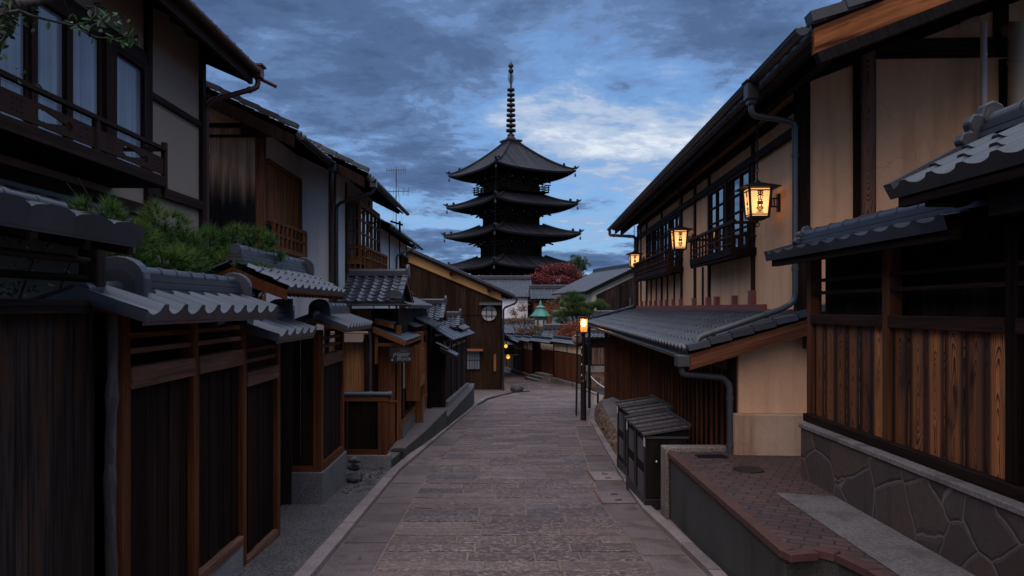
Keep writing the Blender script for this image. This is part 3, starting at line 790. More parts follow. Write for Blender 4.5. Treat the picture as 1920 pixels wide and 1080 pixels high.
mb = MB(); mb.box(-3.1, -2.62, 1.6, 4.6, .44, .47); mb.build('soffit', 'wood_dark', t)
tile_roof(t, (-2.15, 1.6, .45), (-2.15, 4.50, .45), (-2.62, 4.50, .57), (-2.62, 1.6, .57), .36, .24, 'tile_dark', amp=.022, lip=.085, step=.02, prof=prof_hump, sub=14)  # darker tile here paints in the light falloff near the frame edge
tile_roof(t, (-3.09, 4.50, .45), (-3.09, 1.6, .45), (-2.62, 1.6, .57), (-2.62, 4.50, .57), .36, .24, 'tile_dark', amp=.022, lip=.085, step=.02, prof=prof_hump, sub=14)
underside(t, (-2.17, 1.6, .42), (-2.17, 4.46, .42), (-2.6, 4.46, .5), (-2.6, 1.6, .5), .05, 'wood_dark', .45)
ridge(t, (-2.62, 1.6, .55), (-2.62, 4.46, .55), .14, .03, 1, .04, 'tile_old')

# ---- brown fence with stepped tiled coping
FC = thing('panel_fence', 'brown panelled fence with stepped grey tiled coping and granite footing', 'fence', (-2.5, 6.5, zg(6.5)))
for y in (4.88, 5.99, 7.13, 8.22):
    b = zg(y) - .02 if y > 7.5 else -2.6
    mb = MB(); mb.box(-2.555, -2.445, y - .05, y + .05, b + .05, -.05 if y < 7 else -.22); mb.build('post', 'wood_brown', FC, .006)
for (y0, y1, rt, rb, sl) in ((4.93, 5.94, -.395, -.54, -2.16), (6.04, 7.08, -.395, -.54, -2.16), (7.18, 8.17, -.625, -.765, -2.42)):
    mb = MB(); mb.box(-2.55, -2.43, y0, y1, rb, rt); mb.build('rail', 'wood_rail', FC, .006)
    mb = MB(); boards(mb, (-2.52, y0), (-2.52, y1), sl, rb, .17, .022); mb.build('boards', 'wood_dark', FC)
    for k in (1, 2):
        z = rt + k * .105; mb = MB(); mb.box(-2.535, -2.465, y0, y1, z - .02, z + .02); mb.build('slat', 'wood_rail' if k == 1 else 'wood_brown', FC, .004)
    mb = MB(); mb.box(-2.55, -2.44, y0, y1, sl - .09, sl); mb.build('sill', 'wood_rail', FC, .006)
    mb = MB(); mb.box(-2.57, -2.45, y0 - .05, y1 + .05, -3.0, sl - .09); mb.build('footing', 'granite', FC, .006)
    mb = MB(); mb.box(-2.72, -2.69, y0 - .05, y1 + .05, -2.5, rt + .35); mb.build('back_board', 'wood_black', FC)
for (y0, y1, dz) in ((4.42, 7.0, 0), (7.05, 8.45, -.235)):
    tile_roof(FC, (-2.10, y0, -.03 + dz), (-2.10, y1, -.03 + dz), (-2.46, y1, .105 + dz), (-2.46, y0, .105 + dz), .285, .4, 'tile_new', amp=.042, lip=.06, prof=prof_wave)
    tile_roof(FC, (-2.90, y1, -.03 + dz), (-2.90, y0, -.03 + dz), (-2.54, y0, .105 + dz), (-2.54, y1, .105 + dz), .285, .4, 'tile_new', amp=.042, lip=.06)
    ridge(FC, (-2.5, y0 + .45 if dz == 0 else y0, .075 + dz), (-2.5, y1 - .02, .075 + dz), .2, .15, 3, .05)
    underside(FC, (-2.12, y0 + .03, -.03 + dz), (-2.12, y1 - .03, -.03 + dz), (-2.5, y1 - .03, .07 + dz), (-2.5, y0 + .03, .07 + dz), .06, 'wood_brown')
    mb = MB(); mb.prism([(-2.10, y0, -.09 + dz), (-2.10, y0, -.02 + dz), (-2.5, y0, .13 + dz), (-2.90, y0, -.02 + dz), (-2.90, y0, -.09 + dz), (-2.5, y0, .04 + dz)], (0, .03, 0)); mb.build('verge_tile', 'tile_new', FC)
oni(FC, (-2.5, 4.86, .07), (0, 1, 0), .36, .27, .09); oni(FC, (-2.5, 6.95, .07), (0, 1, 0), .32, .26, .07); oni(FC, (-2.5, 8.40, -.16), (0, 1, 0), .32, .26, .07)
mb = MB(); mb.tube([(-2.5, 4.44, .10), (-2.5, 4.86, .12)], .055, 12); mb.build('ridge_stub', 'tile_new', FC)

# ---- roofed gate between the two brown fences
t = thing('roofed_gate', 'dark recessed gate with its own low tiled gable roof behind the brown fence', 'gate', (-2.75, 9.2, zg(9.2)))
mb = MB(); boards(mb, (-2.92, 8.30), (-2.92, 10.05), -2.62, -.12, .2, .025); mb.build('gate_panel', 'wood_dark', t)
for y in (8.36, 9.98):
    mb = MB(); mb.box(-2.93, -2.80, y - .06, y + .06, -2.62, .12); mb.build('post', 'wood_house', t)
mb = MB(); mb.box(-2.93, -2.78, 8.3, 10.05, -.12, .02); mb.build('lintel', 'wood_brown', t)
y0, y1 = 7.62, 10.42
tile_roof(t, (-2.17, y0, .215), (-2.17, y1, .215), (-2.72, y1, .47), (-2.72, y0, .47), .27, .2, 'tile_new', amp=.026, lip=.05)
tile_roof(t, (-3.33, y1, .215), (-3.33, y0, .215), (-2.78, y0, .47), (-2.78, y1, .47), .27, .2, 'tile_new', amp=.026, lip=.05)
ridge(t, (-2.75, y0 + .1, .44), (-2.75, y1 - .05, .44), .2, .16, 4, .05)
oni(t, (-2.75, y1 - .09, .44), (0, 1, 0), .3, .26, .07)
underside(t, (-2.19, y0 + .03, .2), (-2.19, y1 - .03, .2), (-2.75, y1 - .03, .42), (-2.75, y0 + .03, .42), .05, 'wood_brown', .16, rs=(.035, .04))
mb = MB(); mb.prism([(-2.2, y0 + .02, .08), (-2.2, y0 + .02, .17), (-2.75, y0 + .02, .42), (-3.3, y0 + .02, .17), (-3.3, y0 + .02, .08), (-2.75, y0 + .02, .28)], (0, .04, 0)); mb.build('bargeboard', 'wood_brown', t)

# ---- corner fence on a granite block
t = thing('corner_fence', 'brown corner fence with ball ended tiled coping on a granite block', 'fence', (-2.5, 10.7, zg(10.7)))
mb = MB(); boards(mb, (-2.90, 10.05), (-2.50, 10.05), -2.2, -.35, .2, .022, out=(0, -1, 0)); boards(mb, (-2.47, 10.12), (-2.47, 11.38), -2.2, -.80, .13, .022); mb.build('boards', 'wood_dark', t)
for x, y in ((-2.47, 10.07), (-2.47, 11.4)):
    mb = MB(); mb.box(x - .06, x + .06, y - .06, y + .06, -2.2, -.3); mb.build('post', 'wood_brown', t, .006)
mb = MB(); mb.box(-2.50, -2.40, 10.13, 11.34, -.80, -.64); mb.build('rail', 'wood_rail', t, .006)
for z in (-.53, -.42):
    mb = MB(); mb.box(-2.50, -2.44, 10.13, 11.34, z - .02, z + .02); mb.build('slat', 'wood_rail', t)
mb = MB(); mb.box(-2.50, -2.40, 10.13, 11.34, -2.2, -2.1); mb.box(-2.90, -2.53, 10.0, 10.06, -2.2, -2.12); mb.build('sill', 'wood_brown', t)
mb = MB(); mb.box(-2.95, -2.38, 9.97, 11.5, -2.95, -2.2); mb.build('footing', 'granite', t, .012)
y0, y1 = 9.85, 11.72
tile_roof(t, (-2.03, y0, -.26), (-2.03, y1, -.26), (-2.43, y1, -.10), (-2.43, y0, -.10), .2, .4, 'tile_new', amp=.036, lip=.05)
tile_roof(t, (-2.91, y1, -.26), (-2.91, y0, -.26), (-2.51, y0, -.10), (-2.51, y1, -.10), .2, .4, 'tile_new', amp=.036, lip=.05)
ridge(t, (-2.47, y0 + .3, -.13), (-2.47, y1, -.13), .2, .14, 3, .05)
oni(t, (-2.47, y0 + .28, -.13), (0, 1, 0), .3, .25, .08)
mb = MB(); mb.tube([(-2.47, y0 + .0, -.09), (-2.47, y0 + .3, -.07)], .05, 12); mb.ball((-2.47, y0 - .03, -.09), .075, 16); mb.build('ball_end', 'tile_new', t)
mb = MB(); mb.prism([(-2.03, y0, -.32), (-2.03, y0, -.25), (-2.47, y0, -.06), (-2.91, y0, -.25), (-2.91, y0, -.32), (-2.47, y0, -.14)], (0, .03, 0)); mb.build('verge_tile', 'tile_new', t)
underside(t, (-2.05, y0, -.27), (-2.05, y1, -.27), (-2.45, y1, -.14), (-2.45, y0, -.14), .06, 'wood_brown')

# ---- low screen fence across
t = thing('screen_fence', 'low dark board screen with a round tile cap on a granite base', 'fence', (-2.4, 13.05, zg(13)))
mb = MB(); boards(mb, (-2.86, 13.0), (-2.13, 13.0), -2.47, -1.62, .18, .022, out=(0, -1, 0)); mb.build('boards', 'wood_dark', t)
mb = MB(); mb.box(-2.14, -1.98, 12.93, 13.09, -2.55, -1.6); mb.build('post', 'wood_brown', t, .006)
mb = MB(); mb.box(-2.88, -2.14, 12.95, 13.05, -2.55, -2.46); mb.build('sill', 'wood_brown', t)
mb = MB(); mb.box(-2.88, -1.93, 12.9, 13.12, -3.1, -2.55); mb.build('base', 'granite', t, .012)
mb = MB(); mb.box(-2.9, -1.96, 12.92, 13.1, -1.62, -1.56); mb.build('cap_board', 'wood_brown', t)
mb = MB()
for i in range(3):
    a = -2.92 + i * .335; mb.tube([(a, 13.01, -1.515), (a + .33, 13.01, -1.515)], .058, 12); mb.tube([(a + .29, 13.01, -1.515), (a + .345, 13.01, -1.515)], .068, 12)
mb.build('tile_cap', 'tile_new', t)

# ---- house 1 : nearest left house with gallery windows
H = thing('plaster_house', 'nearest house at the left, beige plaster upper floor with big windows and pierced balcony', 'house', (-6.5, 7, zg(7)))
XW = -4.4
mb = MB(); mb.box(-10, XW, 2.0, 10.95, -2.6, 3.93); mb.build('wall', 'wall_grey', H)
F = frame(XW, 0, 0, 1, 1)
mb = MB(F)
for y in (5.4, 9.24, 10.92): mb.box(y - .06, y + .06, .002, .06, -1, 3.9)
each(mb, 'post', 'wood_house', H)
mb = MB(F); mb.box(2, 9.18, .002, .05, 2.99, 3.13); mb.build('lintel', 'wood_house', H)
mb = MB(F); mb.box(9.3, 10.86, .003, .045, 2.62, 2.70); mb.build('tie_beam', 'wood_house', H)
mb = MB(F); mb.box(2, 9.18, .002, .06, 1.12, 1.26); each(mb, 'floor_beam', 'wood_house', H)
mb = MB(F); mb.box(9.3, 10.86, .003, .06, 1.42, 1.55); mb.box(9.3, 10.86, .003, .06, .86, .98); each(mb, 'floor_beam', 'wood_house', H)
for a, b, d in ((5.46, 6.93, .03), (6.90, 7.55, .06), (7.54, 8.18, .03), (8.34, 9.17, .06)):
    window(H, F, a, b, 1.55, 2.985, 1, 1, .004, .09 if d > .05 else .075, .02, d, 'wood_house', 'frost')
mb = MB(F); mb.box(8.18, 8.34, .002, .08, 1.5, 2.985); mb.build('window_post', 'wood_house', H)
mb = MB(F); mb.box(5.47, 9.16, .045, .052, 2.02, 2.032); mb.build('window_rail', 'wood_house', H)
# balcony
BX = -3.8; b_ = MB(); b_.box(XW, BX + .03, 3.0, 8.44, 1.35, 1.47); bal = b_.build('balcony', 'wood_house', H, .006)
mb = MB(); mb.box(BX - .02, BX + .03, 3.0, 8.42, 1.76, 1.80); mb.box(XW + .06, BX - .02, 8.38, 8.42, 1.76, 1.80); mb.build('handrail', 'wood_house', bal)
for y in (4.2, 5.6, 7.0, 8.42):
    mb = MB(); mb.box(BX - .025, BX + .025, y - .03, y + .03, 1.26 if y > 8 else 1.47, 1.86 if y > 8 else 1.76); mb.build('post', 'wood_house', bal)
mb = MB()
for (ya, yb) in ((2.8, 4.17), (4.23, 5.57), (5.63, 6.97), (7.03, 8.38)):
    N = 44; zl, zh = 1.495, 1.68
    for i in range(N):
        a0, a1 = i / N, (i + 1) / N; c = (a0 + a1) / 2; y0, y1 = lerp(ya, yb, a0), lerp(ya, yb, a1)
        lo = hi = None
        if .33 < c < .73:      # gourd shaped cut-out
            w = (c - .33) / .40
            if w < .28: r = .052 * math.sin(math.pi * min(1, w / .28 * .75 + .05))
            elif w < .80: r = lerp(.050, .006, (w - .28) / .52) * (1 if w > .3 else 1)
            else: r = .035 * math.sin(math.pi * (w - .80) / .20) + .004
            m = 1.588; lo, hi = m - r, m + r
        if lo is None: mb.box(BX - .008, BX + .008, y0, y1, zl, zh, .5)
        else: mb.box(BX - .008, BX + .008, y0, y1, zl, lo, .5); mb.box(BX - .008, BX + .008, y0, y1, hi, zh, .5)
mb.build('pierced_panel', 'wood_house', bal)
mb = MB()
for (ya, yb) in ((4.23, 5.57), (5.63, 6.97), (7.03, 8.38)):
    for cc in (.16, .86):
        for i in range(3):
            for j in range(3):
                if i == 1 and j == 1: continue
                y = lerp(ya, yb, cc) + (i - 1) * .055; z = 1.588 + (j - 1) * .045
                mb.tube([(BX + .0085, y, z), (BX + .0095, y, z)], .010, 8)
mb.build('peg_holes', 'ink', bal)
# upper roof
A_, B_, C_, D_ = (-3.78, 2.0, 3.70), (-3.78, 11.44, 3.70), (-7.5, 11.44, 5.35), (-7.5, 2.0, 5.35)
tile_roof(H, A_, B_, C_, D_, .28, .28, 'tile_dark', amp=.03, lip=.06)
underside(H, (-3.82, 2, 3.66), (-3.82, 11.4, 3.66), (-7.5, 11.4, 5.29), (-7.5, 2, 5.29), .05, 'wood_house', .45)
mb = MB(); mb.box(-3.86, -3.80, 2, 11.42, 3.42, 3.62); mb.build('fascia', 'wood_house', H)
gutter(H, (-3.72, 2, 3.62), (-3.72, 11.46, 3.62), .07, 'metal_red')
mb = MB(); mb.box(-3.79, -3.65, 11.33, 11.5, 3.50, 3.70); mb.box(-3.82, -3.62, 11.31, 11.52, 3.67, 3.715); mb.build('rain_head', 'metal_red', H, .01)
downpipe(H, [(-3.72, 11.42, 3.52), (-3.72, 11.40, 3.36), (-4.28, 11.03, 3.06), (-4.36, 11.03, 2.95), (-4.36, 11.03, -1.0)], .042, 'metal_red')
mb = MB(); mb.tube([(-3.72, 11.44, 3.52), (-3.50, 11.62, 3.44)], .03, 8); mb.build('overflow_spout', 'metal_red', H)
mb = MB(); mb.prism([(-3.82, 11.36, 3.42), (-3.82, 11.36, 3.62), (-7.5, 11.36, 5.26), (-7.5, 11.36, 5.02)], (0, .05, 0)); mb.build('bargeboard', 'wood_house', H)
# lower pent roof
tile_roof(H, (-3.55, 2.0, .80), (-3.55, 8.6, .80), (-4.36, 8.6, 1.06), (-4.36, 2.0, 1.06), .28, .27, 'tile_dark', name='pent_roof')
mb = MB(); mb.box(-4.40, -4.30, 2, 8.62, 1.05, 1.11); mb.build('flashing', 'metal_dark', H)
underside(H, (-3.6, 2, .77), (-3.6, 8.55, .77), (-4.38, 8.55, 1.0), (-4.38, 2, 1.0), .05, 'wood_dark', name='pent_soffit')

# ---- house 2 : half-charred gable
H = thing('charred_board_house', 'house with a half charred board gable and a slatted cedar shutter box', 'house', (-5.5, 13.7, zg(13.7)))
XW = -4.02
mb = MB(); mb.prism([(-8.5, 12.56, -2.9), (XW - .02, 12.56, -2.9), (XW - .02, 12.56, 3.02), (-8.5, 12.56, 5.1)], (0, 2.6, 0)); mb.build('wall', 'wall_white', H)
mb = MB(); boards(mb, (-6.5, 12.56), (-4.13, 12.56), -2.2, 3.02, .15, .025, out=(0, -1, 0)); mb.build('gable_boards', 'burnt', H)
mb = MB(); mb.box(-6.5, -4.10, 12.50, 12.53, 2.86, 2.90); mb.build('batten', 'wood_black', H)
mb = MB(); mb.box(-6.5, -4.12, 12.48, 12.56, 3.03, 3.09); mb.build('batten', 'wood_black', H)
mb = MB(); mb.prism([(-6.5, 12.54, 3.10), (-4.2, 12.54, 3.10), (-6.5, 12.54, 4.1)], (0, .03, 0)); mb.build('gable_plaster', 'wall_tan', H)
mb = MB(); mb.box(-4.12, -3.98, 12.50, 12.64, -2.8, 2.9); mb.build('corner_post', 'wood_red', H, .006)
mb = MB(); mb.box(-4.30, -3.62, 12.30, 12.52, 2.86, 3.08); mb.build('purlin_end', 'wood_house', H, .008)
F = frame(XW, 0, 0, 1, 1)
mb = MB(F); boards(mb, (12.70, 0), (14.68, 0), 1.48, 2.46, .07, .045, .014, .004, (0, 1, 0))
mb.build('slatted_shutter', 'wood_orange', H)
mb = MB(F); mb.box(12.66, 14.72, .0, .09, 2.46, 2.53); mb.box(14.68, 14.74, .0, .09, 1.0, 2.46); mb.build('shutter_frame', 'wood_red', H)
lt = MB(F); lt.box(12.62, 14.78, .0, .18, .98, 1.06); lt.box(12.62, 14.78, .13, .18, 1.44, 1.50); lt.box(12.62, 14.78, .13, .17, 1.24, 1.28)
for i in range(9): y = lerp(12.66, 14.75, i / 8); lt.box(y - .025, y + .025, .135, .18, 1.06, 1.44)
lt.build('lattice_box', 'wood_orange', H)
mb = MB(F); mb.box(12.7, 14.7, .0, .02, 1.06, 1.44); mb.build('lattice_back', 'wood_black', H)
ev = dict(amp=.03, lip=.055)
tile_roof(H, (-3.3, 12.08, 2.86), (-3.3, 14.75, 2.86), (-7.6, 14.75, 4.92), (-7.6, 12.08, 4.92), .27, .27, 'tile_old', **ev)
underside(H, (-3.34, 12.12, 2.82), (-3.34, 14.75, 2.82), (-7.6, 14.75, 4.86), (-7.6, 12.12, 4.86), .06, 'wood_dark', .4)
mb = MB(); mb.prism([(-3.36, 12.08, 2.60), (-3.36, 12.08, 2.80), (-7.6, 12.08, 4.84), (-7.6, 12.08, 4.60)], (0, .07, 0)); mb.build('bargeboard', 'wood_dark', H)
mb = MB()
for i in range(14): a = lerp(0, 1, i / 14); p = Vector((-3.3, 12.10, 2.92)).lerp(Vector((-7.6, 12.10, 4.98)), a); q = Vector((-3.3, 12.10, 2.92)).lerp(Vector((-7.6, 12.10, 4.98)), a + 1 / 14); mb.beam(p + UPZ * .02, q, .16, .07)
mb.build('verge_tile', 'tile_old', H)
gutter(H, (-3.23, 12.12, 2.78), (-3.23, 14.5, 2.78), .055)
mb = MB(); mb.box(-3.31, -3.17, 14.28, 14.42, 2.62, 2.8); mb.build('rain_head', 'metal_dark', H, .01)
downpipe(H, [(-3.24, 14.35, 2.66), (-3.27, 14.36, 2.35), (-3.33, 14.62, 2.12), (-3.37, 14.86, 1.9), (-3.37, 14.86, -1.0)], .04, 'metal_dark')

# ---- house 3 : white house with lattice window
H = thing('white_lattice_house', 'white plastered house with a latticed bay window above the tiled entrance roofs', 'house', (-5, 17.2, zg(17.2)))
XW = -3.36
mb = MB(); mb.prism([(-8.5, 15.02, -3), (XW, 15.02, -3), (XW, 15.02, 2.86), (-8.5, 15.02, 5.4)], (0, 4.5, 0)); mb.build('wall', 'wall_white', H)
mb = MB(); mb.box(XW - .11, XW + .015, 14.99, 15.13, -2.5, 2.75); mb.build('corner_post', 'wood_red', H, .006)
mb = MB(); mb.box(XW - .02, XW + .02, 16.05, 16.17, .4, 2.7); mb.box(XW - .02, XW + .02, 18.85, 18.97, .4, 2.7); each(mb, 'post', 'wood_house', H)
F = frame(XW, 0, 0, 1, 1)
mb = MB(F); mb.box(16.17, 18.85, .0, .3, 2.28, 2.36); mb.box(16.17, 18.85, .0, .3, .95, 1.02); mb.build('bay_frame', 'wood_orange', H)
window(H, F, 16.2, 18.85, 1.02, 2.28, 5, 4, .26, .06, .03, .05, 'wood_orange', 'pane')
Fe = frame(XW, 16.2, 1, 0, 1)
window(H, Fe, .0, .3, 1.02, 2.28, 2, 4, .0, .04, .025, .04, 'wood_orange', 'pane')
bal = MB(F); bal.box(16.15, 19.3, .0, .42, .78, .86); bal = bal.build('window_balcony', 'wood_red', H)
mb = MB(F); mb.box(16.15, 19.3, .38, .43, 1.29, 1.34); mb.box(16.15, 16.20, .0, .38, 1.29, 1.34); mb.box(16.15, 19.3, .39, .42, 1.08, 1.11)
for i in range(13): y = lerp(16.17, 19.27, i / 12); mb.box(y - .018, y + .018, .385, .42, .86, 1.29)
for i in range(3): mb.box(16.155, 16.19, .06 + .12 * i, .09 + .12 * i, .86, 1.29)
mb.box(16.155, 16.19, .0, .38, 1.08, 1.11); mb.build('balustrade', 'wood_orange', bal)
tile_roof(H, (-2.58, 14.5, 2.60), (-2.58, 20.0, 2.60), (-7.8, 20.0, 5.2), (-7.8, 14.5, 5.2), .27, .27, 'tile_old', **ev)
underside(H, (-2.62, 14.55, 2.56), (-2.62, 19.95, 2.56), (-7.8, 19.95, 5.14), (-7.8, 14.55, 5.14), .06, 'wood_dark', .4)
mb = MB(); mb.prism([(-2.66, 14.5, 2.34), (-2.66, 14.5, 2.54), (-7.8, 14.5, 5.1), (-7.8, 14.5, 4.84)], (0, .07, 0)); mb.build('bargeboard', 'wood_dark', H)
mb = MB()
for i in range(17): a = i / 17; p = Vector((-2.58, 14.52, 2.66)).lerp(Vector((-7.8, 14.52, 5.26)), a); q = Vector((-2.58, 14.52, 2.66)).lerp(Vector((-7.8, 14.52, 5.26)), a + 1 / 17); mb.beam(p + UPZ * .02, q, .16, .07)
mb.build('verge_tile', 'tile_old', H)
gutter(H, (-2.51, 14.55, 2.52), (-2.51, 20.02, 2.52), .055)
mb = MB(); mb.box(-2.58, -2.45, 14.62, 14.76, 2.36, 2.54); mb.build('rain_head', 'metal_dark', H, .01)
downpipe(H, [(-2.51, 14.7, 2.40), (-2.53, 14.72, 2.27), (-3.22, 14.94, 2.10), (-3.30, 14.96, 2.02), (-3.30, 14.96, -.5)], .036, 'metal_dark')
mb = MB(); mb.beam((-2.62, 19.85, 2.2), (-2.95, 19.85, 2.3), .05, .05); mb.beam((-2.7, 19.85, 2.0), (-2.7, 19.85, 2.3), .05, .05); each(mb, 'eave_bracket', 'wood_dark', H)
# ---- house 4
H = thing('end_white_house', 'smaller white house with a dark framed window before the ochre gable', 'house', (-5, 23, zg(23)))
XW = -3.4
mb = MB(); mb.prism([(-8.5, 20.0, -3), (XW, 20.0, -3), (XW, 20.0, 2.3), (-8.5, 20.0, 4.7)], (0, 6.8, 0)); mb.build('wall', 'wall_white', H)
mb = MB()
for y in (22.6, 24.9, 26.72): mb.box(XW - .02, XW + .02, y - .07, y + .07, -1, 2.3)
each(mb, 'post', 'wood_house', H)
F = frame(XW, 0, 0, 1, 1); window(H, F, 25.0, 26.65, .55, 1.8, 4, 4, .04, .05, .03, .05, 'wood_red', 'pane')
mb = MB(F); mb.box(25.0, 26.65, .0, .34, .0, .08); mb.box(25.0, 26.65, .30, .34, .45, .5)
for i in range(9): y = lerp(25.03, 26.6, i / 8); mb.box(y - .02, y + .02, .3, .34, .08, .45)
mb.build('window_balcony', 'wood_red', H)
tile_roof(H, (-2.95, 19.9, 2.22), (-2.95, 27.2, 2.22), (-7.8, 27.2, 4.5), (-7.8, 19.9, 4.5), .27, .27, 'tile_old', **ev)
underside(H, (-3.0, 19.9, 2.18), (-3.0, 27.1, 2.18), (-7.8, 27.1, 4.44), (-7.8, 19.9, 4.44), .06, 'wood_dark', .5)
gutter(H, (-2.88, 19.9, 2.14), (-2.88, 27.2, 2.14), .05)
downpipe(H, [(-2.88, 24.6, 2.10), (-2.88, 24.6, 1.95), (-3.3, 23.9, 1.7), (-3.34, 23.8, 1.6), (-3.34, 23.8, -.5)], .035, 'metal_dark')
# antenna
t = thing('antenna', 'thin rooftop television aerial with two cross arms against the sky', 'antenna', (-3.1, 22, 2.2))
mb = MB(); mb.tube([(-3.1, 22, 2.1), (-3.1, 22, 4.15)], .014, 6); mb.build('mast', 'metal_pipe', t)
for z, l, k in ((4.05, .28, 9), (3.42, .36, 6)):
    mb = MB(); mb.tube([(-3.1 - l, 22, z), (-3.1 + l, 22.1, z + .03)], .010, 6)
    for i in range(k):
        f = i / (k - 1); x = lerp(-3.1 - l, -3.1 + l, f); h = .05 + .09 * f; mb.tube([(x, 22 - h * .6, z - h), (x, 22 + h * .6, z + h + .02)], .007, 4)
    mb.build('yagi_arm', 'metal_pipe', t)
mb = MB(); mb.tube([(-3.1, 22, 3.9), (-2.9, 22.3, 2.1)], .004, 4); mb.tube([(-3.1, 22, 3.4), (-3.3, 22.3, 2.2)], .004, 4); mb.build('guy_wire', 'metal_pipe', t)
# ---- shop with tiled entrance roofs
def cross_roof(parent, x0, x1, ye, yr, ze, zr, pu, pv, mat='tile_new', am=.022):
    """small roof whose ridge runs across the lane: one slope towards us, one away"""
    tile_roof(parent, (x0, ye, ze), (x1, ye, ze), (x1, yr, zr), (x0, yr, zr), pu, pv, mat, amp=am, lip=.05, sub=8)
    yb = 2 * yr - ye
    tile_roof(parent, (x1, yb, ze), (x0, yb, ze), (x0, yr, zr), (x1, yr, zr), pu, pv, mat, amp=am, lip=.05, sub=8)
    ridge(parent, (x0, yr, zr - .02), (x1 + .02, yr, zr - .02), .18, .1, 3, .05, mat)
    oni(parent, (x1 - .02, yr, zr - .03), (1, 0, 0), .24, .26, .06, mat)
    mb = MB(); mb.prism([(x1 - .06, ye + .05, ze - .08), (x1 - .06, ye + .05, ze), (x1 - .06, yr, zr - .02), (x1 - .06, yb, ze), (x1 - .06, yb, ze - .08), (x1 - .06, yr, zr - .14)], (.045, 0, 0)); mb.build('bargeboard', 'wood_orange', parent)
    mb = MB(); mb.prism([(x0, ye + .1, ze - .06), (x0, yr, zr - .1), (x0, yb, ze - .06)], (x1 - x0 - .1, 0, 0)); mb.build('gable', 'wood_dark', parent)
    mb = MB()
    for i in range(6):
        p = Vector((x1 - .03, ye, ze + .03)).lerp(Vector((x1 - .03, yr, zr + .03)), i / 6); q = Vector((x1 - .03, ye, ze + .03)).lerp(Vector((x1 - .03, yr, zr + .03)), (i + 1) / 6); mb.beam(p + UPZ * .012, q, .11, .05)
    mb.build('verge_tile', mat, parent)
def sheet_roof(parent, A, B, Cc, D, name='canopy', mat='metal_roof', t=.025, ribs=.3, fascia='wood_orange'):
    A, B, Cc, D = map(Vector, (A, B, Cc, D)); mb = MB(); n = (B - A).cross(D - A).normalized(); n = n if n.z > 0 else -n
    mb.prism([A, B, Cc, D], n * t); o = mb.build(name, mat, parent)
    if ribs:
        k = max(1, int((B - A).length / ribs)); mb = MB()
        for i in range(k + 1): u = (i + .02) / (k + .04); mb.beam(A.lerp(B, u) + n * (t + .006), D.lerp(Cc, u) + n * (t + .006), .018, .018, n)
        mb.build('seam', mat, o)
    if fascia:
        mb = MB(); mb.beam(A - UPZ * .05, D - UPZ * .05, .03, .09); mb.beam(A - UPZ * .05, B - UPZ * .05, .03, .05); mb.build('fascia', fascia, o)
    return o
H = thing('shop', 'timber shop with tiled entrance roofs, metal canopies and a black hanging sign', 'shop', (-2.8, 17, zg(17)))
mb = MB(); mb.box(-3.36, -2.08, 15.1, 20.9, -3.6, -.02); mb.box(-3.4, -2.5, 14.32, 15.1, -3.3, -.02); mb.build('wall', 'wood_dark', H)
cross_roof(H, -3.12, -1.93, 14.2, 15.35, .12, .66, .185, .16)
gutter(H, (-3.2, 14.12, .07), (-1.7, 14.12, .07), .035, 'metal_dark')
mb = MB(); mb.box(-2.98, -2.84, 14.05, 14.2, -.1, .05); mb.build('rain_head', 'metal_dark', H)
oni(H, (-2.02, 14.32, .17), (0, -1, 0), .25, .18, .08, 'tile_old')
tile_roof(H, (-1.88, 15.4, .05), (-1.88, 20.3, .05), (-2.5, 20.3, .32), (-2.5, 15.4, .32), .2, .22, 'tile_new', name='side_roof', amp=.02)
ridge(H, (-2.5, 15.8, .30), (-2.5, 20.3, .30), .16, .08, 2, .04); oni(H, (-2.5, 17.6, .30), (0, -1, 0), .2, .22, .06); oni(H, (-2.5, 20.25, .26), (0, -1, 0), .2, .22, .06)
# planked wall with canvas awning and dark box over it
mb = MB(); boards(mb, (-3.3, 14.3), (-2.5, 14.3), -2.9, -.6, .16, .025, out=(0, -1, 0)); mb.build('plank_wall', 'wood_plank', H)
mb = MB(); boards(mb, (-2.62, 14.27), (-2.46, 14.27), -2.9, -.5, .16, .05, out=(0, -1, 0)); mb.build('corner_boards', 'wood_house', H)
aw = MB(); aw.prism([(-3.2, 13.95, -.5), (-3.2, 14.28, -.42), (-3.2, 14.28, -.44), (-3.2, 13.93, -.63), (-3.2, 13.92, -.64)], (.62, 0, 0)); aw.tube([(-3.2, 14.0, -.47), (-2.5, 14.0, -.47)], .03, 8); aw.build('awning', 'canvas', H)
mb = MB(); mb.box(-3.3, -2.47, 13.98, 14.28, -.40, -.29); mb.box(-3.32, -2.45, 13.96, 14.30, -.29, -.26); mb.build('awning_box', 'iron', H)
downpipe(H, [(-2.5, 14.1, -.42), (-2.48, 14.16, -.7), (-2.48, 14.16, -2.2)], .022, 'metal_pipe')
mb = MB(); mb.tube([(-2.74, 14.15, -.66), (-2.74, 14.15, -.78)], .05, 10); mb.build('wall_lamp', 'metal_pipe', H)
# ball-ended little gable over the entrance
xr_, zr_ = -2.62, -.19
for s, xe, ze in ((1, -2.12, -.315), (-1, -3.0, -.33)):
    sheet_roof(H, (xe, 14.75, ze), (xe, 16.6, ze), (xr_, 16.6, zr_), (xr_, 14.75, zr_), 'canopy', 'metal_roof', .02, 0, None)
    mb = MB(); mb.prism([(xe, 14.72, ze - .1), (xe, 14.72, ze - .01), (xr_, 14.72, zr_ - .0), (xr_, 14.72, zr_ - .09)], (0, .05, 0)); mb.build('bargeboard', 'wood_orange', H)
mb = MB(); mb.tube([(xr_, 14.72, -.15), (xr_, 16.2, -.15)], .045, 12); mb.ball((xr_, 14.66, -.155), .088, 16); mb.build('ridge_roll', 'tile_new', H)
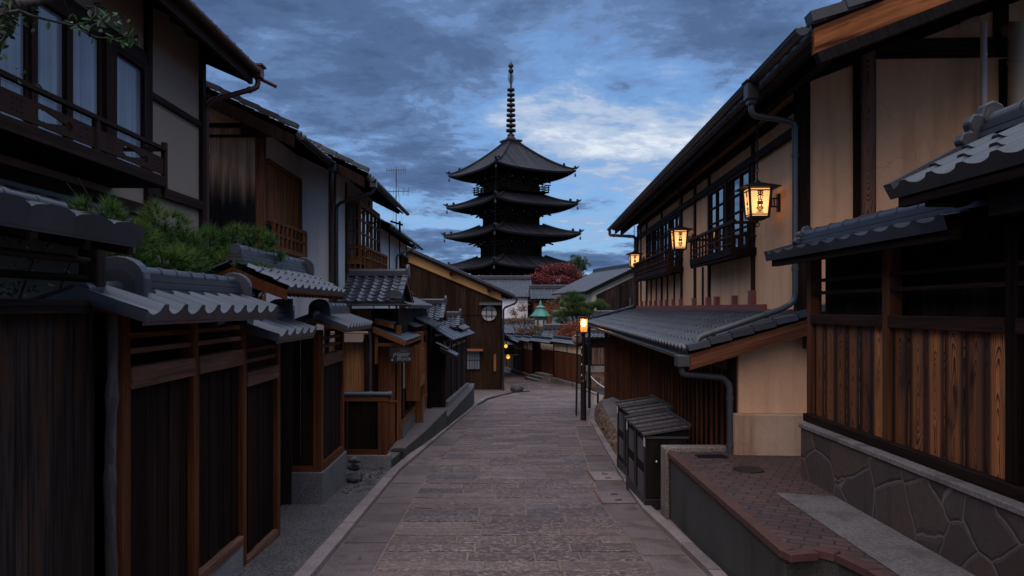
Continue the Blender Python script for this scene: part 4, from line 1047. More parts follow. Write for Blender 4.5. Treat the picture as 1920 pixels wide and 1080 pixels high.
# lower entrance canopy
cn = sheet_roof(H, (-1.86, 14.5, -.655), (-1.86, 17.4, -.655), (-2.5, 17.4, -.385), (-2.5, 14.5, -.385), 'canopy', 'metal_roof', .022, 0)
sheet_roof(H, (-1.92, 16.7, -.44), (-1.92, 18.6, -.44), (-2.4, 18.6, -.24), (-2.4, 16.7, -.24), 'canopy', 'metal_roof', .02, .16, None)
sheet_roof(H, (-1.60, 17.9, -.47), (-1.60, 20.2, -.47), (-2.35, 20.2, -.12), (-2.35, 17.9, -.12), 'canopy', 'metal_roof', .022, .15, None)
mb = MB(); mb.beam((-2.46, 14.6, -.72), (-1.95, 14.6, -.72), .05, .06); mb.box(-2.47, -2.41, 14.55, 14.61, -1.1, -.42); mb.box(-2.02, -1.95, 14.56, 14.62, -.9, -.6); each(mb, 'canopy_bracket', 'wood_orange', H)
# entrance door, shop window, posts, base
dr = MB(); dr.box(-2.48, -2.10, 15.0, 15.05, -2.85, -.72); dr = dr.build('door', 'wood_red', H)
mb = MB(); mb.box(-2.30, -2.275, 14.985, 15.0, -2.8, -.75); mb.box(-2.48, -2.1, 14.98, 15.0, -1.9, -1.86); mb.build('door_rail', 'wood_orange', dr)
mb = MB(); mb.box(-2.13, -2.03, 15.0, 15.14, -2.95, -.35); mb.build('door_post', 'wood_orange', H)
F = frame(-2.06, 0, 0, 1, 1)
mb = MB(F); mb.box(15.14, 20.0, .0, .06, -3.2, -2.35); mb.build('base', 'concrete', H)
mb = MB(F); mb.box(15.14, 20.0, .0, .08, -2.35, -2.27); mb.box(15.14, 20.0, .0, .07, -.72, -.6); mb.build('sill', 'wood_orange', H)
window(H, F, 15.16, 17.3, -2.26, -.74, 2, 1, .0, .05, .04, .06, 'wood_dark', 'pane', 'shop_window')
mb = MB(F); mb.box(15.25, 15.9, -.012, -.006, -1.85, -.8); mb.box(15.25, 15.9, .008, .012, -1.7, -.8); mb.build('window_reflection', 'wall_grey', H)  # pale panels that imitate a whitish reflection on the shop glass
bx = MB(F); bx.box(16.0, 16.06, .02, .32, -2.0, -.8); bx.box(17.1, 17.16, .02, .32, -1.9, -.8); bx.box(16.06, 17.1, .26, .31, -1.72, -1.52); bx.box(16.06, 17.1, .28, .30, -1.52, -.9); bx.build('display_box', 'wood_orange', H)
mb = MB(F); mb.box(17.28, 17.46, .02, .24, -2.85, -.55); mb.build('post', 'wood_orange', H)
mb = MB(F); mb.box(17.27, 17.47, .01, .25, -2.95, -2.85); mb.build('post_shoe', 'iron', H)
pb = MB(F); boards(pb, (17.5, 0), (19.6, 0), -2.25, -.75, .18, .03, out=(0, 1, 0)); pb = pb.build('notice_board', 'wood_dark', H)
mb = MB(F); mb.box(17.46, 17.54, .0, .1, -2.27, -.7); mb.box(19.55, 19.66, .0, .1, -2.6, -.7); each(mb, 'board_frame', 'wood_orange', pb)
# brush marks on the dark board (illegible in the photo at this distance)
mb = MB(F)
def stroke(pts, w):
    for (a, b), (c, d) in zip(pts, pts[1:]): mb.beam((a, .046, b), (c, .046, d), .006, w, (0, 1, 0))
yc = 18.55
for pts, w in (([(yc + .42, -1.16), (yc + .38, -1.42)], .07), ([(yc - .38, -1.10), (yc - .30, -1.38)], .07), ([(yc + .44, -1.27), (yc - .34, -1.25)], .05), ([(yc + .38, -1.40), (yc - .3, -1.37)], .04),
               ([(yc + .05, -1.30), (yc + .02, -1.52)], .06), ([(yc + .34, -1.60), (yc - .2, -1.57)], .06), ([(yc + .32, -1.60), (yc + .28, -1.76)], .06), ([(yc - .18, -1.57), (yc - .14, -1.74)], .06),
               ([(yc + .3, -1.68), (yc - .15, -1.66)], .04), ([(yc + .28, -1.76), (yc - .14, -1.74)], .05), ([(yc + .05, -1.78), (yc + .03, -1.92)], .05), ([(yc + .2, -1.92), (yc - .16, -1.90)], .06), ([(yc + .2, -1.92), (yc + .18, -2.0)], .05), ([(yc + .18, -2.0), (yc - .1, -1.98)], .04)):
    stroke(pts, w)
mb.build('brush_lettering', 'white', pb)
# hanging sign
t = thing('hanging_sign', 'small black hanging shop sign with white script lettering under the metal canopy', 'sign', (-1.98, 14.58, -1.0))
mb = MB(); mb.box(-2.16, -1.72, 14.40, 14.43, -1.06, -.79); mb.build('panel', 'lamp_black', t, .004)
mb = MB(); mb.box(-2.16, -1.72, 14.405, 14.425, -.78, -.76); mb.tube([(-2.1, 14.415, -.78), (-2.1, 14.415, -.70)], .008, 6); mb.tube([(-1.8, 14.415, -.78), (-1.8, 14.415, -.70)], .008, 6); mb.build('bracket', 'iron', t)
mb = MB(); text_mesh('Happy', .115, (-1.93, 14.397, -.895), (1, 0, .06), (0, 0, 1), mb, .0, .35); text_mesh('Bicycle', .10, (-1.885, 14.397, -.985), (1, 0, 0), (0, 0, 1), mb, .0, .35)
text_mesh('やすみや', .032, (-1.88, 14.397, -.835), (1, 0, 0), (0, 0, 1), mb); mb.ball((-2.105, 14.399, -1.015), .022, 10, .9); mb.tube([(-2.09, 14.398, -1.0), (-2.075, 14.398, -.88)], .004, 5); mb.build('lettering', 'letter', t)

# ---- raised footway beside the shop (two level terraces, wedge-shaped against the falling lane)
def terrace(z, pts):
    mb = MB(); mb.prism([(x, y, z - .03) for x, y in pts], (0, 0, -1.6)); struct(mb.build('terrace_side', 'granite_dark'))
    mb = MB(); mb.prism([(x + .008, y, z) for x, y in pts], (0, 0, -.03)); struct(mb.build('raised_footway', 'footway_top'))
terrace(-2.66, [(-2.1, 13.15), (-1.93, 13.15), (-1.66, 16), (-1.44, 19.5), (-1.44, 19.7), (-2.1, 19.7)])
terrace(-2.86, [(-2.1, 19.72), (-1.42, 19.72), (-1.02, 26.4), (-1.02, 28.2), (-2.1, 28.2)])
mb = MB(); mb.tube([(-1.9, 13.9, -2.657), (-1.9, 13.9, -2.645)], .16, 20); tag(mb.build('manhole_cover', 'iron'), 'small dark round cover set in the raised footway by the screen fence', 'manhole cover')

# ---- grey boarded yard wall with little doorway
H = thing('boarded_yard_wall', 'grey boarded yard wall with a small hooded doorway and tiled roofs behind', 'wall', (-1.6, 24, zg(24)))
mb = MB(); mb.prism([(-1.66, 21.6, -3.8), (-1.29, 27, -3.8), (-2.6, 27, -3.8), (-2.6, 21.6, -3.8)], (0, 0, 2.95)); mb.build('wall', 'wood_dark', H)
mb = MB(); boards(mb, (-1.66, 21.65), (-1.29, 27.0), -2.72, -1.25, .22, .025); mb.build('boards', 'wood_grey', H)
mb = MB()
for i in range(5):
    u = i / 4; mb.box(lerp(-1.66, -1.29, u) - .02, lerp(-1.66, -1.29, u) + .05, lerp(21.7, 26.95, u) - .05, lerp(21.7, 26.95, u) + .05, -2.8, -.95)
each(mb, 'post', 'wood_house', H)
mb = MB(); mb.beam((-1.60, 21.6, -2.8), (-1.23, 27.0, -2.8), .14, .18); mb.build('base', 'granite', H)
mb = MB(); mb.beam((-1.66, 21.65, -1.09), (-1.29, 27.0, -1.09), .04, .26); mb.build('plaster_band', 'wall_grey', H)
mb = MB()
for i in range(4):
    u = (i + .5) / 4; mb.beam((lerp(-1.64, -1.27, u) + .01, lerp(21.65, 27, u) - .3, -1.07), (lerp(-1.64, -1.27, u) + .035, lerp(21.65, 27, u) + .3, -1.07), .03, .13)
mb.build('vent_openings', 'ink', H)
sheet_roof(H, (-1.40, 21.5, -.94), (-.98, 27.3, -.94), (-1.55, 27.3, -.60), (-1.98, 21.5, -.60), 'canopy', 'metal_roof', .025, .7, None)
mb = MB(); mb.box(-2.6, -1.66, 21.5, 21.6, -3.6, -1.0); mb.build('end_wall', 'wood_black', H)  # black face stands in for the shade inside the doorway
mb = MB(); mb.box(-1.70, -1.60, 21.42, 21.54, -2.9, -1.2); mb.build('door_post', 'wood_house', H)
sheet_roof(H, (-1.26, 20.9, -1.36), (-1.26, 21.9, -1.36), (-1.72, 21.9, -1.12), (-1.72, 20.9, -1.12), 'door_hood', 'metal_roof', .025, 0, 'wood_house')
mb = MB(); tile_field(mb, (-1.5, 20.95, -1.16), (-1.5, 21.6, -1.16), (-1.85, 21.6, -.98), (-1.85, 20.95, -.98), .16, .12, .015, .012, sub=6); mb.build('hood_tiles', 'tile_new', H)
# little tiled roofs stepping down behind it
t = thing('tiled_outbuilding', 'small tiled outbuilding roof between the shop and the boarded yard wall', 'outbuilding', (-2.2, 21.5, zg(21.5)))
mb = MB(); mb.box(-2.7, -1.98, 20.95, 22.2, -3.8, -.33); mb.build('wall', 'wood_dark', t); cross_roof(t, -2.72, -1.62, 20.6, 21.6, -.33, .12, .2, .15)
t = thing('tiled_outbuilding', 'lowest tiled roof, beside the round windowed gable house', 'outbuilding', (-1.8, 25, zg(25)))
mb = MB(); mb.box(-2.6, -1.5, 24.2, 26.6, -3.9, -.62); mb.build('wall', 'wood_dark', t); cross_roof(t, -2.35, -1.38, 24.0, 24.9, -.62, -.26, .2, .15); ridge(t, (-1.5, 24.9, -.55), (-1.4, 26.8, -.55), .16, .1, 3, .05)
mb = MB(); tile_field(mb, (-1.28, 24.5, -.72), (-1.15, 26.9, -.72), (-1.55, 26.9, -.5), (-1.7, 24.5, -.5), .2, .15, sub=6); mb.build('side_roof', 'tile_new', t)

# ---- dark gabled house with the round window
H = thing('round_window_house', 'dark boarded gable house with round paper window and ochre strip under its eaves', 'house', (-3.5, 40, zg(38)))
Y = 36.0; sl = .445
rz = lambda x: .62 + sl * (.55 - x)
mb = MB(); mb.prism([(-8, Y, -4.4), (-.02, Y, -4.4), (-.02, Y, rz(0) - .2), (-8, Y, rz(-8) - .2)], (0, 9, 0)); mb.build('wall', 'wall_ochre', H)
bt = lambda x: .283 + .418 * (-.05 - x)
mb = MB(); boards(mb, (-8, Y), (0, Y), -4.3, lambda u: bt(-8 + 8 * u), .24, .03, .004, .004, (0, -1, 0)); mb.build('gable_boards', 'wood_side', H)
mb = MB(); boards(mb, (0, Y), (0, Y + 9), -4.5, .25, .3, .03, out=(1, 0, 0)); mb.build('side_boards', 'wood_dark', H)
mb = MB(); mb.beam((-8, Y - .045, bt(-8) + .02), (0, Y - .045, bt(0) + .02), .04, .09); mb.beam((-4.5, Y - .04, -.36), (-.1, Y - .04, -.36), .02, .03); mb.box(-.05, .05, Y - .06, Y + .06, -4.2, .35); mb.build('trim', 'wood_black', H)
tile_roof(H, (.66, 35.55, .60), (.66, 45.3, .60), (-8.5, 45.3, .60 + sl * 9.16), (-8.5, 35.55, .60 + sl * 9.16), .3, .3, 'tile_old', amp=.03, sub=6)
mb = MB(); mb.prism([(.66, 35.58, .50), (.66, 35.58, .60), (-8.5, 35.58, .60 + sl * 9.16), (-8.5, 35.58, .50 + sl * 9.16)], (0, .08, 0)); mb.build('verge_board', 'tile_old', H)
underside(H, (.6, 35.6, .54), (.6, 45.2, .54), (-8.5, 45.2, .54 + sl * 9.1), (-8.5, 35.6, .54 + sl * 9.1), .06, 'wood_black', .35)
mb = MB()
for x in (-4.6, -2.4, -.6): mb.box(x - .07, x + .07, 35.3, 36, rz(x) - .38, rz(x) - .22)
each(mb, 'purlin_end', 'wood_dark', H)
gutter(H, (.74, 35.2, .50), (.74, 45.2, .50), .06)
downpipe(H, [(.74, 35.4, .44), (.70, 35.45, .22), (.16, 35.85, .0), (.10, 35.88, -.1), (.10, 35.88, -4.1)], .045, 'metal_dark')
w = MB(); c = Vector((-.59, 35.93, -.26)); w.lathe(c, [(.365, -.02), (.395, -.02), (.395, .03), (.365, .03), (.365, -.02)], 32, axis='y'); w = w.build('round_window', 'wood_black', H)
mb = MB(); mb.lathe(c + Vector((0, .02, 0)), [(.0005, 0), (.37, 0)], 32, axis='y'); mb.build('paper_screen', 'shoji', w)
mb = MB()
for d in (-.13, .13): mb.box(c.x + d - .012, c.x + d + .012, 35.90, 35.925, c.z - .345, c.z + .345); mb.box(c.x - .345, c.x + .345, 35.895, 35.92, c.z + d * 1.2 - .012, c.z + d * 1.2 + .012)
mb.build('glazing_bars', 'wood_black', w)
mb = MB(); mb.prism([(-1.05, 35.55, .19), (-1.05, 36, .28), (-1.05, 36, .21), (-1.05, 35.55, .13)], (1.06, 0, 0)); mb.build('window_hood', 'metal_roof', H)
window(H, frame(-1.55, Y, 1, 0, 1), -.15, .55, -3.0, -2.05, 5, 2, .03, .05, .02, .05, 'wood_dark', 'frost')
mb = MB(); mb.box(-1.72, -.88, 35.6, 35.98, -2.07, -1.98); mb.build('window_shelf', 'wood_plank', H)
mb = MB(); mb.box(-.37, -.25, 35.90, 35.97, -3.06, -2.24); mb.build('name_board', 'wood_plank', H)
mb = MB(); mb.box(-8, .04, 35.9, 36, -4.3, -3.95); mb.build('base', 'granite', H)

# ================================================================== RIGHT SIDE
# ---- long lantern house
F = frame(3.71, 9.2, .045, 1, -1)
def Wd(a, b, z): return F @ Vector((a, b, z))
H = thing('lantern_house', 'long two storey ochre plastered house with lit hanging lanterns and a tiled pent roof', 'house', (5.0, 14, zg(14)))
mb = MB(F); mb.prism([(0, 0, -.1), (0, 0, 2.75), (0, -7.5, 5.6), (0, -7.5, -.1)], (14.65, 0, 0)); mb.build('upper_wall', 'wall_tan', H)
mb = MB(F); mb.prism([(0, .80, -3.9), (0, .80, -.46), (0, -.1, -.16), (0, -7.5, -.16), (0, -7.5, -3.9)], (17.4, 0, 0)); mb.build('lower_wall', 'wall_tan', H)
mb = MB(F)
for a, w in ((.03, .10), (2.02, .055), (4.85, .055), (6.1, .055), (7.5, .055), (10.1, .05), (12.7, .05), (13.9, .04), (14.6, .06)): mb.box(a - w, a + w, .002, .04, .05, 2.6)
for a in (8.4, 9.3, 11.0, 11.9, 5.4): mb.box(a - .03, a + .03, .002, .03, .05, .8)
each(mb, 'post', 'wood_house', H)
mb = MB(F); mb.box(.1, 14.6, .003, .07, 2.16, 2.27); mb.box(.1, 14.6, .003, .05, 2.48, 2.6); each(mb, 'wall_beam', 'wood_dark', H)
mb = MB(F)
for a, w in ((2.02, .10), (3.0, .07), (4.2, .09), (4.85, .09), (6.1, .08), (7.5, .07), (8.4, .06), (9.3, .06), (10.1, .06), (11.0, .06), (11.9, .06), (12.7, .06), (13.6, .06)): mb.box(a - w, a + w, .004, .07, .05, .20 if w < .1 else .26)
each(mb, 'post_foot', 'red_paint', H)
mb = MB(F); mb.box(1.4, 14.6, .004, .08, -.02, .05); mb.box(.2, 14.6, .02, .10, -.07, -.021); mb.build('base_board', 'red_paint', H)
for a0, a1, n in ((2.09, 4.79, 5), (7.56, 10.05, 5), (10.15, 12.65, 5)):
    window(H, F, a0, a1, .93, 2.15, n, 4, .01, .05, .028, .045, 'wood_house', 'pane')
    mb = MB(F); mb.box((a0 + a1) / 2 - .05, (a0 + a1) / 2 + .05, .012, .075, .93, 2.15); mb.build('window_post', 'wood_house', H)
for a0, a1 in ((1.9, 4.85), (7.35, 12.85)):
    bl = MB(F); bl.box(a0, a1, .0, .38, .79, .90); bl.box(a0 - .05, a1 + .05, .30, .36, .74, .789); bl = bl.build('balcony', 'wood_dark', H)
    mb = MB(F); mb.box(a0 - .14, a1 + .14, .335, .385, 1.25, 1.30); mb.box(a0, a0 + .05, -.0, .335, 1.25, 1.295); mb.box(a1 - .05, a1, 0, .335, 1.25, 1.295)
    mb.box(a0, a1, .35, .37, 1.06, 1.09); mb.box(a0 + .01, a0 + .04, 0, .35, 1.06, 1.09); mb.box(a0, a1, .35, .37, .95, .975)
    n = int((a1 - a0) / .24)
    for i in range(n + 1): a = lerp(a0 + .02, a1 - .02, i / n); mb.box(a - .016, a + .016, .345, .375, .9, 1.25)
    for b in (.12, .23): mb.box(a0 + .01, a0 + .04, b - .015, b + .015, .9, 1.25)
    mb.build('balustrade', 'wood_house', bl)
# gable wall towards us
mb = MB(F)
mb.box(-.035, -.002, -.68, -.61, -.1, 3.2); mb.box(-.03, -.002, -2.47, -2.35, 1.0, 3.02); mb.box(-.035, -.002, -2.45, -2.28, 3.30, 4.2); each(mb, 'gable_post', 'wood_dark', H)
mb = MB(F); mb.box(-.045, -.002, -.87, -.69, -.1, 3.2); mb.build('gable_post', 'rings_beam', H)
mb = MB(F); mb.box(-.05, -.002, -6, -.88, 3.05, 3.28); mb.build('gable_beam', 'wood_house', H)
mb = MB(F); mb.box(-.10, .02, -.06, .10, -.1, 2.9); mb.build('corner_post', 'wood_dark', H)
for b, r, zt, m, l in ((-2.07, .036, 3.46, 'pipe_white', 'thin'), (-2.44, .092, 3.36, 'pipe_beige', 'thick')):
    mb = MB(F); pts = [(-.02, b + .0, zt), (-.06, b, zt), (-.13 - r, b, zt - .03), (-.15 - r, b, zt - .14), (-.15 - r, b, -.2)]; pts = [(-.0, b + (.16 if r < .05 else .2), zt), (-.12 - r, b + .08, zt + .01), (-.14 - r, b, zt - .05), (-.14 - r, b, -.2)] if r < .05 else [(0, b + .0, zt), (-.08, b, zt), (-.16, b, zt - .02), (-.2, b, zt - .12), (-.2, b, -.2)]
    mb.tube(pts, r, 14); mb.tube([(pts[-1][0], b, zt - .45), (pts[-1][0], b, zt - .42)], r * 1.12, 14); mb.build('wall_pipe', m, H)
# main roof
ze = 2.74; er = lambda b: ze + .38 * (.61 - b)
A_, B_, C_, D_ = Wd(-1.95, .60, ze), Wd(16.5, .66, ze), Wd(16.5, -5, er(-5)), Wd(-1.95, -5, er(-5))
tile_roof(H, A_, B_, C_, D_, .29, .29, 'tile', amp=.04, lip=.07, caps=.05)
underside(H, Wd(-1.9, .56, ze - .05), Wd(16.4, .62, ze - .05), Wd(16.4, -5, er(-5) - .05), Wd(-1.9, -5, er(-5) - .05), .05, 'wood_plank', .46, rs=(.06, .09), rmat='wood_dark')
mb = MB(F); mb.box(-1.93, 16.45, .50, .555, ze - .20, ze - .05); mb.box(-1.93, 16.45, .26, .36, ze - .22, ze - .1); mb.build('fascia', 'wood_dark', H)
gutter(H, Wd(-2.0, .70, ze - .03), Wd(16.55, .74, ze - .03), .07)
mb = MB(F); mb.prism([(-1.97, .58, ze - .02), (-1.97, -5, er(-5) - .02), (-1.97, -5, er(-5) - .30), (-1.97, .58, ze - .27)], (.07, 0, 0)); mb.build('bargeboard', 'barge', H)
mb = MB(F); mb.prism([(-1.985, .52, ze - .36), (-1.985, .56, ze - .262), (-1.985, -5, er(-5) - .295), (-1.985, -5, er(-5) - .41)], (.10, 0, 0)); mb.build('bargeboard_strip', 'wood_black', H)
mb = MB()
for i in range(17):
    p = Wd(-1.93, .62, ze + .05).lerp(Wd(-1.93, -5, er(-5) + .05), i / 17); q = Wd(-1.93, .62, ze + .05).lerp(Wd(-1.93, -5, er(-5) + .05), (i + 1) / 17); mb.beam(p + UPZ * .03, q, .17, .10)
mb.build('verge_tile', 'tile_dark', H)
rh = MB(); c = Wd(-.35, .72, ze - .17); rh.box(c.x - .07, c.x + .07, c.y - .08, c.y + .08, c.z - .10, c.z + .10); rh.box(c.x - .09, c.x + .09, c.y - .10, c.y + .10, c.z + .10, c.z + .13); rh.box(c.x - .05, c.x + .05, c.y - .06, c.y + .06, c.z - .16, c.z - .10); rh.build('rain_head', 'metal_dark', H, .01)
pp = [c - UPZ * .12, c - UPZ * .28, Wd(-.12, .24, 2.28), Wd(-.12, .13, 2.24), Wd(-.12, .13, .08), Wd(-.14, .30, -.02), Wd(-.22, 1.32, -.36), Wd(-.26, 1.36, -.50)]
downpipe(H, pp, .037, 'metal_pipe')
c2 = Wd(16.3, .74, ze - .1)
downpipe(H, [c2, c2 - UPZ * .16, Wd(14.75, .12, 2.28), Wd(14.7, .08, 2.2), Wd(14.7, .08, .05), Wd(14.9, .3, -.03), Wd(18.3, 1.38, -.42)], .05, 'metal_dark')
# pent roof
zp, zt, b0 = -.53, -.10, 1.46
A_, B_, C_, D_ = Wd(-.28, b0, zp), Wd(18.6, b0, zp), Wd(18.6, .04, zt), Wd(-.28, .04, zt)
tile_roof(H, A_, B_, C_, D_, .245, .24, 'tile', name='pent_roof', amp=.046, lip=.05, caps=.055, step=.034)
mb = MB(F); mb.box(-.25, 18.5, .02, .16, zt - .02, zt + .06); mb.build('pent_flashing', 'tile_dark', H)
underside(H, Wd(-.25, b0 - .03, zp - .03), Wd(18.5, b0 - .03, zp - .03), Wd(18.5, .1, zt - .05), Wd(-.25, .1, zt - .05), .05, 'wood_red', .45, name='pent_soffit')
gutter(H, Wd(-.3, b0 + .06, zp - .04), Wd(18.65, b0 + .06, zp - .04), .055)
mb = MB(F); mb.prism([(-.31, b0 - .02, zp - .03), (-.31, -.9, zp - .03 + (zt - zp) / 1.42 * (b0 + .88)), (-.31, -.9, zp - .22 + (zt - zp) / 1.42 * (b0 + .88)), (-.31, b0 - .02, zp - .22)], (.06, 0, 0)); mb.build('pent_bargeboard', 'wood_red', H)
for e in (-.26, 18.58):
    n = 8; mb = MB()
    for i in range(n): p = Wd(e, b0, zp + .03).lerp(Wd(e, -.6, zp + .03 + (zt - zp) * 2.06 / 1.42), i / n); q = Wd(e, b0, zp + .03).lerp(Wd(e, -.6, zp + .03 + (zt - zp) * 2.06 / 1.42), (i + .98) / n); mb.beam(p + UPZ * .02, q, .2, .075)
    mb.build('pent_verge_tile', 'tile', H)
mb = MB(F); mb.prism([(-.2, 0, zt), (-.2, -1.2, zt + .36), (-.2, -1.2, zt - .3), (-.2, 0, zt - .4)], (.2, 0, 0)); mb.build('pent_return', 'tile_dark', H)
c = Wd(-.26, b0 + .06, zp - .10); mb = MB(); mb.box(c.x - .075, c.x + .075, c.y - .09, c.y + .09, c.z - .08, c.z + .06); mb.build('rain_head', 'metal_pipe', H, .01)
downpipe(H, [c - UPZ * .06, c - UPZ * .17, Wd(-.06, .98, -.86), Wd(-.06, .90, -.95), Wd(-.06, .90, -1.86)], .038, 'metal_pipe')
# lower street wall
mb = MB(F); boards(mb, (.25, .80), (17.4, .80), -3.9, -.62, .3, .02, .004, .003, (0, 1, 0)); mb.build('street_boards', 'wood_dark', H)
mb = MB(F)
for i in range(57): a = .28 + i * .30; mb.box(a - .02, a + .02, .82, .848, -3.9, -.80)
mb.build('battens', 'wood_red', H)
mb = MB(F)
for i in range(10): a = .25 + i * 1.72; mb.box(a + .05, a + 1.66, .80, .835, -.80, -.60)
mb.build('frieze_board', 'wood_red', H)
mb = MB(F); mb.box(.0, .24, .78, .86, -3.3, -.5); mb.build('lower_corner_post', 'wood_dark', H)
mb = MB(F); mb.box(.25, 17.5, .80, .90, -4.2, -3.32); mb.build('base', 'granite', H)
mb = MB(F); mb.box(14.0, 14.5, .85, .97, -.92, -.75)
vent = mb.build('wall_vent', 'iron', H)
mb = MB(F)
for k in range(4): mb.box(13.985, 14.515, .86, .985, -.915 + k * .045, -.895 + k * .045)
mb.build('louvre', 'metal_pipe', vent)
mb = MB(F); pl = [(-.10, -.35), (-.13, .2), (-.11, .84), (0, .90), (.04, .9), (.04, -.35)]; mb.prism([(a, b, -2.2) for a, b in pl], (0, 0, .90)); mb.build('plinth', 'plinth', H, .015)
mb = MB(F); mb.tube([(17.3, 1.36, -.6), (17.3, 1.36, -3.6)], .05, 10); mb.build('corner_pole', 'iron', H)
# ---- hanging lanterns
def lantern(label):
    F2 = F @ Matrix.Translation((.85, .30, 0)); o = F2 @ Vector((0, 0, 1.17)); t = thing('wall_lantern', label, 'lantern', o, 'lanterns along the ochre wall')
    tw, bw, z1, z0 = .145, .118, 1.605, 1.215
    mb = MB(F2)
    for sx in (-1, 1):
        for sy in (-1, 1): mb.beam((sx * bw, sy * bw, z0), (sx * tw, sy * tw, z1), .026, .026)
    for f in (0, .085, .90, 1):
        h = lerp(bw, tw, f); z = lerp(z0, z1, f); th = .014 if f in (.085, .90) else .026
        for s in (-1, 1): mb.beam((-h, s * h, z), (h, s * h, z), th, th); mb.beam((s * h, -h, z), (s * h, h, z), th, th)
    mb.build('frame', 'iron', t)
    for ax in (0, 1):
        for s in (-1, 1):
            k = .004
            def P(u, f):
                h = lerp(bw, tw, f) - k; z = lerp(z0, z1, f); return (s * h, u * h, z) if ax == 0 else (u * h, s * h, z)
            mb = MB(F2); mb.quad(P(-1, 0), P(1, 0), P(1, 1), P(-1, 1)); pn = mb.build('paper_panel', 'paper', t)
            mb = MB(F2)
            for ch, f, sz in (('東', .775, .088), ('山', .61, .062), ('艸', .435, .086), ('堂', .225, .098)):
                h = lerp(bw, tw, f) + .001; z = lerp(z0, z1, f)
                O = (s * h, 0, z) if ax == 0 else (0, s * h, z)
                sgn = (1 if s > 0 else -1) if ax == 0 else (-1 if s > 0 else 1)
                ex = (0, sgn, 0) if ax == 0 else (sgn, 0, 0); tl = (tw - bw) / (z1 - z0); ez = (s * tl, 0, 1) if ax == 0 else (0, s * tl, 1)
                [text_mesh(ch, sz, Vector(O) + Vector(ex) * dx_ + Vector(ez) * dz_, ex, ez, mb) for dx_ in (-.0036, 0, .0036) for dz_ in (-.002, .002)]
            mb.build('lettering', 'ink', pn)
    mb = MB(F2); e = .245; h0, h1 = 1.612, 1.70
    mb.add([(-e, -e, h0), (e, -e, h0), (e, e, h0), (-e, e, h0), (0, 0, h1)], [(0, 1, 4), (1, 2, 4), (2, 3, 4), (3, 0, 4)], None, .5)
    mb.add([(-e, -e, h0 - .012), (e, -e, h0 - .012), (e, e, h0 - .012), (-e, e, h0 - .012), (-e, -e, h0), (e, -e, h0), (e, e, h0), (-e, e, h0)], [(0, 1, 2, 3), (0, 1, 5, 4), (1, 2, 6, 5), (2, 3, 7, 6), (3, 0, 4, 7)], None, .5)
    mb.lathe((0, 0, 1.68), [(.045, 0), (.04, .025), (.015, .04), (.012, .07)], 10); mb.build('hat', 'iron', t)
    mb = MB(F2); mb.add([(-.13, -.13, z0), (.13, -.13, z0), (.13, .13, z0), (-.13, .13, z0), (-.07, -.07, z0 - .04), (.07, -.07, z0 - .04), (.07, .07, z0 - .04), (-.07, .07, z0 - .04)],
        [(0, 1, 2, 3), (4, 5, 6, 7), (0, 1, 5, 4), (1, 2, 6, 5), (2, 3, 7, 6), (3, 0, 4, 7)], None, .5)
    mb.lathe((0, 0, z0 - .07), [(.018, 0), (.02, .03)], 8)
    mb.tube([(.0, .028 * math.sin(a), z0 - .095 + .028 * math.cos(a)) for a in [i * math.pi / 6 for i in range(13)]], .008, 6); mb.build('tray', 'iron', t)
    mb = MB(F2)
    for z in (1.47, 1.36): mb.box(-.012, .012, -.29, -.12, z - .01, z + .01)
    for b in (-.19, -.225): mb.box(-.01, .01, b - .008, b + .008, 1.36, 1.47)
    mb.box(-.035, .035, -.298, -.262, 1.29, 1.53); mb.build('bracket', 'iron', t)
    mb = MB(F2); z = 1.76
    for i in range(14):
        a = (i % 2) * math.pi / 2; mb.tube([(math.cos(a) * .017 * math.cos(q), math.sin(a) * .017 * math.cos(q), z + .036 + .036 * math.sin(q)) for q in [k * math.pi / 4 for k in range(9)]], .006, 5); z += .058
    mb.build('chain', 'iron', t)
    mb = MB(F2); mb.ball((0, 0, 1.40), .03, 10); mb.build('bulb', 'lampglass', t)
    ld = bpy.data.lights.new('bulb_light', 'POINT'); ld.energy = LANTERN_W; ld.color = (1, .64, .33); ld.shadow_soft_size = .07
    lo = bpy.data.objects.new('bulb_light', ld); C.objects.link(lo); lo.parent = t; lo.location = (F2 @ Vector((0, 0, 1.385))) - t.location
    return t
LANTERN_W = 1.0
l1 = lantern('largest, nearest lit paper lantern with black characters on the ochre wall')
for a, lb in ((6.3, 'middle lit paper lantern, between the two latticed windows'), (13.3, 'farthest and smallest lit paper lantern, by the end of the eave')):
    c = copy_tree(l1); c.location = Vector(l1.location) + (Wd(a, 0, 0) - Wd(.85, 0, 0)); c['label'] = lb

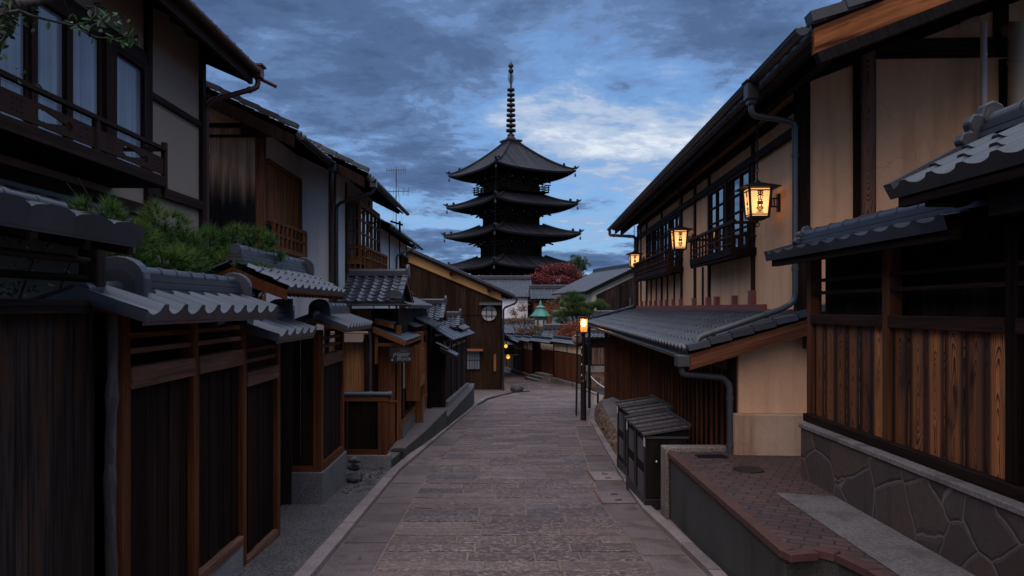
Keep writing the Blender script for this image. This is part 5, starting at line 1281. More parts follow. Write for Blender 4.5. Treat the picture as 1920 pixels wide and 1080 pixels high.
# ---- brick terrace with retaining wall
pl = [(2.09, 9.32), (2.09, 5.50), (2.20, 5.53), (2.33, 5.55), (2.45, 5.42), (2.53, 5.1), (2.58, 4.6), (2.72, 1.5), (3.25, 1.5), (3.25, 7.99), (4.2, 8.0), (4.2, 9.3)]
mb = MB(); mb.prism([(x, y, -2.75) for x, y in pl], (0, 0, .905)); struct(mb.build('terrace_wall', 'granite_dark', None, .01))
mb = MB(); pl2 = [(x - (.025 if x < 3 else 0), y) for x, y in pl]; mb.prism([(x, y, -1.845) for x, y in pl2], (0, 0, .045)); struct(mb.build('brick_terrace', 'brick', None, .006))
mb = MB()
edge = [(x - .027, y) for x, y in pl[:8]]
for (a, b), (c_, d_) in zip(edge, edge[1:]):
    L = math.hypot(c_ - a, d_ - b); n = max(1, round(L / .22))
    for i in range(n):
        u0, u1 = i / n, (i + 1) / n; p, q = Vector((lerp(a, c_, u0), lerp(b, d_, u0), 0)), Vector((lerp(a, c_, u1), lerp(b, d_, u1), 0)); d = (q - p).normalized(); s = Vector((-d.y, d.x, 0)); s = s if s.x > 0 else -s
        mb.obox((p + q) / 2 + s * .05 + UPZ * -1.817, d * ((q - p).length / 2 - .004), s * .055, UPZ * .03)
struct(mb.build('brick_border', 'brick_edge', None, .004))
mb = MB(); mb.box(2.03, 2.98, 9.33, 9.52, -2.9, -1.745); mb.box(2.03, 2.085, 9.24, 9.33, -2.9, -1.745)
tag(mb.build('parapet', 'granite_edge', None, .012), 'low washed gravel parapet at the end of the brick terrace behind the bins', 'parapet')
mb = MB(); mb.quad((2.68, 1.5, -1.794), (3.18, 1.5, -1.794), (3.17, 7.1, -1.794), (2.66, 7.25, -1.794)); struct(mb.build('concrete_path', 'concrete'))
def disc(mb, c, r, t=.01, n=28): mb.tube([c, Vector(c) + UPZ * t], r, n, True, .5, False)
mb = MB(); disc(mb, (2.74, 8.28, -1.798), .155, .008); mb.tube([(2.74 + .16 * math.cos(a), 8.28 + .16 * math.sin(a), -1.797) for a in [i * math.pi / 16 for i in range(33)]], .008, 5)
tag(mb.build('manhole_cover', 'iron'), 'round black iron cover set in the red brick terrace', 'manhole cover')
mb = MB(); mb.box(2.36, 2.72, 8.92, 9.12, -1.80, -1.792); mb2 = [mb.box(2.37 + .34 * i / 22, 2.375 + .34 * i / 22, 8.93, 9.11, -1.792, -1.786) for i in range(22)]
tag(mb.build('drain_grate', 'iron'), 'rectangular black drain grate set in the red brick terrace', 'grate')
# ---- rubble wall and burnt-cedar fence
t = thing('rubble_wall', 'low rubble stone wall with a concrete coping under the burnt cedar fence', 'wall', (3.3, 5, -1.8))
mb = MB(); mb.box(3.19, 3.50, 1.2, 7.95, -2.2, -1.275); mb.build('masonry', 'crazy', t)
mb = MB(); mb.box(3.17, 3.50, 1.2, 7.98, -1.275, -1.225); mb.build('coping', 'concrete', t, .008)
FN = thing('cedar_fence', 'tall fence of burnt cedar planks with bold grain and a tiled roof', 'fence', (3.35, 5.5, -1.22))
P = [8.02, 6.42, 4.84, 3.24]
for y in P: mb = MB(); mb.box(3.30, 3.42, y - .055, y + .055, -1.14, .56); mb.build('post', 'wood_red' if y > 6 else 'wood_dark', FN, .005)
mb = MB(); mb.box(3.27, 3.46, 1.2, 8.1, -1.225, -1.14); mb.build('sill', 'wood_dark', FN, .006)
for ya, yb in zip(P[1:], P):
    a, b = ya + .055, yb - .055
    mb = MB(); mb.box(3.29, 3.43, a, b, -.17, -.065); mb.build('rail', 'wood_house', FN, .005)
    mb = MB(); boards(mb, (3.37, b), (3.37, a), -1.14, -.17, .25, .03, .012, .006, (-1, 0, 0)); mb.build('planks', 'rings', FN)
    for z in (.155, .285): mb = MB(); mb.box(3.31, 3.37, a, b, z - .016, z + .016); mb.build('slat', 'wood_house', FN)
    mb = MB(); boards(mb, (3.49, b), (3.49, a), -.2, .6, .2, .02, .004, .003, (-1, 0, 0)); mb.build('back_boards', 'wood_dark', FN)
mb = MB(); mb.box(3.515, 3.54, 2, 8.1, -1.2, .62); mb.build('backing', 'wood_black', FN)
y0, y1 = 5.0, 8.42
def pitched(parent, xe, xr0, ze, zr0, y0, y1, pu, mat, pv=.24, amp=.03):
    tile_roof(parent, (xe, y1, ze), (xe, y0, ze), (xr0 - .04, y0, zr0), (xr0 - .04, y1, zr0), pu, pv, mat, amp=amp, lip=.06)
    xb = 2 * xr0 - xe; tile_roof(parent, (xb, y0, ze), (xb, y1, ze), (xr0 + .04, y1, zr0), (xr0 + .04, y0, zr0), pu, pv, mat, amp=amp, lip=.06)
    mb = MB(); mb.prism([(xe + .02, y1 - .05, ze - .02), (xr0, y1 - .05, zr0), (xb - .02, y1 - .05, ze - .02)], (0, y0 - y1 + .1, 0)); mb.build('roof_board', 'wood_black', parent)
    mb = MB()
    for s, x in ((1, xe), (-1, xb)): mb.beam((x, y1 - .04, ze + .015), (xr0, y1 - .04, zr0 + .03), .10, .06)
    mb.build('verge_tile', mat, parent)
    mb = MB(); mb.box(xe + .05, xe + .11, y0, y1 - .08, ze - .13, ze - .04); mb.build('eave_beam', 'wood_dark', parent)
pitched(FN, 2.97, 3.40, .59, .69, y0, y1, .30, 'tile_new', amp=.018)
ridge(FN, (3.40, y0, .69), (3.40, y1 - .12, .69), .22, .09, 2, .065, 'tile_new', seg=.34)
def cloud_oni(parent, p, s, mat='tile_new'):
    """scrolled cloud-shaped ridge end"""
    mb = MB(); pr = [(-.5, 0), (-.62, .12), (-.55, .28), (-.40, .30), (-.46, .46), (-.36, .62), (-.22, .60), (-.18, .78), (0, .86), (.18, .78), (.22, .60), (.36, .62), (.46, .46), (.40, .30), (.55, .28), (.62, .12), (.5, 0)]
    mb.prism([(p[0] + a * s, p[1], p[2] + b * s) for a, b in pr], (0, -.09, 0)); o = mb.build('ridge_end_tile', mat, parent, .012)
    mb = MB(); mb.tube([(p[0], p[1] - .12, p[2] + .5 * s), (p[0], p[1] + .02, p[2] + .5 * s)], .2 * s, 14); mb.build('ridge_end_boss', mat, parent, .01)
cloud_oni(FN, (3.40, y1 - .06, .70), .25)
GT = thing('tiled_gateway', 'nearest tiled gateway roof at the right edge, overlapping the cedar fence', 'gate', (3.5, 3.5, -1.2))
pitched(GT, 2.80, 3.52, .85, 1.22, -1.0, 5.44, .33, 'tile_dark', .26, .026)  # gateway tiles coloured darker to imitate light fading towards the frame corner
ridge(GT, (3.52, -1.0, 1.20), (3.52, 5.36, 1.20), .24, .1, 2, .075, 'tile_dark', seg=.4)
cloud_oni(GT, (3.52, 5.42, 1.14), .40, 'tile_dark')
mb = MB(); mb.box(3.25, 4.0, 4.35, 4.55, -1.22, .80); mb.box(3.0, 4.1, -1, 4.6, .56, .80); mb.box(2.95, 3.1, 5.0, 5.2, .70, .80); mb.build('gate_frame', 'wood_black', GT)
for y in (5.25, 4.4, 3.5): mb = MB(); mb.prism([(2.88, y, .76), (2.88, y, .84), (3.52, y, 1.18), (3.52, y, .90), (3.2, y, .70)], (0, -.12, 0)); mb.build('bracket_arm', 'wood_black', GT)

# ---- bins
def bin_(label, x0, x1, y0, y1, group='timber bin enclosures by the lane'):
    zb = zg(y0) - .0; t = thing('waste_bin_enclosure', label, 'bin enclosure', (x0, y0, zb), group)
    zl, zr2 = -1.655, -1.555; zb = zg(y1) - .05
    mb = MB(); mb.prism([(x0, y0, zb), (x1, y0, zb), (x1, y0, zr2 - .03), (x0, y0, zl - .03)], (0, y1 - y0, 0)); mb.build('body', 'wood_black', t)
    mb = MB(); mb.box(x0 - .02, x1, y0 - .02, y1 + .02, zb - .02, zg(y0) + .13); mb.build('skirt', 'lamp_black', t, .006)
    for ya, yb in ((y0 + .0, y0 + .07), (y1 - .07, y1), (lerp(y0, y1, .5) - .05, lerp(y0, y1, .5) + .05)):
        mb = MB(); mb.box(x0 - .014, x0, ya, yb, zg(y0) + .13, zl - .04); mb.build('frame_post', 'lamp_black', t)
    mid = lerp(y0, y1, .5)
    for za, zc in ((zl - .42, zl - .12), (zl - .86, zl - .56)):
        for ya, yb in ((y0 + .16, mid - .16), (mid + .16, y1 - .16)):
            mb = MB(); mb.box(x0 - .008, x0 + .002, ya, yb, za, zc); mb.build('mesh_panel', 'bin_mesh', t)
    for ya in (y0 + .0, y1 - .09): mb = MB(); mb.box(x0 - .019, x0 - .0145, ya, ya + .085, zl - .17, zl - .05); mb.build('label_plate', 'white', t)
    dr = MB(); dr.box(x0 + .05, x1 - .03, y0 - .012, y0, zg(y0) + .15, zl - .06); dr = dr.build('door', 'wood_black', t, .004)
    mb = MB(); mb.box(x0 + .035, x0 + .046, y0 - .016, y0, zg(y0) + .13, zl - .04); mb.box(x0 + .04, x1 - .2, y0 - .016, y0, zg(y0) + .125, zg(y0) + .14); mb.build('door_edge', 'wood_house', dr)
    mb = MB(); mb.lathe((x0 + .13, y0 - .012, zl - .36), [(.006, 0), (.006, -.02), (.02, -.025), (.022, -.036), (.015, -.045), (.001, -.047)], 14, axis='y'); mb.build('knob', 'brass', dr)
    n = 10; mb = MB()
    for i in range(n):
        a, b = lerp(y0 - .06, y1 + .04, i / n), lerp(y0 - .06, y1 + .04, (i + .84) / n); dz = .016 * (i % 2)
        mb.prism([(x0 - .05, a, zl + dz - .02), (x0 - .05, b, zl + dz - .02), (x1 + .05, b, zr2 + dz - .02), (x1 + .05, a, zr2 + dz - .02)], (0, 0, .026))
    mb.build('slatted_lid', 'wood_slat', t)
    mb = MB(); mb.box(x1 + .02, x1 + .055, y0 - .07, y1 + .05, zr2 + .01, zr2 + .045); mb.box(x0 + .0, x1 + .03, y0 - .03, y0 - .012, zl - .06, zl - .03); mb.build('lid_trim', 'metal_pipe', t)
    return t
bin_('nearer black timber bin enclosure with slatted lid and steel knob, by the terrace wall', 1.90, 2.42, 9.8, 11.25)
bin_('farther black timber bin enclosure with slatted lid, partly hidden by the nearer one', 2.03, 2.58, 11.5, 13.0)
# inspection lids in the lane
for i, (y, lb) in enumerate(((10.55, 'nearer of two speckled square inspection lids by the bin enclosures'), (12.3, 'farther of two speckled square inspection lids by the bin enclosures'))):
    t = thing('inspection_lid', lb, 'lid', (xr(y) - .3, y, zg(y)), 'inspection lids'); x = xr(y) - .46
    def zz(yv, k): return zg(yv) + k
    mb = MB(); mb.prism([(x, y - .42, zz(y - .42, 0)), (x + .44, y - .42, zz(y - .42, 0)), (x + .44, y + .42, zz(y + .42, 0)), (x, y + .42, zz(y + .42, 0))], (0, 0, .010)); mb.build('cover', 'kerb', t)
    mb = MB(); mb.prism([(x - .025, y - .45, zz(y - .45, 0)), (x + .0, y - .45, zz(y - .45, 0)), (x + .0, y + .45, zz(y + .45, 0)), (x - .025, y + .45, zz(y + .45, 0))], (0, 0, .012)); mb.build('frame_edge', 'red_paint', t)
    mb = MB()
    for dy in (-.22, .18): mb.prism([(x + .18, y + dy - .04, zz(y + dy - .04, .0105)), (x + .28, y + dy - .04, zz(y + dy - .04, .0105)), (x + .28, y + dy + .04, zz(y + dy + .04, .0105)), (x + .18, y + dy + .04, zz(y + dy + .04, .0105))], (0, 0, .003))
    mb.build('lifting_slot', 'iron', t)
# ---- rock-faced bank along the house
random.seed(21)
def hx(y): return 3.71 + .045 * (y - 9.2) - .82
def bh(y): return lerp(.06, .50, max(0, min(1, (y - 13) / 8.0))) if y < 23.6 else .5 * max(0, 1 - (y - 23.6) / 1.3)
ys = [12.8 + .18 * i for i in range(69)]; face, top = [], []
for i, y in enumerate(ys):
    x = xr(y) + .14; h = bh(y); z = zg(y); j = lambda s: random.uniform(-s, s)
    face += [(x + j(.02), y, z - .05), (x + .02 + j(.05), y, z + h * .3 + j(.03)), (x + .05 + j(.06), y, z + h * .62 + j(.05)), (x + .12 + j(.05), y, z + h * .92 + j(.03)), (x + .2, y, z + h)]
    top += [(x + .2, y, z + h), (lerp(x + .2, hx(y), .4), y, z + h + .03 + j(.012)), (max(hx(y) + .1, x + .3), y, z + h + .12)]
n = len(ys); mb = MB(); mb.add(face, [(i * 5 + k, i * 5 + k + 1, i * 5 + 6 + k, i * 5 + 5 + k) for i in range(n - 1) for k in range(4)], None, [random.random() for _ in range((n - 1) * 4)]); struct(mb.build('rock_bank', 'rock_rust'))
mb = MB(); mb.add(top, [(i * 3 + k, i * 3 + k + 1, i * 3 + 4 + k, i * 3 + 3 + k) for i in range(n - 1) for k in range(2)], None, .5, True); struct(mb.build('bank_top', 'concrete'))

# ---- street lamp, sign pole, bollard, rope
zb = zg(22); t = thing('street_lamp', 'black street lamp with a glowing box lantern at the right edge of the lane', 'street lamp', (2.42, 22, zb))
mb = MB(); mb.lathe((2.42, 22, zb), [(.085, -.05), (.085, 1.10), (.09, 1.12), (.09, 1.15), (.055, 1.17), (.05, 1.2), (.05, 2.50), (.06, 2.52), (.06, 2.57)], 16); mb.build('post', 'lamp_black', t)
mb = MB(); z0, z1, w = zb + 2.60, zb + 2.99, .115
for sx in (-1, 1):
    for sy in (-1, 1): mb.box(2.42 + sx * w - .014, 2.42 + sx * w + .014, 22 + sy * w - .014, 22 + sy * w + .014, z0, z1)
for z in (z0 - .03, z1): mb.box(2.42 - w - .02, 2.42 + w + .02, 22 - w - .02, 22 + w + .02, z, z + .03)
for s in (-1, 1):
    mb.box(2.42 - w, 2.42 + w, 22 + s * w - .006, 22 + s * w + .006, z0 + .18, z0 + .195); mb.box(2.42 + s * w - .006, 2.42 + s * w + .006, 22 - w, 22 + w, z0 + .18, z0 + .195)
    mb.box(2.414, 2.426, 22 + s * w - .006, 22 + s * w + .006, z0, z1); mb.box(2.42 + s * w - .006, 2.42 + s * w + .006, 21.994, 22.006, z0, z1)
mb.box(2.42 - w - .04, 2.42 + w + .04, 22 - w - .04, 22 + w + .04, z1 + .03, z1 + .045); mb.build('lantern_frame', 'lamp_black', t)
for s in (-1, 1):
    k = w - .012; mb = MB(); mb.quad((2.42 - k, 22 + s * k, z0), (2.42 + k, 22 + s * k, z0), (2.42 + k, 22 + s * k, z1), (2.42 - k, 22 + s * k, z1)); mb.build('glass_panel', 'lampglass', t)
    mb = MB(); mb.quad((2.42 + s * k, 22 - k, z0), (2.42 + s * k, 22 + k, z0), (2.42 + s * k, 22 + k, z1), (2.42 + s * k, 22 - k, z1)); mb.build('glass_panel', 'lampglass', t)
for h in (1.30, 1.62, 1.90, 2.12): mb = MB(); mb.box(2.355, 2.375, 21.96, 22.0, zb + h, zb + h + .05); mb.build('cable_clip', 'white', t)
mb = MB(); mb.lathe((2.42, 22, z0 + .16), [(.03, 0), (.055, .05), (.06, .12), (.04, .18), (.001, .2)], 10); mb.build('bulb', 'bulb', t)
ld = bpy.data.lights.new('lamp_light', 'POINT'); ld.energy = 20; ld.color = (1, .46, .15); ld.shadow_soft_size = .05; lo = bpy.data.objects.new('lamp_light', ld); C.objects.link(lo); lo.parent = t; lo.location = (0, 0, 2.84)
zb = zg(23.5); t = thing('sign_pole', 'thin dark pole carrying a round sign seen from behind, beside the street lamp', 'road sign', (2.37, 23.5, zb))
mb = MB(); mb.tube([(2.36, 23.5, zb - .05), (2.39, 23.5, -.72)], .032, 10); mb.build('pole', 'lamp_black', t)
mb = MB(); mb.lathe((2.39, 23.54, -1.0), [(.001, 0), (.165, 0), (.165, .012), (.001, .012)], 28, axis='y'); mb.build('disc', 'sign_pink', t)
for z in (-.90, -1.10): mb = MB(); mb.box(2.29, 2.49, 23.50, 23.535, z - .015, z + .015); mb.build('clamp', 'metal_pipe', t)
mb = MB(); mb.lathe((3.62, 28, zg(28)), [(.04, 0), (.04, .42), (.03, .46), (.001, .47)], 12); tag(mb.build('bollard', 'iron'), 'short grey bollard standing between the lamp and the far corner pole', 'bollard')
t = thing('rope_barrier', 'sagging white rope hung from a short wooden stake by the stone base', 'barrier', (4.3, 35.5, zg(35.5)))
mb = MB(); mb.tube([(4.25, 35.5, zg(35.5)), (4.25, 35.5, zg(35.5) + .72)], .035, 8); mb.box(4.15, 4.4, 35.4, 35.6, zg(35.5) - .02, zg(35.5) + .08); mb.build('stake', 'wood_dark', t)
mb = MB(); pts = [(lerp(4.25, 5.3, u), 35.5 - .6 * u, zg(35.5) + .72 - .72 * u + -.55 * u * (1 - u) + .12 * u) for u in [i / 12 for i in range(13)]]; mb.tube(pts, .025, 6); mb.build('rope', 'white', t)
# ================================================================== FAR END OF THE LANE
def yard_fence(name, label, p, q, cream=.46, gate=False, mat='wood_house', rise=2.25, group=None):
    p, q = Vector((*p, 0)), Vector((*q, 0)); m = (p + q) / 2; t = thing(name, label, 'gate' if gate else 'fence', (m.x, m.y, zg(m.y)), group)
    d = (q - p).normalized(); o = Vector((d.y, -d.x, 0)); o = -o if o.y > 0 or (abs(o.y) < .3 and o.x > 0) else o
    L = (q - p).length; n = max(1, round(L / 3.0)); rec = -.5 if gate else 0
    for i in range(n):           # panels step down with the lane
        a, b = p + d * (L * i / n), p + d * (L * (i + 1) / n); g = zg(max(a.y, b.y)); e = g + rise
        aa, bb = a + o * rec, b + o * rec
        mb = MB(); boards(mb, aa, bb, g + (.25 if not gate else .1), e - cream - .05, .19, .03, out=o); mb.build('boards', 'wood_red', t)
        mb = MB(); mb.beam(aa + UPZ * (e - cream / 2), bb + UPZ * (e - cream / 2), .05, cream - .02); mb.build('plaster_band', 'wall_cream', t)
        mb = MB()
        for c in (aa, bb): mb.box(c.x - .06, c.x + .06, c.y - .06, c.y + .06, g - .2, e)
        if gate: boards(mb, a, aa, g + .1, e, .2, .03, out=-d); boards(mb, b, bb, g + .1, e, .2, .03, out=-d)
        if not gate: c = (aa + bb) / 2; mb.box(c.x - .05, c.x + .05, c.y - .05, c.y + .05, e - cream, e)
        each(mb, 'post', 'wood_dark', t)
        mb = MB(); mb.beam(a + o * .06 + UPZ * (g - .1), b + o * .06 + UPZ * (g - .1), .3, .75); mb.build('footing', 'plinth' if gate else 'concrete', t)
        ea, eb, ra, rb = a + o * .28, b + o * .28, a, b
        ub = UPZ; tile_roof(t, ea + ub * (e + .05), eb + ub * (e + .05), rb + ub * (e + .26), ra + ub * (e + .26), .22, .2, 'tile', amp=.024, sub=6)
        ea2, eb2 = a - o * .28, b - o * .28
        tile_roof(t, eb2 + ub * (e + .05), ea2 + ub * (e + .05), ra + ub * (e + .26), rb + ub * (e + .26), .22, .3, 'tile', amp=.024, sub=6)
        ridge(t, a + ub * (e + .24), b + ub * (e + .24), .18, .08, 2, .05, 'tile', band=False)
        mb = MB(); mb.beam(a + ub * (e + .0), b + ub * (e + .0), .42, .04); mb.build('soffit', 'wood_black', t)
    return t
yard_fence('yard_fence', 'boarded yard fence with cream band behind the street lamp and round sign', (4.12, 38), (2.98, 42))
yard_fence('yard_gate', 'recessed yard gate with cream band, between two boarded fences at the bend', (2.98, 42), (1.92, 45.3), .46, True, 'wood_red')
yard_fence('yard_fence', 'farthest boarded yard fence, following the lane round the bend to the left', (1.92, 45.3), (-.6, 60))
# steps up to the gate
mb = MB()
for k in range(3): mb.obox((2.25 - .12 * (1 - k) + .1, 43.4, zg(43.4) + .06 + .14 * k), Vector((-.32, 1, 0)).normalized() * (1.1 - .1 * k), Vector((-1, -.32, 0)).normalized() * (.55 - .16 * k), UPZ * .08)
tag(mb.build('steps', 'concrete', None, .015), 'low stone steps in front of the recessed yard gate', 'steps')
# light-boarded fence on a rubble base, far right
t = thing('light_board_fence', 'pale boarded fence panel on a brown rubble base, right of the street lamp', 'fence', (5.2, 38, zg(38)))
mb = MB(); mb.box(4.35, 6.6, 37.95, 38.3, zg(38) - .2, -3.28); mb.build('rubble_base', 'rock_rust', t)
mb = MB(); mb.box(4.3, 6.6, 37.9, 38.3, -3.28, -2.95); mb.build('coping', 'concrete', t)
mb = MB(); boards(mb, (4.6, 37.98), (6.5, 37.98), -2.9, -2.03, .15, .03, .012, out=(0, -1, 0)); mb.build('boards', 'wood_pale', t)
mb = MB(); mb.box(4.45, 4.6, 37.93, 38.07, -2.95, -1.4); mb.box(5.65, 5.75, 37.93, 38.07, -2.95, -1.4); mb.box(4.6, 6.5, 37.94, 38.05, -2.03, -1.9); mb.box(4.6, 6.5, 37.94, 38.02, -2.95, -2.88); mb.build('frame', 'wood_dark', t)
for z in (-1.78, -1.66, -1.54): mb = MB(); mb.box(4.6, 6.5, 37.96, 38.0, z - .02, z + .02); mb.build('slat', 'wood_dark', t)
tile_roof(t, (4.2, 37.5, -1.47), (6.6, 37.5, -1.47), (6.6, 38, -1.22), (4.2, 38, -1.22), .22, .2, 'tile', amp=.024, sub=6); ridge(t, (4.2, 38, -1.24), (6.6, 38, -1.24), .18, .1, 2, .05, 'tile', band=False)
mb = MB(); mb.box(4.3, 6.6, 37.6, 38.4, -1.5, -1.46); mb.build('soffit', 'wood_black', t)

def simple_house(name, label, A, B, depth, zw, zr, wall, over=.5, rmat='tile_old', z0=None, wallmat2=None, bands=()):
    """house whose long front runs A-B (eave towards the viewer), ridge parallel; depth behind"""
    A, B = Vector((*A, 0)), Vector((*B, 0)); d = (B - A).normalized(); o = Vector((d.y, -d.x, 0)); o = o if o.y < 0 else -o
    m = (A + B) / 2; g = zg(m.y) if z0 is None else z0; t = thing(name, label, 'house', (m.x, m.y, g))
    bk = -o * depth; u = UPZ; rd = -o * depth / 2
    mb = MB(); mb.prism([A + u * g, A + u * zw, A + rd + u * (zr - .1), A + bk + u * zw, A + bk + u * g], B - A); mb.build('wall', wall, t)
    for (za, zb2, mm) in bands: mb = MB(); mb.beam(A + o * .01 + u * ((za + zb2) / 2), B + o * .01 + u * ((za + zb2) / 2), .06, zb2 - za); mb.build('wall_band', mm, t)
    e = d * over
    drop = (zr - zw) / (depth / 2) * over
    f1, f2 = A - e + o * over + u * (zw - drop + .05), B + e + o * over + u * (zw - drop + .05); r1, r2 = A - e + rd + u * (zr + .05), B + e + rd + u * (zr + .05)
    tile_roof(t, f1, f2, r2, r1, .32, .3, rmat, amp=.035, sub=6)
    b1, b2 = A - e + bk - o * over + u * (zw - drop + .05), B + e + bk - o * over + u * (zw - drop + .05)
    tile_roof(t, b2, b1, r1, r2, .32, .3, rmat, amp=.035, sub=6)
    ridge(t, r1, r2, .3, .25, 4, .09, rmat, seg=.4)
    underside(t, f1, f2, r2, r1, .07, 'wood_black', name='soffit')
    mb = MB(); mb.beam(f1 - u * .06, f2 - u * .06, .06, .1); mb.build('eave_board', 'wood_dark', t)
    return t
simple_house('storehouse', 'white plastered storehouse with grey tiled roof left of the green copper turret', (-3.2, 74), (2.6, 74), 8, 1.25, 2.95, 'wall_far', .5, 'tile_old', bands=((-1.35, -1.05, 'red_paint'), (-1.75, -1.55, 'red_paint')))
simple_house('back_house', 'brown boarded house with a low tiled roof behind the green copper turret', (3.2, 72), (7.2, 72), 6, .95, 1.9, 'wood_orange', .4, 'tile_old', bands=((.45, .55, 'wood_dark'),))
simple_house('middle_house', 'low tiled house right behind the recessed yard gate', (2.9, 49.2), (4.4, 48.8), 3.0, -2.05, -1.5, 'wood_house', .35, 'tile')
simple_house('side_house', 'low tiled roof beyond the farthest yard fence', (-.6, 64), (2.2, 63), 4, -2.05, -1.35, 'wood_house', .4, 'tile')
simple_house('dark_house', 'dark low house half hidden behind the rust red shrub', (3.9, 53), (7.6, 52.4), 4, -1.5, -.6, 'wood_dark', .4, 'tile')
# angled grey house up the slope on the right
t = thing('grey_board_house', 'weathered grey boarded gable house with a long tiled roof under the far lantern', 'house', (8, 60, zg(60)))
A_, B_, C_, D_ = V(6.2, 55, 1.22), V(4.36, 65, 1.22), V(8.5, 68.5, 3.25), V(10.6, 58.2, 3.25)
tile_roof(t, A_, B_, C_, D_, .3, .28, 'tile_old', amp=.035, sub=6); ridge(t, D_ - UPZ * .03, C_ - UPZ * .03, .3, .22, 3, .1, 'tile_old')
oni(t, D_ + V(.1, -.5, -.05), (-.2, 1, 0), .6, .6, .15, 'tile_old')
g1, g2 = A_ + V(.55, 1.0, -.1), D_ + V(.1, .95, -.1); e = V(-1.6, 9, 0)
mb = MB(); mb.prism([(g1.x, g1.y, -5), (g1.x, g1.y, g1.z), (g2.x, g2.y, g2.z), (15.4, 60.8, 1.2), (15.4, 60.8, -5)], e); mb.build('wall', 'wall_cream', t)
mb = MB(); dd = (g2 - g1).length; L2 = Vector((15.4 - g1.x, 60.8 - g1.y, 0)).length; um = Vector((g2.x - g1.x, g2.y - g1.y, 0)).length / L2
boards(mb, (g1.x + .4, g1.y + .2), (15.4, 60.8), -4, lambda u: min(g1.z + (g2.z - g1.z) * min(1, (u * .95 + .05) / um), 9) - .35 if u < um else lerp(g2.z, 1.2, (u - um) / (1 - um)) - .35, .3, .04, out=(.3, -1, 0)); mb.build('gable_boards', 'wood_grey', t)
mb = MB(); mb.beam(A_ - UPZ * .16, D_ - UPZ * .16, .1, .26); mb.beam(D_ - UPZ * .16, V(15.8, 60.4, 1.0), .1, .26); mb.build('bargeboard', 'wood_black', t)
c = g1.lerp(V(15.4, 60.8, 0), .36); mb = MB()
for i in range(9): mb.box(c.x + i * .28, c.x + i * .28 + .09, c.y - .35 + i * .155, c.y - .25 + i * .155, -1.2, .75)
mb.build('lattice_window', 'wood_slat', t)
underside(t, A_, B_, C_, D_, .12, 'wood_black')
tile_roof(t, V(16.5, 60.5, 1.1), V(14.5, 70, 1.1), C_, D_, .3, .3, 'tile_old', amp=.035, sub=6, name='rear_roof')
# porch with glowing lanterns just past the gabled house
t = thing('lit_porch', 'small tiled porch with yellow lamps just past the corner of the gabled house', 'porch', (0, 48, zg(48)))
tile_roof(t, (1.05, 46, -2.15), (1.05, 50.5, -2.15), (-1.2, 50.5, -1.25), (-1.2, 46, -1.25), .24, .22, 'tile', amp=.024, sub=6)
tile_roof(t, (.75, 45.9, -1.45), (.75, 50.5, -1.45), (-1.2, 50.5, -1.0), (-1.2, 45.9, -1.0), .24, .22, 'tile', amp=.024, sub=6, name='upper_roof')
underside(t, (1.0, 46.1, -2.2), (1.0, 50.4, -2.2), (-1.2, 50.4, -1.35), (-1.2, 46.1, -1.35), .05, 'wood_dark', .4)
mb = MB(); mb.box(-3, .15, 46.3, 52, -5, -1.5); mb.box(-.3, .75, 46.4, 46.46, -2.9, -2.3); mb.build('wall', 'wood_dark', t)
mb = MB(); mb.box(.02, .14, 46.2, 46.3, zg(46) - .1, -2.0); mb.build('post', 'wood_black', t)
gutter(t, (0.1, 46.2, -3.0), (1.05, 46.5, -2.9), .05, 'metal_pipe')
for (x, y, z, r, lb) in ((.42, 46.5, -3.05, .115, 'lower, round yellow lantern glowing under the porch'), (.28, 46.2, -2.38, .10, 'upper yellow lantern glowing close under the porch roof')):
    l = thing('porch_lantern', lb, 'lantern', (x, y, z - r), 'yellow porch lanterns')
    mb = MB(); mb.ball((x, y, z), r, 14, 1.15); mb.build('shade', 'yellow_paper', l)
    mb = MB(); mb.tube([(x, y, z + r * 1.05), (x, y, z + r * 1.3)], r * .5, 10); mb.tube([(x, y, z + r * 1.3), (x, y, z + .45)], .01, 5); mb.build('cap', 'iron', l)
# green copper turret lantern on a stone shaft
c = V(3.15, 60, 0); t = thing('copper_lantern', 'green copper lantern turret with curved hexagonal roof above the yard roofs', 'lantern turret', (3.15, 60, zg(60)))
mb = MB(); mb.lathe(c, [(.42, zg(60)), (.42, -2.2), (.6, -2.15), (.6, -2.0), (.40, -1.95)], 6, smooth=False); mb.build('shaft', 'copper_dark', t)
mb = MB(); mb.lathe(c, [(.42, -1.95), (.45, -1.5), (.47, -.80)], 6, smooth=False)
for k in range(6): a = math.pi / 3 * k; mb.tube([c + V(.47 * math.cos(a), .47 * math.sin(a), -1.95), c + V(.5 * math.cos(a), .5 * math.sin(a), -.75)], .05, 6)
mb.lathe(c, [(.5, -.90), (.56, -.88), (.56, -.72), (.5, -.70)], 6, smooth=False); mb.build('fire_box', 'copper_dark', t)
mb = MB()
for k in range(6): a = math.pi / 3 * (k + .5); n = V(math.cos(a), math.sin(a), 0); s = V(-n.y, n.x, 0); mb.obox(c + n * .415 + UPZ * -1.25, s * .15, n * .012, UPZ * .27)
mb.build('lattice_panel', 'shoji', t)
mb = MB(); mb.lathe(c, [(.78, -.72), (.80, -.66), (.62, -.48), (.46, -.30), (.34, -.12), (.30, -.10), (.30, .02), (.40, .03), (.26, .12), (.13, .22), (.10, .24), (.10, .30), (.14, .33), (.08, .44), (.015, .62), (.001, .64)], 6, smooth=False)
for k in range(6):
    a = math.pi / 3 * k; n = V(math.cos(a), math.sin(a), 0); mb.tube([c + n * r + UPZ * z for r, z in ((.34, -.11), (.46, -.29), (.62, -.47), (.82, -.64), (.88, -.58))], .03, 6)
mb.build('roof', 'copper', t)

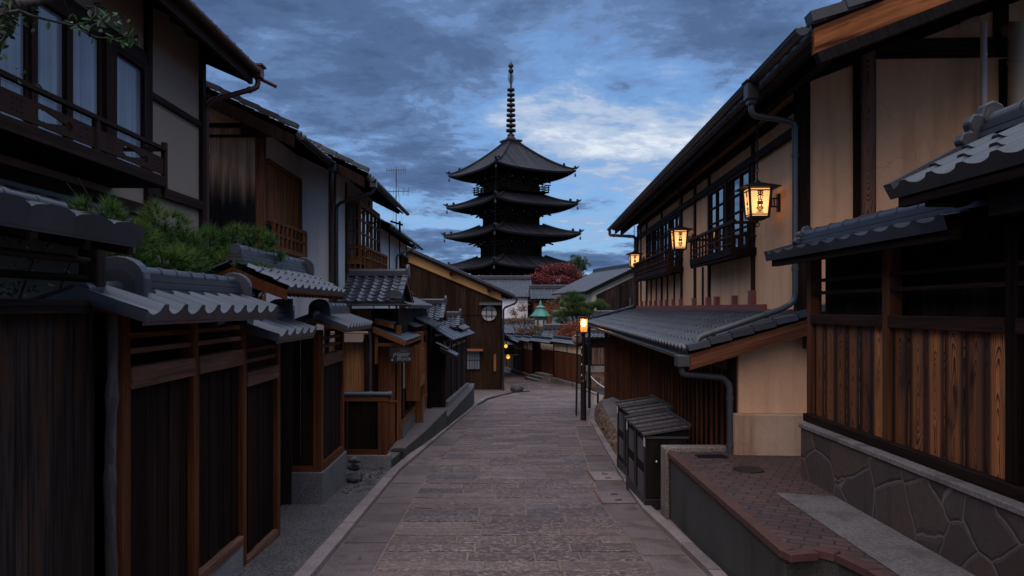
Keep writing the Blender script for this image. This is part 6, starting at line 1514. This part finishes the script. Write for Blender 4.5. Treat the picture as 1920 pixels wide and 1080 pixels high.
# ================================================================== PAGODA
PY = 117.0; PX = 18.0 / 1400 * PY; yaw = R(-13)
cy, sy_ = math.cos(yaw - R(45)), math.sin(yaw - R(45))
PF = Matrix(((cy, -sy_, 0, PX), (sy_, cy, 0, PY), (0, 0, 1, 0), (0, 0, 0, 1)))
T = thing('pagoda', 'tall dark timber pagoda with stacked tiled roofs and a ringed spire against the sky', 'pagoda', (PX, PY, zg(PY)))
def side_frames():
    for k in range(4):
        a = k * math.pi / 2; yield PF @ Matrix.Rotation(a, 4, 'Z')
def tier(z0, a, b, H, lift=.75, top=False, body=None, zbody=None):
    """one roof: a,b half sides at eave and top, z0 eave height"""
    mb = MB(); nn = int(a * 2 / .33); sub = 4; nt = 9
    def P(s, t):
        h = lerp(a, b, t); zc = z0 + H * (t ** (1.22 if not top else 1.28)) + lift * abs(s) ** 3.2 * (1 - t) ** 2; return h, zc
    for Fk in side_frames():
        old = mb.F; mb.F = Fk; vs = []; N = nn * sub
        for j in range(nt + 1):
            t = j / nt
            for i in range(N + 1):
                s = -1 + 2 * i / N; h, zc = P(s, t)
                x = s * a   # tile rows run straight up; cut at the hip
                xx = max(-h, min(h, x)); s2 = xx / h if h else 0; _, zc = P(s2, t)
                bump = .075 * max(0, math.sin(math.pi * (i % sub) / sub)) if abs(x) < h - .02 else 0
                vs.append((xx, -h, zc + bump))
        W_ = N + 1; fs = [(j * W_ + i, j * W_ + i + 1, (j + 1) * W_ + i + 1, (j + 1) * W_ + i) for j in range(nt) for i in range(N)]
        rr = [random.random() for _ in range(nn)]
        mb.add(vs, fs, None, [rr[(f[0] % W_) // sub % nn] for f in fs], False)
        # eave edge
        M_ = 32; e1 = [(lerp(-a, a, i / M_), -a, P(-1 + 2 * i / M_, 0)[1] + .02) for i in range(M_ + 1)]; e2 = [(x * .99, y + .08, z - .24) for x, y, z in e1]
        mb.add(e1 + e2, [(i, i + 1, M_ + 2 + i, M_ + 1 + i) for i in range(M_)], None, .2)
        mb.F = old
    rf = mb.build('roof', 'tile_far', T)
    # hip ridges with upturned ends
    for k in range(4):
        mb = MB(PF); a_ = math.pi / 4 + k * math.pi / 2; dv = V(math.cos(a_), math.sin(a_), 0) * math.sqrt(2)
        pts = []
        for i in range(13):
            t = 1 - i / 12; h, zc = P(1, t); pts.append(dv * h + UPZ * (zc + .14))
        pts[-1] += UPZ * .15; pts.append(dv * (a + .28) + UPZ * (P(1, 0)[1] + .55)); mb.tube(pts, [.2] * 10 + [.19, .17, .15, .07], 7)
        q = dv * (a * .78 + b * .22); zq = P(1, .22)[1]; mb.ball(q + UPZ * (zq + .42), .22, 8, 1.3); q = dv * (a * .98); mb.ball(q + UPZ * (P(1, .02)[1] + .42), .2, 8, 1.3)
        mb.build('hip_ridge', 'tile_far', rf)
    # underside: two tiers of rafters and bracket clusters
    mb = MB(); zi = zbody[1] if zbody else z0 - .3
    hb = body
    for Fk in side_frames():
        mb.F = Fk; M_ = 24; e = [(lerp(-a, a, i / M_) * .985, -a * .985, P(-1 + 2 * i / M_, 0)[1] - .22) for i in range(M_ + 1)]
        m1 = [(lerp(-1, 1, i / M_) * lerp(a, hb, .55), -lerp(a, hb, .55), z0 - .12) for i in range(M_ + 1)]; m2 = [(lerp(-1, 1, i / M_) * hb, -hb, z0 - .05) for i in range(M_ + 1)]
        mb.add(e + m1 + m2, [(i, i + 1, M_ + 2 + i, M_ + 1 + i) for i in range(M_)] + [(M_ + 1 + i, M_ + 2 + i, 2 * M_ + 3 + i, 2 * M_ + 2 + i) for i in range(M_)], None, .4)
        k = int(a * 2 / .42)
        for i in range(k + 1):
            s = -1 + 2 * i / k; zz = P(s, 0)[1]; mb.beam((s * a * .97, -a * .975, zz - .30), (s * lerp(a, hb, .5), -lerp(a, hb, .5), z0 - .22), .12, .14, r=.9)
            mb.beam((s * lerp(a, hb, .30), -lerp(a, hb, .30), z0 - .40 + .25 * abs(s) ** 3), (s * hb, -hb * 1.0, z0 - .35), .12, .14, r=.7)
    mb.build('rafters', 'pagoda_wood', T)
    mb = MB(); mc = MB()
    for Fk in side_frames():
        mb.F = Fk; mc.F = Fk
        for s in (-1, -.36, .36, 1):
            x = s * hb
            for st in range(3):
                dd = .35 + st * .5; z = z0 - 1.35 + st * .36
                mb.box(x - .16, x + .16, -hb - dd, -hb + .1, z - .12, z + .12, .8)
                for ox in (-.55, 0, .55): mb.box(x + ox - .14, x + ox + .14, -hb - dd - .10, -hb - dd + .18, z + .10, z + .30, .9); mc.box(x + ox - .09, x + ox + .09, -hb - dd - .115, -hb - dd - .1, z + .12, z + .26)
                mb.box(x - .75, x + .75, -hb - dd - .02, -hb - dd + .14, z + .02, z + .14, .8)
            mb.beam((x, -hb - .2, z0 - .45), (x * 1.05, -hb - 2.3, z0 - .95), .2, .22, r=.8); mc.box(x * 1.05 - .1, x * 1.05 + .1, -hb - 2.33, -hb - 2.30, z0 - 1.06, z0 - .84)
        mb.box(-hb - .9, hb + .9, -hb - 1.35, -hb - 1.15, z0 - .42, z0 - .22, .5)
    mb.build('brackets', 'pagoda_wood', T); mc.build('bracket_ends', 'pagoda_cream', T)['kind'] = 'stuff'
    # storey walls
    st = MB(PF); st.box(-hb, hb, -hb, hb, zbody[0], z0 - .05)
    for Fk in side_frames():
        st.F = Fk
        for s in (-1, -.34, .34, 1): st.box(s * hb - .2, s * hb + .2, -hb - .14, -hb, zbody[0], z0 - 1.2)
        for z in (zbody[0] + .35, z0 - 1.35): st.box(-hb - .2, hb + .2, -hb - .18, -hb, z - .13, z + .13)
        for i in range(9): x = lerp(.42, .95, i / 8) * hb; st.box(x - .04, x + .04, -hb - .06, -hb, zbody[0] + .5, z0 - 1.5); st.box(-x - .04, -x + .04, -hb - .06, -hb, zbody[0] + .5, z0 - 1.5)
    st.build('storey', 'pagoda_wood', T)
    # wind bells
    for k in range(4):
        a_ = math.pi / 4 + k * math.pi / 2; p = PF @ (V(math.cos(a_), math.sin(a_), 0) * math.sqrt(2) * (a - .15) + UPZ * (P(1, 0)[1] - .25))
        mb = MB(); mb.tube([p, p - UPZ * .3], .025, 5); mb.lathe(p - UPZ * .75, [(.17, 0), (.14, .1), (.12, .35), (.06, .45), (.001, .47)], 8); mb.build('wind_bell', 'bronze', T)
tier(20.55, 7.30, 1.05, 4.95, .6, True, 3.0, (17.6, 20))
tier(15.45, 7.55, 3.35, 2.05, .6, False, 3.05, (12.6, 15))
tier(10.85, 7.85, 3.55, 1.95, .6, False, 3.30, (7.6, 10.4))
tier(5.95, 8.15, 3.8, 1.95, .6, False, 3.55, (2.5, 5.4))
tier(1.0, 8.5, 4.1, 2.35, .6, False, 3.8, (-6.6, .6))
# balcony rail on the top storey
mb = MB(); hr = 4.3
for Fk in side_frames():
    mb.F = Fk; mb.box(-hr, hr, -hr, -3.0, 17.75, 17.95)
    for z in (18.25, 18.6, 18.95): mb.beam((-hr - (.35 if z > 18.9 else .15), -hr + .1, z), (hr + (.35 if z > 18.9 else .15), -hr + .1, z), .11, .11)
    for i in range(8): x = lerp(-hr + .1, hr - .1, i / 7); mb.box(x - .07, x + .07, -hr + .03, -hr + .17, 17.95, 18.9)
mb.build('railing', 'wood_side', T)
# spire
sp = MB(PF); sp.box(-1.15, 1.15, -1.15, 1.15, 25.2, 26.25); sp.box(-1.3, 1.3, -1.3, 1.3, 25.95, 26.2)
sp.lathe((0, 0, 0), [(.75, 26.25), (.72, 26.6), (.5, 26.85), (.62, 27.0), (.42, 27.2), (.2, 27.4), (.17, 30), (.15, 34), (.12, 37.6), (.09, 38.0)], 12); sp = sp.build('spire', 'bronze', T)
for i in range(9):
    z = 27.75 + i * .80; r = .80 - .025 * i; mb = MB(PF); n = 16
    mb.lathe((0, 0, z), [(r * .62, .20), (r * .95, .17), (r, .0), (r * .95, -.17), (r * .62, -.20), (r * .68, 0), (r * .62, .20)], n)
    for k in range(4): a_ = k * math.pi / 2; mb.beam((0, 0, z), (r * .9 * math.cos(a_), r * .9 * math.sin(a_), z), .08, .1)
    mb.lathe((0, 0, z), [(.26, -.3), (.24, .3)], 8); mb.build('ring', 'bronze', sp)
mb = MB(PF)
for k in range(4):
    a_ = k * math.pi / 2
    for j in range(9):
        z = 35.0 + j * .21; w = .62 * math.sin(math.pi * (j + 1.5) / 11.5)
        mb.tube([(w * .25 * math.cos(a_), w * .25 * math.sin(a_), z), (w * .7 * math.cos(a_), w * .7 * math.sin(a_), z + .05), (w * math.cos(a_), w * math.sin(a_), z + .20)], .035, 5)
mb.build('water_flame', 'copper_dark', sp)
mb = MB(PF); mb.ball((0, 0, 37.1), .42, 12); mb.lathe((0, 0, 37.8), [(.12, -.3), (.42, -.05), (.45, .12), (.3, .38), (.08, .6), (.02, 1.0)], 12); mb.build('jewel', 'bronze', sp)
# thin conductor wires from eave to eave
mb = MB(PF)
for s in (V(1, -1, 0), V(-1, 1, 0)):
    mb.tube([s * 7.0 + UPZ * 20.8, s * 7.3 + UPZ * 15.9], .018, 4); mb.tube([s * 7.3 + UPZ * 15.9, s * 7.6 + UPZ * 11.2], .018, 4); mb.tube([s * 7.6 + UPZ * 11.2, s * 7.8 + UPZ * 6.2], .018, 4)
mb.build('conductor_wire', 'iron', T)

# ================================================================== VEGETATION
def rdir(rng):
    while True:
        v = Vector((rng.uniform(-1, 1), rng.uniform(-1, 1), rng.uniform(-1, 1)))
        if .05 < v.length < 1: return v.normalized()
def limbs(t, base, nodes, r0, mat='bark', seed=0, bend=.12):
    rng = random.Random(seed); mb = MB(); base = Vector(base)
    top = Vector((base.x, base.y, base.z)).lerp(sum((Vector(n) for n in nodes), Vector()) / len(nodes), .72)
    pts = [base.lerp(top, i / 6) + Vector((rng.uniform(-1, 1), rng.uniform(-1, 1), 0)) * bend * (0 if i == 0 else 1) for i in range(7)]
    mb.tube(pts, [lerp(r0, r0 * .55, i / 6) for i in range(7)], 8)
    for n in nodes:
        n = Vector(n); s = pts[rng.choice((3, 4, 5, 6))]; m = s.lerp(n, .5) + rdir(rng) * (n - s).length * .14
        mb.tube([s, s.lerp(m, .5) + rdir(rng) * .02, m, m.lerp(n, .55) + rdir(rng) * .03, n], [r0 * .42, r0 * .36, r0 * .28, r0 * .18, r0 * .1], 6)
        for k in range(3): e = n + rdir(rng) * min(.6, (n - s).length * .14); mb.tube([m, m.lerp(e, .6) + rdir(rng) * .04, e], [r0 * .16, r0 * .1, r0 * .05], 5)
    return mb.build('trunk', mat, t)
def pine(label, base, pads, tufts, nl, needles=38, width=.0022, r0=.07, seed=1, mat='needles', group=None, name='pine_tree'):
    t = thing(name, label, 'tree', base, group); rng = random.Random(seed)
    limbs(t, base, [p[:3] for p in pads], r0, 'bark', seed)
    vol = [p[3] * p[4] * p[5] for p in pads]; mb = MB()
    for p, v in zip(pads, vol):
        n = max(6, int(tufts * v / sum(vol))); c = Vector(p[:3])
        tone = rng.uniform(-.2, .2)
        for _ in range(n):
            d = rdir(rng); rr = rng.uniform(.45, 1.0) ** .7; q = c + Vector((d.x * p[3], d.y * p[4], d.z * p[5])) * rr
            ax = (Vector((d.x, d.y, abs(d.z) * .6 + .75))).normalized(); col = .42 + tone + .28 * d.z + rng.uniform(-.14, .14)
            vs, fs, rs = [], [], []
            for k in range(needles):
                nd = (ax + rdir(rng) * .85).normalized(); L = nl * rng.uniform(.7, 1.1); s = nd.cross(rdir(rng)).normalized() * width; o = q - ax * nl * .25 * rng.random(); b = len(vs)
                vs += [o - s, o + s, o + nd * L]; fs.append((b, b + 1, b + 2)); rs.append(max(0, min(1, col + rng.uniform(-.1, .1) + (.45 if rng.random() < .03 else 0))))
            mb.add(vs, fs, None, rs)
    mb.build('needles', mat, t); return t
def broad(label, base, pads, leaves, ls, mat, r0=.08, seed=1, name='tree', group=None, hollow=.35, cat='tree', aspect=.55, droop=.2):
    t = thing(name, label, cat, base, group); rng = random.Random(seed)
    limbs(t, base, [p[:3] for p in pads], r0, 'bark', seed, .05)
    vol = [(p[3] * p[4] * p[5]) ** .8 for p in pads]; mb = MB()
    for p, v in zip(pads, vol):
        n = max(5, int(leaves * v / sum(vol))); c = Vector(p[:3]); vs, fs, rs = [], [], []; cl = [rdir(rng) for _ in range(9)]
        for _ in range(n):
            d = (rdir(rng) + rng.choice(cl) * .8).normalized(); rr = rng.uniform(hollow, 1.08) ** .8
            q = c + Vector((d.x * p[3], d.y * p[4], d.z * p[5])) * rr
            a = (rdir(rng) - UPZ * droop).normalized(); s = a.cross(rdir(rng)).normalized(); L = ls * rng.uniform(.6, 1.2); b = len(vs); nn = a.cross(s) * L * .12
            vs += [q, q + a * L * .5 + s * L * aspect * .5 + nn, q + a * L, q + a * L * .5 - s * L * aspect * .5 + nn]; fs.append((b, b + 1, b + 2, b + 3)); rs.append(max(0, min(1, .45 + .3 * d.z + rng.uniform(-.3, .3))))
        mb.add(vs, fs, None, rs)
    mb.build('leaves', mat, t); return t
# garden pine over the brown fence
pads = [(-3.45, 6.35, .80, .26, .34, .14), (-3.40, 6.8, .62, .30, .40, .15), (-3.35, 7.3, .86, .28, .34, .15), (-3.30, 7.6, .62, .34, .42, .19), (-3.20, 7.2, .42, .36, .44, .16), (-3.10, 8.1, .46, .38, .45, .20), (-3.25, 8.3, .70, .26, .36, .18), (-2.98, 8.6, .76, .28, .34, .17),
        (-2.90, 8.0, .40, .32, .42, .15), (-2.85, 8.9, .58, .26, .34, .15), (-3.3, 6.5, .52, .24, .34, .13), (-3.1, 6.8, .40, .26, .36, .12), (-2.82, 8.6, .80, .2, .3, .12), (-2.75, 8.3, .36, .24, .34, .12)]
pine('dark green garden pine spreading over the tiled coping of the brown fence', (-3.35, 7.6, zg(7.6)), pads, 620, .135, 44, .0026, .055, 5)
# leafy branch at the upper left corner
t = thing('broadleaf_tree', 'leafy tree reaching in at the upper left corner with dark glossy leaves', 'tree', (-4.3, 4.6, zg(4.6)))
def sk(px, py, y): return V((px - 940) * y / 1400, y, (577 - py) * y / 1400)
b0_ = [(sk(-180, 500, 4.3), .09), (sk(-90, 260, 4.3), .075), (sk(-10, 66, 4.25), .055), (sk(15, 36, 4.2), .05), (sk(30, -30, 4.2), .04)]
mb = MB(); mb.tube([(-4.3, 4.6, zg(4.6) - .1), (-3.9, 4.5, -1.2)] + [p for p, _ in b0_], [.12, .11] + [r for _, r in b0_], 10); mb.build('trunk', 'bark', t)
rng = random.Random(4); br = MB(); lv = MB()
def branch(pp, r0, y):
    P = [sk(px, py, y + .05 * i) for i, (px, py) in enumerate(pp)]; br.tube(P, [lerp(r0, r0 * .3, i / (len(P) - 1)) for i in range(len(P))], 6); return P
def spray(c, n, rad, ls=.055):
    for _ in range(n):
        q = Vector(c) + Vector((rng.uniform(-1, 1) * rad, rng.uniform(-1, 1) * rad, rng.uniform(-.7, .6) * rad)); a = Vector((rng.uniform(-.8, 1), rng.uniform(-1, .4), rng.uniform(-.9, .25))).normalized(); s = a.cross(rdir(rng)).normalized(); L = ls * rng.uniform(.7, 1.25); k = a.cross(s) * L * .1
        lv.add([q, q + a * L * .35 + s * L * .22 + k, q + a * L * .7 + s * L * .17 + k, q + a * L, q + a * L * .7 - s * L * .17 + k, q + a * L * .35 - s * L * .22 + k], [(0, 1, 2, 3), (0, 3, 4, 5)], None, rng.random())
branch([(30, 10), (60, 4), (110, -6), (160, -20)], .035, 4.1)
branch([(8, 24), (35, 20), (60, 30), (85, 36), (110, 42), (135, 48), (150, 55), (180, 70), (215, 72)], .010, 4.0)
branch([(135, 48), (165, 42), (180, 26), (178, 12)], .004, 4.1); branch([(165, 52), (200, 34), (225, 28)], .004, 4.1)
branch([(-8, 84), (6, 72), (10, 62)], .005, 4.0); branch([(120, 0), (128, 18), (132, 30)], .003, 4.05)
for (px, py, n, rd_) in ((150, 42, 10, .06), (165, 46, 12, .07), (185, 52, 12, .07), (196, 26, 10, .05), (178, 14, 8, .05), (222, 30, 12, .06), (232, 36, 7, .04), (238, 62, 12, .06), (248, 72, 9, .05), (215, 64, 8, .05), (40, 28, 9, .06), (75, 32, 9, .05), (8, 22, 12, .08), (2, 55, 8, .05), (14, 62, 7, .05), (20, 36, 8, .06), (-20, 10, 40, .2), (-40, 90, 40, .2)):
    spray(sk(px, py, 4.1), int(n * .7), rd_, .05)
br.build('branches', 'bark', t); lv.build('leaves', 'green_leaf', t)
# thin pale creeper foliage behind the nearest fence's bars
t = thing('shrub', 'dark shrub behind the bars of the nearest fence', 'shrub', (-2.95, 4.0, zg(4)))
rng = random.Random(9); lv = MB(); br = MB()
for k in range(5): br.tube([(-2.95, 3.2 + .3 * k, zg(4)), (-2.9, 3.3 + .3 * k, -.5), (-2.8 + .05 * k, 3.4 + .28 * k, .3)], [.02, .014, .004], 5)
for k in range(60): spray((-2.8 + rng.uniform(-.1, .1), rng.uniform(3.3, 4.6), rng.uniform(.0, .38)), 4, .07, .04)
br.build('stems', 'bark', t); lv.build('leaves', 'green_leaf', t)
# far trees
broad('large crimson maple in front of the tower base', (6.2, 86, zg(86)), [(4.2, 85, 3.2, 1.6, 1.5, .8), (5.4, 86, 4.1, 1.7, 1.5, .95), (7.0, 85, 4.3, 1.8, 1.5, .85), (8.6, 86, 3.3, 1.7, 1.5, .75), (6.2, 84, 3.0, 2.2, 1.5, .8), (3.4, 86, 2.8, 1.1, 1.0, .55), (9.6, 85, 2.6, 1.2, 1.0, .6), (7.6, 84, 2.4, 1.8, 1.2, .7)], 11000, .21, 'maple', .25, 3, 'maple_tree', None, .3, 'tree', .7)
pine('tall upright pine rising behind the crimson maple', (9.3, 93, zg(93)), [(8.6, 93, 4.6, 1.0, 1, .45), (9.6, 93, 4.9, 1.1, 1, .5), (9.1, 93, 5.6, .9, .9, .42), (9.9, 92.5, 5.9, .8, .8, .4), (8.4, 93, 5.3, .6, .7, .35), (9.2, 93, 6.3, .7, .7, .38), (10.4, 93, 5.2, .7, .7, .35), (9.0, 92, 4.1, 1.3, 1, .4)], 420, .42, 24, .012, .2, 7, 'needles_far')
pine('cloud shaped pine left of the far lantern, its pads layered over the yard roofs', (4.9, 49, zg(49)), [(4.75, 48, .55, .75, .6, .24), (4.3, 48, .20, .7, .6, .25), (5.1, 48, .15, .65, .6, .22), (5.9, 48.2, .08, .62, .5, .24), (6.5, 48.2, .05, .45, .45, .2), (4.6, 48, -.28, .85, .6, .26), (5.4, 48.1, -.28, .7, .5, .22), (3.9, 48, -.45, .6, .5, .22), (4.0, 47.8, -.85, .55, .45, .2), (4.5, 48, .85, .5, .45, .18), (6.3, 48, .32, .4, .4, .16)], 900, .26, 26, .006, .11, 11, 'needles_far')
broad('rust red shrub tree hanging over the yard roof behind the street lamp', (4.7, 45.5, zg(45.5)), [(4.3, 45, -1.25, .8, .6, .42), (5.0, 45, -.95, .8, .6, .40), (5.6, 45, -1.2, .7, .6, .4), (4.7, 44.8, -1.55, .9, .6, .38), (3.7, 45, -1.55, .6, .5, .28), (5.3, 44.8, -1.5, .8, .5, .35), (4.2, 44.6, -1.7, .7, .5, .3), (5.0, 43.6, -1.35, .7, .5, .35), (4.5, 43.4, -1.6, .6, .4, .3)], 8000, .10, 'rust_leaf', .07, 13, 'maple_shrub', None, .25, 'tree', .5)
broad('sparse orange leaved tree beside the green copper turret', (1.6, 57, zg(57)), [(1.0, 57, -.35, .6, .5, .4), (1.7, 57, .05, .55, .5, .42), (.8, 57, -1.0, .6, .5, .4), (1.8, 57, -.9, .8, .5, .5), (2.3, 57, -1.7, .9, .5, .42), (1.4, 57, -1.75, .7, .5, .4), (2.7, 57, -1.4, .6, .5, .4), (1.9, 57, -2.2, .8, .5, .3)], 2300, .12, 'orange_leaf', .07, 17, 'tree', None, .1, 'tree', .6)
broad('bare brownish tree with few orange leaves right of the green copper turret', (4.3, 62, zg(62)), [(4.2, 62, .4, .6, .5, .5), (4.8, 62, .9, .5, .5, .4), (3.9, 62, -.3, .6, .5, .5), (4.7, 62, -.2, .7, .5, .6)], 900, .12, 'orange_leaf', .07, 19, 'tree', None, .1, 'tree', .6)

# a few fallen leaves along the kerbs
rng = random.Random(33); lv = MB()
for _ in range(150):
    y = rng.uniform(6, 30); side = rng.random() < .5; x = (xl(y) + abs(rng.gauss(0, .18)) + .02) if side else (xr(y) - abs(rng.gauss(0, .18)) - .02)
    if rng.random() < .25: x = rng.uniform(xl(y), xr(y))
    a = rng.uniform(0, 6.28); s = rng.uniform(.012, .024); z = zg(y) + .012
    lv.add([(x + s * math.cos(a + k), y + s * math.sin(a + k) * (.6 if i % 2 else 1), z + rng.uniform(0, .008)) for i, k in enumerate((0, 1.2, 3.1, 4.4))], [(0, 1, 2, 3)], None, rng.random())
stuff(lv.build('fallen_leaves', 'orange_leaf'), 'scattered small fallen leaves along the kerbs of the lane', 'leaves')
